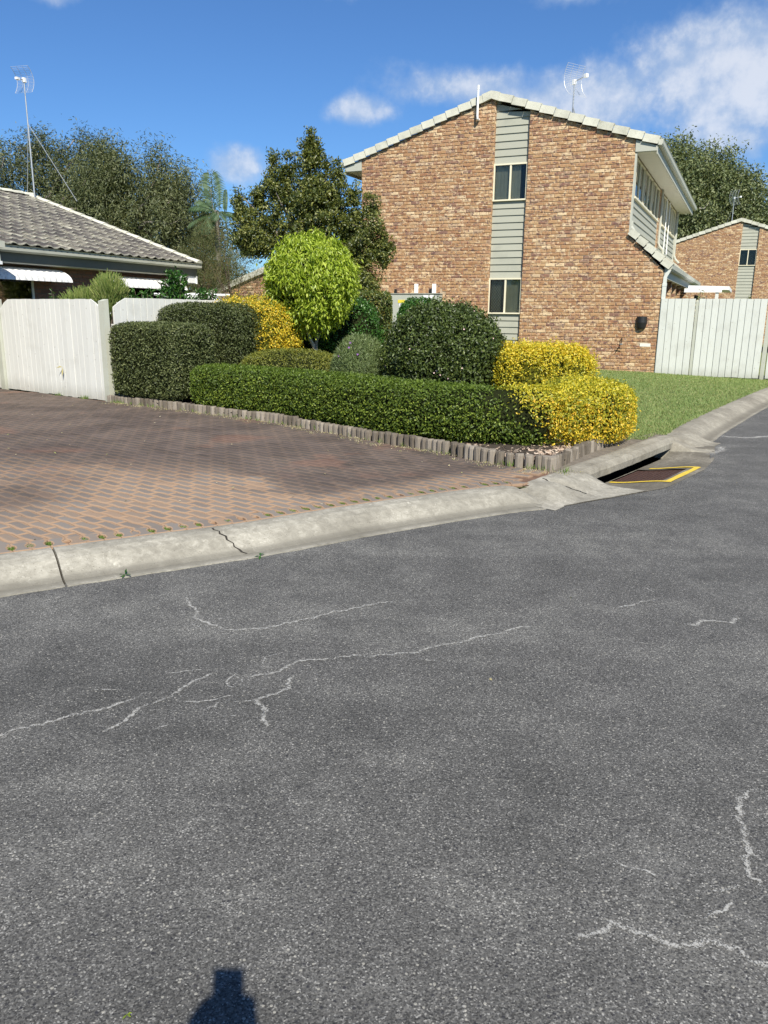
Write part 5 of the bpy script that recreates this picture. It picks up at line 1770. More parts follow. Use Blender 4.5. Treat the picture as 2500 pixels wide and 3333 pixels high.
fr = MB(); fr.box(-1.22, -1.165, -.02, -.0045, .9, 2.16); fr.box(-2.7, -2.65, -.02, -.0045, .9, 2.16); fr.box(.92, 3.18, -.03, -.0125, 1.45, 1.50); fr.box(1.6, 1.66, -.03, -.0125, 1.0, 1.45)
wf = part('window', fr, M['wframe'], lh)
m_ = MB(); m_.box(-2.65, -1.22, -.012, -.008, .9, 2.16); part('pane', m_, M['glass'], wf)
# eave: fascia, gutter, soffit
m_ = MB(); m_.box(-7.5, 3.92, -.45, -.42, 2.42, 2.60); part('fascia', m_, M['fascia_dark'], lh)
m_ = MB(); m_.box(-7.5, 3.9, -.42, 0, 2.40, 2.415); part('soffit', m_, M['soffit'], lh)
m_ = MB(); m_.prism([(-.455, 2.59), (-.53, 2.59), (-.57, 2.62), (-.575, 2.70), (-.60, 2.715), (-.455, 2.715)], lambda p: (-7.5, p[0], p[1]), lambda p: (3.98, p[0], p[1])); gt = part('gutter', m_, M['gutter'], lh)
m_ = MB(); x = -3.0
while x < 3.9:
    m_.box(x, x + .045, -.578, -.574, 2.675, 2.683); x += .16
part('overflow_slot', m_, M['joint'], gt, None, 'stuff')
m_ = MB(); m_.hexa([(3.90, -.45, 2.22), (3.93, -.45, 2.22), (3.93, -.10, 2.22), (3.90, -.10, 2.22), (3.90, -.45, 2.42), (3.93, -.45, 2.42), (3.93, -.10, 2.42), (3.90, -.10, 2.42)])
m_.box(3.60, 3.90, -.42, -.38, 2.24, 2.41)
part('eave_box_end', m_, M['white'], lh)
# roof tiles: slope from y=-.55 z=2.72 to y=5.0 z=4.62
SL = (4.60 - 2.735) / 5.5


def rz_(y):
    return 2.735 + (y + .5) * SL


m_ = MB(); m_.hexa([(-7.6, -.5, rz_(-.5) - .06), (3.95, -.5, rz_(-.5) - .06), (3.95, 5.0, rz_(5.0) - .06), (-7.6, 5.0, rz_(5.0) - .06), (-7.6, -.5, rz_(-.5) - .02), (3.95, -.5, rz_(-.5) - .02), (3.95, 5.0, rz_(5.0) - .02), (-7.6, 5.0, rz_(5.0) - .02)])
m_.hexa([(-7.6, 5.0, rz_(5.0) - .06), (3.95, 5.0, rz_(5.0) - .06), (3.95, 10.5, 2.67), (-7.6, 10.5, 2.67), (-7.6, 5.0, rz_(5.0) - .02), (3.95, 5.0, rz_(5.0) - .02), (3.95, 10.5, 2.71), (-7.6, 10.5, 2.71)])
roof = part('roof', m_, M['tile_moss'], lh)
TW, TG = .30, .33
ang = math.atan(SL)


def tile_mesh(seed):
    r_ = random.Random(seed); vs, fs, at = [], [], []
    xs = [0, .14, .30, .46, .60, .78, .92, 1.0]; hs = [.010, .030, .034, .016, .002, .002, .008, .010]
    for (yy, zz, lipv) in ((-.020, .0, 1.0), (-.020, .022, 1.0), (.05, .020, .35), (.34, -.006, 0.0)):
        for x, h in zip(xs, hs):
            vs.append((x * TW, yy + (r_.uniform(-.004, .004) if yy < 0 else 0), h * 1.0 + zz)); at.append(lipv)
    n = len(xs)
    for j in range(3):
        for k in range(n - 1):
            fs.append((j * n + k, j * n + k + 1, (j + 1) * n + k + 1, (j + 1) * n + k))
    me = bpy.data.meshes.new('tile'); me.from_pydata(vs, [], fs)
    me.attributes.new('lip', 'FLOAT', 'POINT').data.foreach_set('value', at)
    me.materials.append(M['tile_moss']); me.update()
    return me, vs, fs, at


tiles = [tile_mesh(s_) for s_ in range(4)]
ncol = int(7.6 / TW); cnt = 0; MV, MF, MA, MR = [], [], [], []
slots = []
for j in range(17):
    for k in range(int(11.4 / TW)):
        x = 3.86 - (k + 1) * TW; y = -.52 + j * TG * math.cos(ang)
        slots.append((x, y, j))
vis_t = [q for q in slots if q[0] > -2.4 - 0.0]
vis_t.sort(key=lambda q: (q[0] + 6) ** 2 + (q[1] + 2) ** 2)
pick = set(vis_t[:300])
for (x, y, j) in slots:
    me, vs, fs, at = rnd.choice(tiles)
    z = rz_(y) + .008
    if (x, y, j) in pick:
        o = link('tile', me, roof); o.location = (x, y, z); o.rotation_euler = (ang + rnd.uniform(-.006, .006), 0, rnd.uniform(-.006, .006))
    else:
        o_ = len(MV); rr = rnd.random()
        MV += [(x + v[0], y + v[1] * math.cos(ang) - v[2] * math.sin(ang), z + v[1] * math.sin(ang) + v[2] * math.cos(ang)) for v in vs]
        MF += [tuple(i + o_ for i in f) for f in fs]; MA += at; MR += [rr] * len(vs)
me = bpy.data.meshes.new('tiling'); me.from_pydata(MV, [], MF)
me.attributes.new('lip', 'FLOAT', 'POINT').data.foreach_set('value', MA); me.attributes.new('rnd', 'FLOAT', 'POINT').data.foreach_set('value', MR)
me.materials.append(M['tile_moss']); me.update()
link('tiling', me, roof, None, 'stuff')
# ridge caps and barge caps
def cap(p, q, r0, parent, mat='tile_pale', name='ridge_cap'):
    p, q = Vector(p), Vector(q); d = (q - p).normalized(); sd = d.cross(Vector((0, 0, 1))).normalized(); up_ = sd.cross(d)
    vs, fs = [], []
    for i, (pt, rr) in enumerate(((p, r0 * 1.1), (q, r0 * .94))):
        for k in range(7):
            a_ = math.pi * k / 6
            vs.append(pt + sd * math.cos(a_) * rr + up_ * (math.sin(a_) * rr * .62 - .02))
    for k in range(6):
        fs.append((k, k + 1, 8 + k, 7 + k))
    fs.append(tuple(range(7))[::-1]); fs.append(tuple(range(7, 14)))
    m_ = MB(); m_.raw(vs, fs); part(name, m_, M[mat], parent)


x = -7.4
while x < 3.7:
    cap((x + .40, 5.0, rz_(5.0) + .03), (x, 5.0, rz_(5.0) + .02), .12, roof); x += .38
n = 15
for k in range(n):
    y0, y1 = -.55 + 5.55 * k / n, -.55 + 5.55 * (k + 1) / n + .03
    cap((3.92, y0, rz_(y0) + .035), (3.92, y1, rz_(y1) + .02), .115, roof, name='barge_tile')
for k in range(n):
    y0, y1 = 10.5 - 5.5 * k / n, 10.5 - 5.5 * (k + 1) / n
    cap((3.92, y0, rz_(10.0 - y0) + .035), (3.92, y1, rz_(10 - y1) + .02), .115, roof, name='barge_tile')


def awning(label, x0, x1, ztop, zbot, dep):
    t_ = thing('awning', label, 'awning', tuple((LB + Vector((math.cos(la), math.sin(la))) * x0)) + (0,), la, 'curved white window awnings of the low house')
    n = int((x1 - x0) / .155); vs, fs = [], []
    prof = []
    for k in range(9):
        a_ = k / 8
        prof.append((-.02 - dep * math.sin(a_ * math.pi / 2), ztop - (ztop - zbot) * (1 - math.cos(a_ * math.pi / 2)) * 1.0))
    m = n * 6
    for i in range(m + 1):
        x = (x1 - x0) * i / m; w_ = .011 * math.cos(2 * math.pi * i / 6)
        for (y, z) in prof:
            f_ = -y / dep
            vs.append((x, y - w_ * f_, z + w_ * (1 - f_) * .8))
    for i in range(m):
        for k in range(8):
            fs.append((i * 9 + k, (i + 1) * 9 + k, (i + 1) * 9 + k + 1, i * 9 + k + 1))
    b = MB(); b.raw(vs, fs); part('sheet', b, M['awning'], t_, smooth=True)
    for xx in (0.0, x1 - x0):
        b = MB(); b.raw([(xx, -.02, ztop - .02)] + [(xx, y, z) for y, z in prof] + [(xx, -.02, zbot)], [tuple(range(11))]); part('end_plate', b, M['awning'], t_)
    return t_


awning('curved white awning with dark streaks over the left window of the low house', -4.6, -.66, 2.345, 2.085, .55)
awning('curved white awning behind the leafy plants, near the right end of the low house', .75, 3.30, 2.30, 2.045, .55)
t_ = thing('flood_light', 'round glass flood light under the right end of the low house eave', 'light', tuple(LB + Vector((math.cos(la), math.sin(la))) * 3.25 + Vector((-math.sin(la), math.cos(la))) * -.40) + (2.33,), la)
bpy_m = MB(); vs, fs = [], []
for j in range(7):
    for k in range(12):
        vs.append((math.sin(math.pi * j / 6) * math.cos(2 * math.pi * k / 12) * .065, math.sin(math.pi * j / 6) * math.sin(2 * math.pi * k / 12) * .065 - .02, math.cos(math.pi * j / 6) * .07))
for j in range(6):
    for k in range(12):
        fs.append((j * 12 + k, j * 12 + (k + 1) % 12, (j + 1) * 12 + (k + 1) % 12, (j + 1) * 12 + k))
bpy_m.raw(vs, fs); part('globe', bpy_m, M['metal_dish'], t_, smooth=True)
m_ = MB(); m_.tube([(-.02, .0, .085), (-.02, .02, .02)], .03, 8); part('holder', m_, M['black'], t_)
# corner of the porch roof at the left edge, in front of the low house
t_ = thing('porch', 'corner of a pale tiled porch roof at the left edge, before the low house', 'porch', tuple(LB + Vector((math.cos(la), math.sin(la))) * -2.62 + Vector((-math.sin(la), math.cos(la))) * -.75) + (0,), la)
m_ = MB(); m_.hexa([(-2.5, -.12, 2.84), (-.12, -.12, 2.60), (-.12, .45, 2.60), (-2.5, .45, 2.84), (-2.5, -.12, 3.02), (-.12, -.12, 2.80), (-.12, .45, 2.80), (-2.5, .45, 3.02)]); part('barge_tile', m_, M['tile_pale'], t_)
m_ = MB(); m_.box(-.12, .0, -.15, .5, 2.62, 2.74); part('gutter', m_, M['gutter'], t_)
m_ = MB(); m_.box(-2.5, -.05, -.06, -.03, 2.36, 2.62); part('fascia', m_, M['trim'], t_)
m_ = MB(); m_.box(-2.5, -.05, -.10, -.061, 2.33, 2.39); part('trim', m_, M['white'], t_)
m_ = MB(); m_.box(-1.5, -1.4, 0, .1, .1, 2.36); part('post', m_, M['fence'], t_)

# small unit far behind, between the low house and the round tree
BU = Vector((-3.95, 27.2)); ba = R(24)
t_ = thing('brick_unit', 'small pale-roofed brick unit mostly hidden between the trees behind the golden dome', 'house', (BU.x, BU.y, 0), HA, 'brick units of the complex')
m_ = MB(); m_.prism([(-2.0, 0), (3.2, 0), (3.2, 3.6), (1.6, 3.40), (-2.0, 2.1)], lambda p: (p[0], 0, p[1]), lambda p: (p[0], 4, p[1])); part('wall', m_, M['mortar'], t_)
rows = brick_rows(1.2, 3.5, lambda z: [(-2.0 + max(0, z - 2.1) / .36, 3.1)], base=.14)
lay_bricks(rows, t_, 0.0, M['brick'])
for k in range(9):
    xa, xb = -2.4 + k * .5, -2.4 + (k + 1) * .5
    zf = lambda x: 2.06 + (x + 2.2) * .345
    m_ = MB(); m_.hexa([(xa, -.1, zf(xa)), (xb, -.1, zf(xb)), (xb, .2, zf(xb)), (xa, .2, zf(xa)), (xa, -.1, zf(xa) + .2), (xb, -.1, zf(xb) + .19), (xb, .2, zf(xb) + .19), (xa, .2, zf(xa) + .2)]); part('barge_tile', m_, M['tile_pale'], t_)
m_ = MB(); m_.box(1.0, 2.3, -.45, 0, 2.30, 2.42); part('window_hood', m_, M['white'], t_)
m_ = MB(); m_.box(-2.9, -2.35, -.02, .0, 1.55, 1.66); m_.box(-2.9, -2.35, .0, .04, .1, 1.6); part('side_panel', m_, M['fence'], t_)
# pale timber box / screen just above the fence
o = link('pergola_beam', MB().prism([(-1.6, 1.72), (.0, 1.72), (.28, 1.72), (.28, 1.82), (.12, 2.0), (-1.6, 2.0)], lambda p: (p[0], 0, p[1]), lambda p: (p[0], .5, p[1])).mesh('pergola_beam', M['white']))
o.location = (-4.55, 20.6, -.02); o.rotation_euler = (0, 0, R(4)); tag(o, 'white boxed beam with chamfered end showing above the fence behind the golden dome', 'beam')
t_ = thing('clothes_rail', 'thin white rail on short post above the fence behind the leafy plants', 'rail', (-4.2, 16.5, 0), R(10))
m_ = MB(); m_.tube([(-.5, 0, 1.86), (1.0, 0, 1.86)], .025, 6); part('rail', m_, M['white'], t_)
m_ = MB(); m_.box(-.12, -.0, -.03, .03, .1, 1.93); part('post', m_, M['white'], t_)


# ------------------------------------------------------------------ antennas
def antenna(label, loc, rz, mast_h, w_, h_, tilt, stays, arm=.35, spread=.5):
    t_ = thing('grid_antenna', label, 'antenna', loc, rz, 'grid dish antennas on the roofs')
    m_ = MB(); m_.tube([(0, 0, -.1), (0, 0, mast_h * .55), (0, 0, mast_h)], [.022, .020, .014], 7); part('mast', m_, M['metal'], t_)
    for (x, y, z, top) in stays:
        m_ = MB(); m_.tube([(x, y, z), (0, 0, top)], .009, 5); part('stay', m_, M['metal'], t_)
    pv = lambda v: -.16 * (1 - (v / (h_ / 2)) ** 2)     # bowed profile
    ct, st_ = math.cos(tilt), math.sin(tilt)
    T = lambda x, y, z: (x, y * ct - z * st_, mast_h - .0 + y * st_ + z * ct)
    m_ = MB()
    for xx in (-w_ / 2, w_ / 2):
        m_.tube([T(xx, pv(-h_ / 2 + h_ * k / 8) * -1 * -1 + .1, -h_ / 2 + h_ * k / 8) for k in range(9)], .006, 5)
    rf = part('reflector', m_, M['metal_dish'], t_)
    m_ = MB(); n = 18
    for k in range(n + 1):
        v = -h_ / 2 + h_ * k / n
        m_.tube([T(-w_ / 2, pv(v) + .1, v), T(w_ / 2, pv(v) + .1, v)], .0032, 4)
    for xx in (-w_ / 6, w_ / 6):
        m_.tube([T(xx, pv(-h_ / 2 + h_ * k / 8) + .1, -h_ / 2 + h_ * k / 8) for k in range(9)], .004, 4)
    part('wire_grid', m_, M['metal_dish'], rf, None, 'stuff')
    m_ = MB(); m_.tube([T(0, -.03, 0), T(0, arm, .0)], .012, 6); part('feed_arm', m_, M['metal'], t_)
    a, b = T(-.04, arm - .02, -.03), T(.04, arm + .08, .04)
    m_ = MB(); m_.box(min(a[0], b[0]), max(a[0], b[0]), min(a[1], b[1]), max(a[1], b[1]), min(a[2], b[2]), max(a[2], b[2])); m_.box(-.04, .04, -.05, .03, mast_h - .06, mast_h + .05); part('feed', m_, M['white'], t_)
    return t_


p = HP(-2.68, 1.2, roof_z(-2.68) + .12)
antenna('grid dish antenna on a short mast above the right slope of the big brick house', p, R(-148), .98, .60, .74, R(8), [(-.28, .0, -.1, .42), (.12, .25, -.05, .42)], .36)
p = LB + Vector((math.cos(la), math.sin(la))) * 3.72 + Vector((-math.sin(la), math.cos(la))) * 4.6
antenna('grid dish antenna high on a long stayed mast above the left mossy roof', (p.x, p.y, rz_(4.6) + .05), R(165), 2.92, .52, .62, R(-8), [(.38, -.15, -.16, 1.85), (-1.15, -.25, -.1, 1.85)], .22)
p = Vector((23.9, 55.5)) 
antenna('small distant grid dish antenna above the far right brick gable', HP(.45, 31.5, 6.55)[:2] + (6.75,), HA + R(-50), 1.40, .70, .80, R(10), [(-.95, .3, -.2, 1.0)], .38)


# ------------------------------------------------------------------ trees
def tree(name, label, cat, xy, trunk_h, trunk_r, blobs, n_leaf, L, W, leafm, barkm, clump=.35, per=38, droop=.8, group=None, up=0.0, z0=.1, spread=.9, limbs=12, shellp=.45, lean=(0, 0), core=None, seed=1):
    """blobs: (dx,dy,z,rx,ry,rz) crown masses"""
    t_ = thing(name, label, cat, (xy[0], xy[1], z0), 0, group)
    r_ = np.random.default_rng(seed)
    vol = np.array([b[3] * b[4] * b[5] for b in blobs]) ** .67
    nc = max(8, n_leaf // per)
    bi = r_.choice(len(blobs), nc, p=vol / vol.sum())
    B = np.array(blobs)[bi]
    d = unit(r_.normal(size=(nc, 3)))
    rad = r_.random((nc, 1)) ** shellp
    C_ = B[:, :3] + d * rad * B[:, 3:6]
    C_[:, 2] -= z0
    cs = clump * r_.uniform(.6, 1.5, (nc, 1))
    idx = r_.integers(0, nc, n_leaf)
    off = np.clip(r_.normal(size=(n_leaf, 3)), -1.5, 1.5) * cs[idx] * np.array([.55, .55, .5 + .35 * droop])
    off[:, 2] -= droop * cs[idx][:, 0] * .4 * r_.random(n_leaf)
    P = C_[idx] + off
    N = unit(off + d[idx] * .25 + np.array([0, 0, .15]))
    V, F, a = leaves(P, N, L, W, spread, droop, up)
    ca = np.repeat(r_.random(nc)[idx], 4)
    link('crown', np_mesh('crown', V, F, M[leafm], (a * .55 + ca * .45) % 1.0), t_)
    m_ = MB()
    top = Vector((lean[0], lean[1], trunk_h))
    m_.tube([(0, 0, -.1), (lean[0] * .2, lean[1] * .2, trunk_h * .35), (lean[0] * .6, lean[1] * .6, trunk_h * .7), tuple(top)], [trunk_r * 1.25, trunk_r, trunk_r * .8, trunk_r * .62], 9)
    part('trunk', m_, M[barkm], t_)
    m_ = MB()
    for k in range(limbs):
        c = C_[r_.integers(0, nc)]
        s_ = r_.uniform(.45, 1.0); st = Vector((lean[0] * s_, lean[1] * s_, trunk_h * s_))
        c = Vector(c); mid = st.lerp(c, .5) + Vector((0, 0, .12 * (c - st).length))
        m_.tube([st, mid, c], [trunk_r * .42, trunk_r * .25, trunk_r * .07], 6)
    for k in range(limbs * 4):
        i = r_.integers(0, nc); j = np.argsort(((C_ - C_[i]) ** 2).sum(1))[r_.integers(3, 12)] if nc > 14 else 0
        m_.tube([tuple(C_[i]), tuple((C_[i] + C_[j]) / 2 - [0, 0, clump * .3]), tuple(C_[j])], [trunk_r * .09, trunk_r * .07, trunk_r * .04], 4)
    part('limbs', m_, M[barkm], t_)
    return t_


# weeping trees behind the low house
tree('weeping_tree', 'big grey green weeping tree at far left behind the mossy roof', 'tree', (-14.35, 33), 4.5, .28,
     [(-2.4, 0, 6.0, 2.0, 1.9, 1.7), (.4, .5, 6.5, 1.3, 1.3, 1.4), (2.3, 0, 6.6, 1.2, 1.2, 1.4), (-.5, -.4, 4.2, 3.4, 2.0, 1.7), (2.9, -.3, 4.8, 1.6, 1.5, 1.7), (3.0, 0, 7.6, .5, .5, .6), (.7, 0, 7.7, .5, .5, .5), (-1.0, .2, 7.4, .8, .7, .5), (1.6, 0, 7.5, .5, .5, .4)],
     85000, .150, .036, 'l_back', 'bark_grey', .40, 130, 1.2, 'trees behind the houses', limbs=16, seed=3)
tree('weeping_tree', 'grey green weeping tree with arching right side behind the mossy roof, left of the palm', 'tree', (-9.6, 31), 4.2, .26,
     [(-.8, 0, 6.2, 1.2, 1.3, 1.3), (.6, .2, 6.0, 1.5, 1.5, 1.5), (2.0, -.2, 5.5, 1.3, 1.2, 1.2), (-1.2, .1, 4.7, 2.2, 1.7, 1.7), (1.2, -.3, 4.4, 2.3, 1.7, 1.4), (2.6, .2, 4.2, 1.2, 1.2, 1.0), (.8, 0, 2.9, 3.0, 1.7, 1.2), (3.0, 0, 2.6, 1.6, 1.2, 1.2)],
     90000, .150, .036, 'l_back', 'bark_grey', .38, 130, 1.2, 'trees behind the houses', limbs=14, seed=5)
tree('gum_tree', 'tall dense gum tree behind the right end of the big brick house', 'tree', (22.3, 63), 9, .4,
     [(-1.2, 0, 11.6, 3.0, 3, 2.6), (2.0, 0, 11.2, 2.2, 2.4, 2.6), (.2, 0, 8.0, 3.6, 3, 3.0), (4.6, 0, 9.5, 2.2, 2.2, 2.6), (6.0, 0, 7.4, 2.6, 2.2, 2.4), (2.5, 0, 6.5, 3.6, 2.5, 2.5), (-.8, 0, 5.0, 3.0, 2.5, 2.0)],
     110000, .24, .11, 'l_gum', 'bark_pale', .75, 110, .8, 'trees behind the houses', limbs=20, seed=7)
tree('gum_tree', 'lower gum tree crown at the right edge behind the far brick gable', 'tree', (31.5, 64), 7, .35,
     [(0, 0, 8.3, 2.8, 2.4, 2.2), (-2.4, 0, 7.0, 2.2, 2.2, 2.2), (2.2, 0, 7.6, 2.5, 2.2, 2.2), (0, 0, 5.0, 3.5, 2.4, 2.2)], 50000, .24, .11, 'l_gum', 'bark_pale', .75, 110, .8, 'trees behind the houses', seed=9)
# lilly pilly in front of the house corner
tree('lilly_pilly_tree', 'dark glossy dense tree with pointed leader tips in front of the house corner', 'tree', (-1.75, 19.2), 2.6, .12,
     [(-.15, 0, 3.7, .75, .8, .9), (-.05, 0, 4.75, .27, .28, .62), (-.48, 0, 4.70, .14, .14, .36), (1.0, 0, 4.15, .13, .13, .42), (.2, 0, 5.0, .10, .1, .3), (.0, 0, 5.25, .14, .14, .30), (-.80, 0, 4.3, .30, .32, .55), (-.85, .0, 4.8, .12, .12, .3), (.42, 0, 4.05, .45, .5, .62), (.62, 0, 4.6, .15, .16, .32),
      (-1.25, 0, 3.35, .62, .6, .62), (-1.65, 0, 3.85, .18, .2, .42), (-1.2, 0, 4.05, .16, .2, .3), (1.15, .0, 3.3, .55, .55, .62), (1.35, 0, 3.9, .22, .2, .3), (1.6, 0, 2.95, .32, .35, .4), (.2, -.1, 2.6, 1.1, .9, .9), (-1.30, -.1, 3.05, .55, .5, .35), (1.1, 0, 2.2, .55, .6, .7), (.85, .1, 3.4, .3, .3, .9), (.33, 0, 4.75, .10, .1, .25)],
     92000, .064, .036, 'l_lilly', 'bark_grey', .115, 45, -.1, None, up=.5, spread=.8, limbs=26, shellp=.5, seed=11)
# feathery shrub
tree('feathery_shrub', 'loose feathery olive shrub in front of the small brick unit', 'shrub', (-4.05, 21.6), 1.8, .05,
     [(0, 0, 2.9, .55, .5, .75), (-.5, 0, 2.4, .5, .4, .6), (.45, 0, 2.2, .45, .4, .5), (-.2, 0, 3.4, .25, .25, .35), (.3, 0, 1.7, .5, .4, .4), (-.4, 0, 1.5, .4, .4, .5)], 5500, .11, .008, 'l_feather', 'bark', .20, 26, -.4, None, up=.6, limbs=12, seed=13)
tree('feathery_shrub', 'thin feathery shrub with reddish tips below the palm', 'shrub', (-5.25, 23.5), 2.2, .05,
     [(0, 0, 3.0, .6, .5, .7), (.5, 0, 2.5, .6, .4, .7), (-.5, 0, 2.6, .5, .4, .6), (.1, 0, 3.7, .3, .3, .4)], 13000, .12, .009, 'l_feather', 'bark', .22, 26, -.4, None, up=.6, limbs=12, seed=14)

# palm
t_ = thing('palm_tree', 'palm with one upright blue green frond between the weeping tree and the dark tree', 'palm', (-5.55, 27.0, .1))
m_ = MB(); m_.tube([(0, 0, -.1), (0, 0, 2.2), (.02, 0, 4.6)], [.11, .09, .07], 9); part('trunk', m_, M['bark_grey'], t_)


def frond(base, heading, rise, length, sag, leaflet, dens=46, flat=1.0):
    pts = []
    d = Vector((math.cos(heading) * math.cos(rise), math.sin(heading) * math.cos(rise), math.sin(rise)))
    for k in range(11):
        s_ = k / 10
        pts.append(Vector(base) + d * length * s_ + Vector((0, 0, -sag * length * s_ * s_)))
    V, F, A = [], [], []
    m_ = MB(); m_.tube(pts, [.022 * (1 - .8 * k / 10) + .003 for k in range(11)], 5)
    for k in range(dens):
        s_ = .16 + .83 * k / dens; i = min(9, int(s_ * 10)); p = pts[i].lerp(pts[i + 1], s_ * 10 - i); tg = (pts[i + 1] - pts[i]).normalized()
        sd = tg.cross(Vector((.0, -1, .2))).normalized() if abs(tg.z) > .8 else tg.cross(Vector((0, 0, 1))).normalized()
        ln = leaflet * math.sin(math.pi * (.12 + .80 * s_)) ** .6
        for sg in (-1, 1):
            dd = (sd * sg * .80 + tg * .62 + Vector((0, 0, -.10 if abs(tg.z) > .8 else -.45))).normalized()
            nn = dd.cross(tg).normalized(); w_ = dd.cross(nn) * .028
            q = p + dd * ln + Vector((0, 0, -ln * .18)); mid = p + dd * ln * .5
            o_ = len(V); V += [p - w_ * .4, mid - w_ * .9, q, mid + w_ * .9]; F.append((o_, o_ + 1, o_ + 2, o_ + 3)); A += [rnd.random()] * 4
    fr_ = MB(); fr_.raw(V, F, A)
    o = part('frond', m_, M['l_palm'], t_)
    part('leaflets', fr_, M['l_palm'], o, None, 'stuff')


frond((-.02, 0, 4.45), R(150), R(84), 1.30, .02, .55, 21)
frond((0, 0, 4.5), R(200), R(35), 1.0, .42, .40, 18)
frond((0, 0, 4.5), R(190), R(8), .9, .55, .45, 18)
frond((0, 0, 4.5), R(-70), R(20), 1.0, .55, .45, 18)
frond((0, 0, 4.5), R(-120), R(-5), .8, .65, .55, 20)
frond((.28, 0, 4.5), R(60), R(84), .75, .0, .12, 18)
frond((0, 0, 4.5), R(20), R(20), 1.0, .5, .4, 18)
frond((0, 0, 4.5), R(160), R(52), 1.0, .35, .4, 18)

# ------------------------------------------------------------------ clipped garden shrubs
shrub('clipped_hedge', 'dark box-shaped clipped hedge right against the gate post', 'hedge', (-3.50, 12.50), (.78, .46), .22, 1.36, 7, 27000, .040, .019, 'l_box', rot=R(-33), lmp=(.02, 4, 3), core=.92, group='clipped shrubs in the corner garden')
shrub('clipped_hedge', 'second dark rounded box hedge, taller and behind the one at the gate post', 'hedge', (-3.02, 13.95), (.86, .60), .18, 1.675, 5, 26000, .040, .019, 'l_box2', rot=R(-10), lmp=(.025, 4, 8), core=.92, group='clipped shrubs in the corner garden')
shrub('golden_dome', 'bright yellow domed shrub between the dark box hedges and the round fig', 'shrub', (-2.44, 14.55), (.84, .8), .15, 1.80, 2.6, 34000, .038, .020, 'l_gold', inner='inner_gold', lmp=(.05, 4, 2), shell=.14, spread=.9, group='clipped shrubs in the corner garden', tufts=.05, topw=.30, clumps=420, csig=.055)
shrub('low_dome_shrub', 'wide low olive brown clipped mound in front of the round fig trunk', 'shrub', (-1.50, 12.75), (.84, .7), .10, .975, 2.8, 22000, .034, .012, 'l_low', lmp=(.02, 4, 12), spread=.8, group='clipped shrubs in the corner garden')
shrub('camellia_ball', 'largest dark green ball shrub with tiny pale blooms in the middle of the bed', 'shrub', (.86, 11.75), (.86, .84), .02, 1.665, 2.25, 36000, .048, .026, 'l_dark', lmp=(.03, 5, 6), shell=.10, spread=.8, group='clipped shrubs in the corner garden', tufts=.04, clumps=420, csig=.060)
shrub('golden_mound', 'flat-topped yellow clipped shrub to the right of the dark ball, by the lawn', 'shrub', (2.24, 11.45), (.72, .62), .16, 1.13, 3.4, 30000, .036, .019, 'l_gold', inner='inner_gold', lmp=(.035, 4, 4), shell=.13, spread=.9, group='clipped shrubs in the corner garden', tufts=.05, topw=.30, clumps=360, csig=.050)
shrub('variegated_hedge', 'square yellow green hedge left of the meter cabinet', 'hedge', (-.32, 17.3), (.44, .55), .15, 1.98, 7, 13000, .048, .024, 'l_vari', lmp=(.02, 4, 5), group='clipped shrubs in the corner garden')
shrub('bright_shrub', 'loose bright green shrub in the shade right of the fig trunk', 'shrub', (-.80, 16.0), (.66, .6), .15, 1.80, 2.5, 16000, .050, .025, 'l_shade', lmp=(.10, 5, 15), shell=.16, spread=.9, group='clipped shrubs in the corner garden', clumps=160, csig=.07)
shrub('small_round_shrub', 'small dark rounded shrub in front of the meter cabinet, above the big ball', 'shrub', (.66, 15.3), (.46, .5), .2, 1.83, 3.2, 11000, .050, .025, 'l_shade', lmp=(.04, 4, 18), group='clipped shrubs in the corner garden')
shrub('dark_undergrowth', 'deep green shrub in shadow left of the fig trunk behind the yellow dome', 'shrub', (-1.95, 16.6), (.75, .5), .15, 1.9, 2.4, 10000, .055, .028, 'l_dark', lmp=(.10, 5, 25), shell=.2, spread=.9)

# weeping fig ball on a bare white trunk
t_ = thing('fig_standard', 'lime green ball-headed weeping fig on a pale bare trunk', 'tree', (-1.36, 14.75, .15))
n = 24000
q, nr = sell(n, 2.1, (.86, .86, .84))
lp_ = lump(q, 4.5, 31)
P = q * np.array([.78, .78, .74]) * (1 + .075 * lp_ + .06 * lump(q, 11, 32))[:, None]
P *= np.where(q[:, 2] > 0, 1 - .16 * q[:, 2], 1 + .0 * q[:, 2])[:, None] ** np.array([1, 1, 0])
P -= nr * (rg.random((n, 1)) ** 1.3) * .30
nc = 330; qc, ncn = sell(nc, 2.1, (.86, .86, .84)); Cc = qc * np.array([.76, .76, .72]) * (1 + .075 * lump(qc, 4.5, 31))[:, None] * rg.uniform(.88, 1.06, (nc, 1))
Cc *= np.where(qc[:, 2] > 0, 1 - .16 * qc[:, 2], 1)[:, None] ** np.array([1, 1, 0])
kk = rg.integers(0, nc, n); sel = rg.random(n) < .72; off = rg.normal(size=(n, 3)) * np.array([.055, .055, .075])
P[sel] = (Cc[kk] + off)[sel]
P[:, 2] = np.where(P[:, 2] < -.45, -.45 + (P[:, 2] + .45) * .9, P[:, 2]) - (P[:, 2] < -.30) * rg.random(n) ** 1.5 * .34 * np.clip(1.1 - np.hypot(P[:, 0], P[:, 1]), 0, 1)
P[:, 2] += 2.13 - .15
V, F, a = leaves(P, nr * 1.3 + np.array([0, 0, .25]), 0.090, .030, .50, 2.8, 0, .20, .25)
link('crown', np_mesh('crown', V, F, M['l_fig'], a), t_)
link('dark_core', core_mesh((.74, .74, .68), 2.1, 2.0, .74, M['inner'], None, 0), t_)
m_ = MB(); m_.tube([(.10, 0, -.12), (.08, 0, .35), (.06, .02, .74)], [.075, .055, .050], 10); m_.tube([(.06, .02, .72), (-.05, .0, .95), (-.17, .02, 1.25)], [.036, .026, .018], 8)
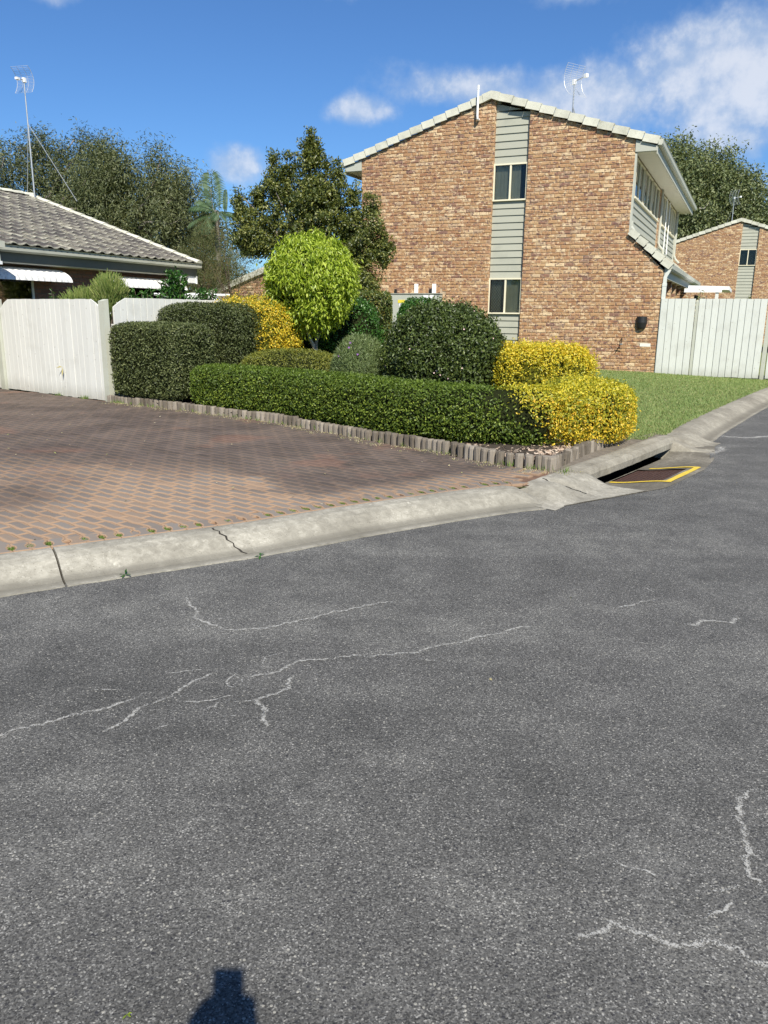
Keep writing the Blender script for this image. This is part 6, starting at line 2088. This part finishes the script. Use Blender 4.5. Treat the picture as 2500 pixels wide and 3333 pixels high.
part('limb', MB().tube([(.06, .02, .73), (.09, .05, 1.0), (.16, .08, 1.4)], [.035, .028, .02], 8).tube([(.08, .04, .86), (.28, .0, 1.3)], [.02, .012], 6), M['bark_grey'], t_)
part('trunk', m_, M['bark_pale'], t_)

# lavender-like shrub: upright soft spikes
t_ = thing('lavender_shrub', 'soft grey green spiky shrub with a few purple flowers beside the dark ball', 'shrub', (-.40, 12.1, .15), 0, None)
n = 26000
d = unit(rg.normal(size=(n, 3))); d[:, 2] = np.abs(d[:, 2]) * rg.choice([1, 1, 1, -.55], n)
P = d * np.array([.43, .42, .56]) * (rg.random((n, 1)) ** .22) * (1 + .10 * lump(d, 6, 41))[:, None]
P[:, 2] += .50
N = d * .6
V, F, a = leaves(P, N, .075, .0095, .5, 0, 1.8, .1)
link('foliage', np_mesh('foliage', V, F, M['l_lav'], a), t_)
link('dark_core', core_mesh((.40, .40, .5), 2, .46, .72, M['inner'], None), t_)
m_ = MB()
for k in range(9):
    a_ = rnd.uniform(-2.6, -.3); x, y, z = math.cos(a_) * rnd.uniform(.05, .36), math.sin(a_) * .36, rnd.uniform(.35, 1.05)
    for q_ in range(5):
        b_ = q_ * 1.256; m_.raw([(x, y, z), (x + .016 * math.cos(b_), y - .008, z + .016 * math.sin(b_)), (x + .016 * math.cos(b_ + 1), y - .008, z + .016 * math.sin(b_ + 1))], [(0, 1, 2)])
part('blooms', m_, M['petal_p'], t_, None, 'stuff')


# swept hedges along the edging
def swept_hedge(name, label, path, hw, z0, z1, n, L, W, mat, inner, seed, end0=True, end1=True, e=4.0, cut=None, tufts=.03, topw=.35, shell=.085):
    pts = catmull([Vector(p) for p in path], .1)
    t_ = thing(name, label, 'hedge', (pts[0].x, pts[0].y, .15))
    cum = [0.0]
    for i in range(1, len(pts)):
        cum.append(cum[-1] + (pts[i] - pts[i - 1]).length)
    LT = cum[-1]; hh = (z1 - z0) / 2; cz = (z1 + z0) / 2
    PX = np.array([[p.x, p.y] for p in pts]); cm = np.array(cum)
    TG = np.gradient(PX, axis=0); TG = unit(TG)

    def at(s_):
        s2 = np.clip(s_, 0, LT)
        x = np.interp(s2, cm, PX[:, 0]); y = np.interp(s2, cm, PX[:, 1]); tx = np.interp(s2, cm, TG[:, 0]); ty = np.interp(s2, cm, TG[:, 1])
        ov = s_ - s2
        return x + tx * ov, y + ty * ov, tx, ty

    def surf(s_, th_, f):
        cx_, sx_ = np.cos(th_), np.sin(th_)
        qq = (np.abs(cx_) ** e + np.abs(sx_) ** e) ** (-1 / e)
        u, v = cx_ * qq, sx_ * qq
        # rounded ends shrink the section
        k = np.ones_like(s_)
        if end0:
            k = np.minimum(k, np.sqrt(np.clip(1 - (np.clip(hw * .8 - s_, 0, None) / (hw * .8)) ** 2.4, 0.0, 1)))
        if end1:
            k = np.minimum(k, np.sqrt(np.clip(1 - (np.clip(hw * .8 - (LT - s_), 0, None) / (hw * .8)) ** 2.4, 0.0, 1)))
        kz = 0.55 + .45 * k
        x, y, tx, ty = at(s_)
        nu_ = np.sign(u) * np.abs(u) ** (e - 1); nv_ = np.sign(v) * np.abs(v) ** (e - 1)
        r = 1 + .035 * lump(np.stack([s_ * 2.2, u, v * 1.0], 1), 2.2, seed) + .02 * lump(np.stack([s_ * 6, u * 3, v * 3], 1), 2.2, seed + 1)
        X = x + ty * u * hw * k * r * f; Y = y - tx * u * hw * k * r * f; Z = cz + v * hh * kz * r * f
        N = unit(np.stack([ty * nu_, -tx * nu_, nv_], 1))
        return np.stack([X, Y, Z], 1), N
    s_ = rg.uniform(0, LT, n)
    # sample angle more evenly over the boxy section
    th_ = rg.uniform(0, 2 * np.pi, n)
    P, N = surf(s_, th_, 1.0)
    endb = rg.random(n) < .0
    P = P - N * (rg.random((n, 1)) ** 1.5) * shell
    sel = rg.random(n) < .07
    P[sel] += N[sel] * rg.random((sel.sum(), 1)) * tufts
    if cut is not None:
        keep = cut(P, s_, LT)
        P, N = P[keep], N[keep]
    P = P - np.array([pts[0].x, pts[0].y, .15])
    V, F, a = leaves(P, N, L, W, .75, 0, .2, .25)
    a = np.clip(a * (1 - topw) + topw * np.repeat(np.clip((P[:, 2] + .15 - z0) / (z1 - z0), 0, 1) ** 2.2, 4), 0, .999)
    link('foliage', np_mesh('foliage', V, F, M[mat], a), t_)
    ns, nt = 60, 16
    S, T = np.meshgrid(np.linspace(0.02 if end0 else .95, LT - (.02 if end1 else .42), ns), np.linspace(0, 2 * np.pi, nt, endpoint=False), indexing='ij')
    PC, _ = surf(S.ravel(), T.ravel(), .88)
    PC = PC - np.array([pts[0].x, pts[0].y, .15])
    F = [(i * nt + k, i * nt + (k + 1) % nt, (i + 1) * nt + (k + 1) % nt, (i + 1) * nt + k) for i in range(ns - 1) for k in range(nt)]
    link('dark_core', np_mesh('dark_core', PC, np.array(F), M[inner]), t_)  # added solid core swept along the hedge, dark in place of inner shade
    m_ = MB()
    for k in range(int(LT / .22)):
        i = min(len(pts) - 1, int(k * .22 / .1)); p = pts[i]
        m_.tube([(p.x - pts[0].x + rnd.uniform(-.1, .1), p.y - pts[0].y + rnd.uniform(-.1, .1), -.05), (p.x - pts[0].x + rnd.uniform(-.15, .15), p.y - pts[0].y + rnd.uniform(-.15, .15), .3)], [.012, .008], 5)
    part('stems', m_, M['bark'], t_, None, 'stuff')
    return t_


hfr = lambda P: np.clip((P[:, 2] - .15) / .62, 0, 1)
ragged = lambda P, s_, LT: s_ < LT - .20 - .85 * hfr(P) ** .7 + rg.normal(size=len(s_)) * .13
swept_hedge('long_hedge', 'long low green clipped hedge running along the log edging of the driveway',
            [(-2.78, 12.02), (-2.15, 11.55), (-1.35, 10.98), (-.62, 10.28), (.02, 9.55), (.62, 9.02), (1.12, 8.74), (1.52, 8.66), (1.82, 8.68), (2.10, 8.78)], .385, .16, .775, 92000, .034, .018, 'l_hedge', 'inner', 21, True, False, cut=ragged)
ragged0 = lambda P, s_, LT: s_ > .12 + .62 * (1 - hfr(P)) + rg.normal(size=len(s_)) * .12
swept_hedge('golden_hedge', 'curved golden yellow end of the low hedge at the corner by the drain and lawn',
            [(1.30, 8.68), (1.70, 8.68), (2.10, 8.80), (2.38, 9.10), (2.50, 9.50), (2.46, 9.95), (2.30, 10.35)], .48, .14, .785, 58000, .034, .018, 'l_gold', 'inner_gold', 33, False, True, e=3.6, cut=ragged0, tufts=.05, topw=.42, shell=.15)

# small pale blooms on the dark ball
t_b = [o for o in COL.objects if o.name.startswith('camellia_ball')][0]
q, nr = sell(60, 2.5, (.86, .84, .80)); m_ = MB()
for p_, n_ in zip(q * np.array([.88, .86, .84]), nr):
    if p_[1] > .2 or p_[2] < -.3:
        continue
    c_ = Vector(p_) + Vector((0, 0, .70)); u_ = Vector(n_).orthogonal().normalized(); v_ = Vector(n_).cross(u_)
    for k in range(5):
        a_ = k * 1.256; m_.raw([c_, c_ + (u_ * math.cos(a_) + v_ * math.sin(a_)) * .012 + Vector(n_) * .006, c_ + (u_ * math.cos(a_ + 1) + v_ * math.sin(a_ + 1)) * .012 + Vector(n_) * .006], [(0, 1, 2)])
part('blooms', m_, M['petal'], t_b, None, 'stuff')

# plants behind the gate
t_ = thing('pencil_bush', 'bushy plant of thin yellow green pencil stems above the white gate', 'shrub', (-5.15, 14.35, .1))
V, F, A = [], [], []
m_ = MB()
for k in range(3600):
    lobe = rnd.random() < .42
    cx_, top, rx_ = (.27, 2.12, .30) if lobe else (-.14, 1.86, .50)
    u_ = unit(rg.normal(size=(1, 3)))[0]; f_ = rnd.random() ** .4
    x, y, z = cx_ + u_[0] * rx_ * f_, u_[1] * .38 * f_, top - .42 + abs(u_[2]) * .34 * f_ - (rnd.random() * .35 if u_[2] < 0 else 0)
    L_ = rnd.uniform(.06, .14); d_ = Vector((u_[0] * .55 + rnd.uniform(-.25, .25), u_[1] * .55 + rnd.uniform(-.25, .25), 1.0)).normalized()
    m_.tube([(x, y, z), (x + d_.x * L_, y + d_.y * L_, z + d_.z * L_)], [.0062, .0045], 3, rnd.random(), False)
part('foliage', m_, M['l_pencil'], t_)
m_ = MB()
for k in range(9):
    m_.tube([(0, 0, -.1), (rnd.uniform(-.3, .4), rnd.uniform(-.2, .2), 1.4)], [.03, .015], 6)
part('stem', m_, M['bark'], t_)


def leafy(label, xy, z1, spread_, n, seed, L=.13, name='leafy_plant', mat='l_shade'):
    t_ = thing(name, label, 'plant', (xy[0], xy[1], .1), 0, 'plants standing behind the white gate and fence')
    r_ = random.Random(seed); m_ = MB(); P, N = [], []
    for k in range(int(n * 1.6)):
        a_ = r_.uniform(0, 6.28); tip = Vector((math.cos(a_) * spread_ * r_.random(), math.sin(a_) * spread_ * .6 * r_.random(), z1 - .1 - r_.random() * .35))
        m_.tube([(0, 0, -.05), (tip.x * .5, tip.y * .5, tip.z * .6), tuple(tip)], [.012, .009, .005], 5)
        for q in range(80):
            f_ = r_.uniform(.45, 1.02); p = Vector((tip.x * f_ ** 1.3, tip.y * f_ ** 1.3, tip.z * f_)); b_ = r_.uniform(0, 6.28)
            P.append((p.x, p.y, p.z)); N.append((math.cos(b_) * .7, math.sin(b_) * .7, .5))
    P, N = np.array(P), np.array(N)
    V, F, a = leaves(P, N, L, L * .26, .35, 0, .1, .15, .2)
    link('foliage', np_mesh('foliage', V, F, M[mat], a), t_)
    part('stem', m_, M['bark'], t_)


leafy('leafy plant with long pointed leaves, the tallest between pencil bush and box hedges', (-3.95, 15.1), 2.27, .28, 16, 4)
leafy('low leafy plant between the pencil bush and the tall pointed-leaf plant', (-4.40, 14.75), 1.88, .40, 14, 5, .11)
leafy('sprawling leafy plant behind the second box hedge, right of the tall pointed one', (-3.55, 15.6), 1.95, .42, 16, 6, .12)
leafy('thin reddish sprig peeping over the gate left of the pencil bush', (-6.05, 14.65), 1.90, .22, 5, 7, .06, 'sprig')

p_ = HP(.80, .45, 0)
leafy('reddish brown strappy climber peeping over the right fence at its narrow post', (p_[0], p_[1]), 2.14, .30, 5, 8, .10, 'climber', 'litter')
p_ = HP(1.9, .6, 0)
leafy('dark leafy tips just showing over the right fence under the far gable', (p_[0], p_[1]), 2.02, .35, 6, 9, .06, 'leafy_shrub', 'l_lilly')
# ivy-ish scraps, fallen leaves
t_ = None
lv = [(-1.55, 4.46, .016, 'fallen green leaf cluster on the kerb gutter right of the joint', .05), (-.80, 4.87, .016, 'fallen green leaf in the gutter near the cracked kerb', .05), (-.57, 1.44, .006, 'yellow green leaf lying on the asphalt left of the shadow', .014)]
for x, y, z, lab, s_ in lv:
    t_ = thing('fallen_leaf', lab, 'leaf', (x, y, z))
    P = np.zeros((5, 3)); N = np.tile([0, 0, 1.0], (5, 1)); V, F, a = leaves(P, N, s_, s_ * .35, .25, 0, 0, .1)
    link('blade', np_mesh('blade', V, F, M['l_shade'] if s_ > .02 else M['l_fig'], a), t_)
gp_ = FL + gdir * (gl * .60)
t_ = thing('gum_leaf', 'curled gum leaf caught on the lower right part of the white gate', 'leaf', (gp_.x + .02, gp_.y - .045, .60))
m_ = MB(); m_.raw([(0, 0, 0), (-.045, -.02, -.005), (-.10, -.03, -.02), (-.045, -.012, .018), (.012, -.02, -.09), (-.012, -.03, -.16), (-.02, -.012, -.08)], [(0, 1, 2), (0, 2, 3), (0, 4, 5), (0, 5, 6)], .4); part('blade', m_, M['litter'], t_)
# scattered leaf litter on drive, lawn and road (too many to count)
P = []
while len(P) < 260:
    x, y = rnd.uniform(-6, 9), rnd.uniform(1.6, 19)
    k = (Vector((x, y)) - D0).dot(DN)
    if y > 7 and k < -.1 and x > 2.5 and not inside((x, y), soil_in):
        z = .16 + .08 * smooth(-k, 0, 5.5)
    elif inside((x, y), field_poly):
        z = .118
    elif k > 1.2 and rnd.random() < .25 and y > 3:
        z = .004
    else:
        continue
    P.append((x, y, z))
P = np.array(P); V, F, a = leaves(P, np.tile([0, 0, 1.0], (len(P), 1)), .028, .012, .3, 0, 0, .2)
o = link('leaf_litter', np_mesh('leaf_litter', V, F, M['litter'], a)); o['kind'] = 'stuff'
# weeds at the foot of the gate
wd = [(FL.x + (FR.x - FL.x) * f_, FL.y + (FR.y - FL.y) * f_ - .05, .11) for f_ in (.55, .56, .80, .805, .81, .78)] + [(q_.x + .08, q_.y - .10, .112) for q_ in lp if rnd.random() < .5]
V, F, a = tuft(wd, 900, .07, .008, .035)
o = link('weeds', np_mesh('weeds', V, F, M['moss'], a)); o['kind'] = 'stuff'
# dry grass between the soldier course and the logs
wd = [(p.x + rnd.uniform(-.15, .25), p.y - rnd.uniform(.05, .30), .113) for p in lp for _ in range(3)]
V, F, a = tuft(wd, 2600, .018, .006, .03)
o = link('joint_weeds', np_mesh('joint_weeds', V, F, M['litter'], a)); o['kind'] = 'stuff'


# ------------------------------------------------------------------ the person taking the picture (only the shadow falls in view)
def skin_body(name, verts, edges, radii, mat, parent, root=0, sub=1):
    me = bpy.data.meshes.new(name)
    me.from_pydata([tuple(v) for v in verts], edges, [])
    o = link(name, me, parent)
    sk = o.modifiers.new('skin', 'SKIN')
    for i, r_ in enumerate(radii):
        rr = r_ if isinstance(r_, tuple) else (r_, r_)
        me.skin_vertices[0].data[i].radius = rr
        me.skin_vertices[0].data[i].use_root = (i == root)
    o.modifiers.new('subdiv', 'SUBSURF').levels = sub
    o.modifiers['subdiv'].render_levels = sub
    me.materials.append(mat)
    return o


M['skin'] = simple('skin', (0.48, 0.29, 0.20), 0.5, var=0.06)
M['shirt'] = simple('shirt', (0.10, 0.14, 0.22), 0.85, var=0.1)
M['shorts'] = simple('shorts', (0.08, 0.08, 0.09), 0.85, var=0.1)
M['hair'] = simple('hair', (0.03, 0.02, 0.015), 0.6)
M['phone'] = simple('phone_body', (0.02, 0.02, 0.022), 0.25)
# phone, upright and pitched like the view; the lens is at the camera
t_ = thing('phone', 'dark mobile phone held upright in two hands by the person', 'phone', (0, 0, 1.555))
t_.rotation_euler = (R(-14.3), 0, 0)
m_ = MB(); m_.box(-.060, .014, -.018, -.010, -.128, .014); part('body', m_, M['phone'], t_)
m_ = MB(); m_.box(-.057, .011, -.0195, -.0181, -.124, .010); part('screen', m_, M['dark'], t_)
pe_ = thing('person', 'person in dark blue shirt and shorts holding a phone up with both hands', 'person', (-.02, -.46, 0.0))
# coordinates relative to (-.02,-.46)
vb = [(0, 0, .96), (0, .0, 1.12), (0, .01, 1.28), (0, .0, 1.40), (0, .02, 1.47), (0, .035, 1.52),
      (.17, .0, 1.385), (.215, .03, 1.13), (.10, .30, 1.31), (.055, .395, 1.395),
      (-.17, .0, 1.385), (-.215, .03, 1.13), (-.12, .30, 1.31), (-.085, .395, 1.395),
      (.09, 0, .88), (.10, .02, .48), (.10, -.01, .09), (.105, .12, .035), (-.09, 0, .88), (-.10, .02, .48), (-.10, -.01, .09), (-.105, .12, .035)]
eb = [(0, 1), (1, 2), (2, 3), (3, 4), (4, 5), (3, 6), (6, 7), (7, 8), (8, 9), (3, 10), (10, 11), (11, 12), (12, 13), (0, 14), (14, 15), (15, 16), (16, 17), (0, 18), (18, 19), (19, 20), (20, 21)]
rb_ = [(.13, .10), (.12, .09), (.14, .10), (.10, .08), .055, .05, .06, .043, .033, .026, .06, .043, .033, .026, .085, .058, .042, .035, .085, .058, .042, .035]
skin_body('body', vb, eb, rb_, M['skin'], pe_, 0, 2)
skin_body('shirt', [(0, 0, .93), (0, 0, 1.12), (0, .01, 1.28), (0, 0, 1.40), (.17, 0, 1.385), (.20, .015, 1.24), (-.17, 0, 1.385), (-.20, .015, 1.24)], [(0, 1), (1, 2), (2, 3), (3, 4), (4, 5), (3, 6), (6, 7)],
          [(.155, .12), (.14, .11), (.155, .115), (.115, .09), .075, .062, .075, .062], M['shirt'], pe_, 0, 2)
skin_body('shorts', [(0, 0, .98), (.09, 0, .88), (.105, .01, .58), (-.09, 0, .88), (-.105, .01, .58)], [(0, 1), (1, 2), (0, 3), (3, 4)], [(.15, .12), .10, .085, .10, .085], M['shorts'], pe_, 0, 2)


def head_geo(r, c, seed, hair=False):
    vs, fs = [], []
    nu, nv = 20, 14
    for j in range(nv + 1):
        ph = math.pi * j / nv
        for i in range(nu):
            a_ = 2 * math.pi * i / nu
            x, y, z = math.sin(ph) * math.cos(a_), math.sin(ph) * math.sin(a_), math.cos(ph)
            k = 1.0
            if z < 0:
                k = 1 - .28 * z * z
            xx, yy, zz = x * .078 * k, y * .098 * k, z * .118
            if not hair and y > .75 and abs(x) < .35:
                if -.30 < z < .12:
                    yy += .016 * (1 - abs(z + .12) / .25) * (1 - abs(x) / .35)
            if not hair and y > .6 and abs(abs(x) - .38) < .18 and -.05 < z < .25:
                yy -= .007
            if hair:
                xx *= 1.09; yy = yy * 1.08 - .010; zz = zz * 1.07 + .006
                if y > .15 and z < .45:
                    yy -= .06 * y; zz = max(zz, .05)
            vs.append((c[0] + xx * r, c[1] + yy * r, c[2] + zz * r))
    for j in range(nv):
        for i in range(nu):
            fs.append((j * nu + i, j * nu + (i + 1) % nu, (j + 1) * nu + (i + 1) % nu, (j + 1) * nu + i))
    return vs, fs


m_ = MB(); m_.raw(*head_geo(1, (0, .055, 1.61), 1)); part('head', m_, M['skin'], pe_, smooth=True)
m_ = MB(); m_.raw(*head_geo(1, (0, .05, 1.615), 1, True)); part('hair', m_, M['hair'], pe_, smooth=True)
for sx in (-1, 1):
    m_ = MB(); m_.box(sx * .030 - .012, sx * .030 + .012, .142, .150, 1.622, 1.632); part('eye', m_, M['soffit'], pe_)
    m_ = MB(); m_.tube([(sx * .078, .05, 1.63), (sx * .090, .042, 1.615), (sx * .080, .048, 1.585)], [.010, .014, .008], 6); part('ear', m_, M['skin'], pe_)
m_ = MB(); m_.box(-.022, .022, .136, .146, 1.556, 1.564); part('mouth', m_, simple('lips', (.35, .14, .12), .5), pe_)
# hands: palm + four fingers + thumb each, wrapped round the lower part of the phone
for sx, wx in ((1, .055), (-1, -.085)):
    W0 = Vector((wx, .395, 1.395))
    vh = [W0, W0 + Vector((-.010 * sx, .022, .035))]; eh = [(0, 1)]; rh = [(.026, .019), (.030, .016)]
    side_x = (.034 if sx > 0 else -.040)      # phone edge in person coordinates
    for k in range(4):
        zk = 1.402 + k * .020
        b0 = len(vh)
        vh += [Vector((wx - .008 * sx, .430, zk)), Vector((side_x + .016 * sx, .466, zk + .004)), Vector((side_x - .004 * sx, .474, zk + .006)), Vector((side_x - (.024 - .004 * abs(k - 1.5)) * sx, .470, zk + .007))]
        eh += [(1, b0), (b0, b0 + 1), (b0 + 1, b0 + 2), (b0 + 2, b0 + 3)]; rh += [.011, .0095, .0085, .0075]
    b0 = len(vh)
    vh += [Vector((wx + .004 * sx, .408, 1.425)), Vector((side_x + .012 * sx, .420, 1.450)), Vector((side_x - .010 * sx, .426, 1.468))]
    eh += [(0, b0), (b0, b0 + 1), (b0 + 1, b0 + 2)]; rh += [.013, .011, .0095]
    skin_body('hand', vh, eh, rh, M['skin'], pe_, 0, 1)

bpy.context.view_layer.update()
print('objects', len(bpy.data.objects), 'tris', sum(sum(p.loop_total - 2 for p in m_.polygons) * 1 for m_ in bpy.data.meshes))
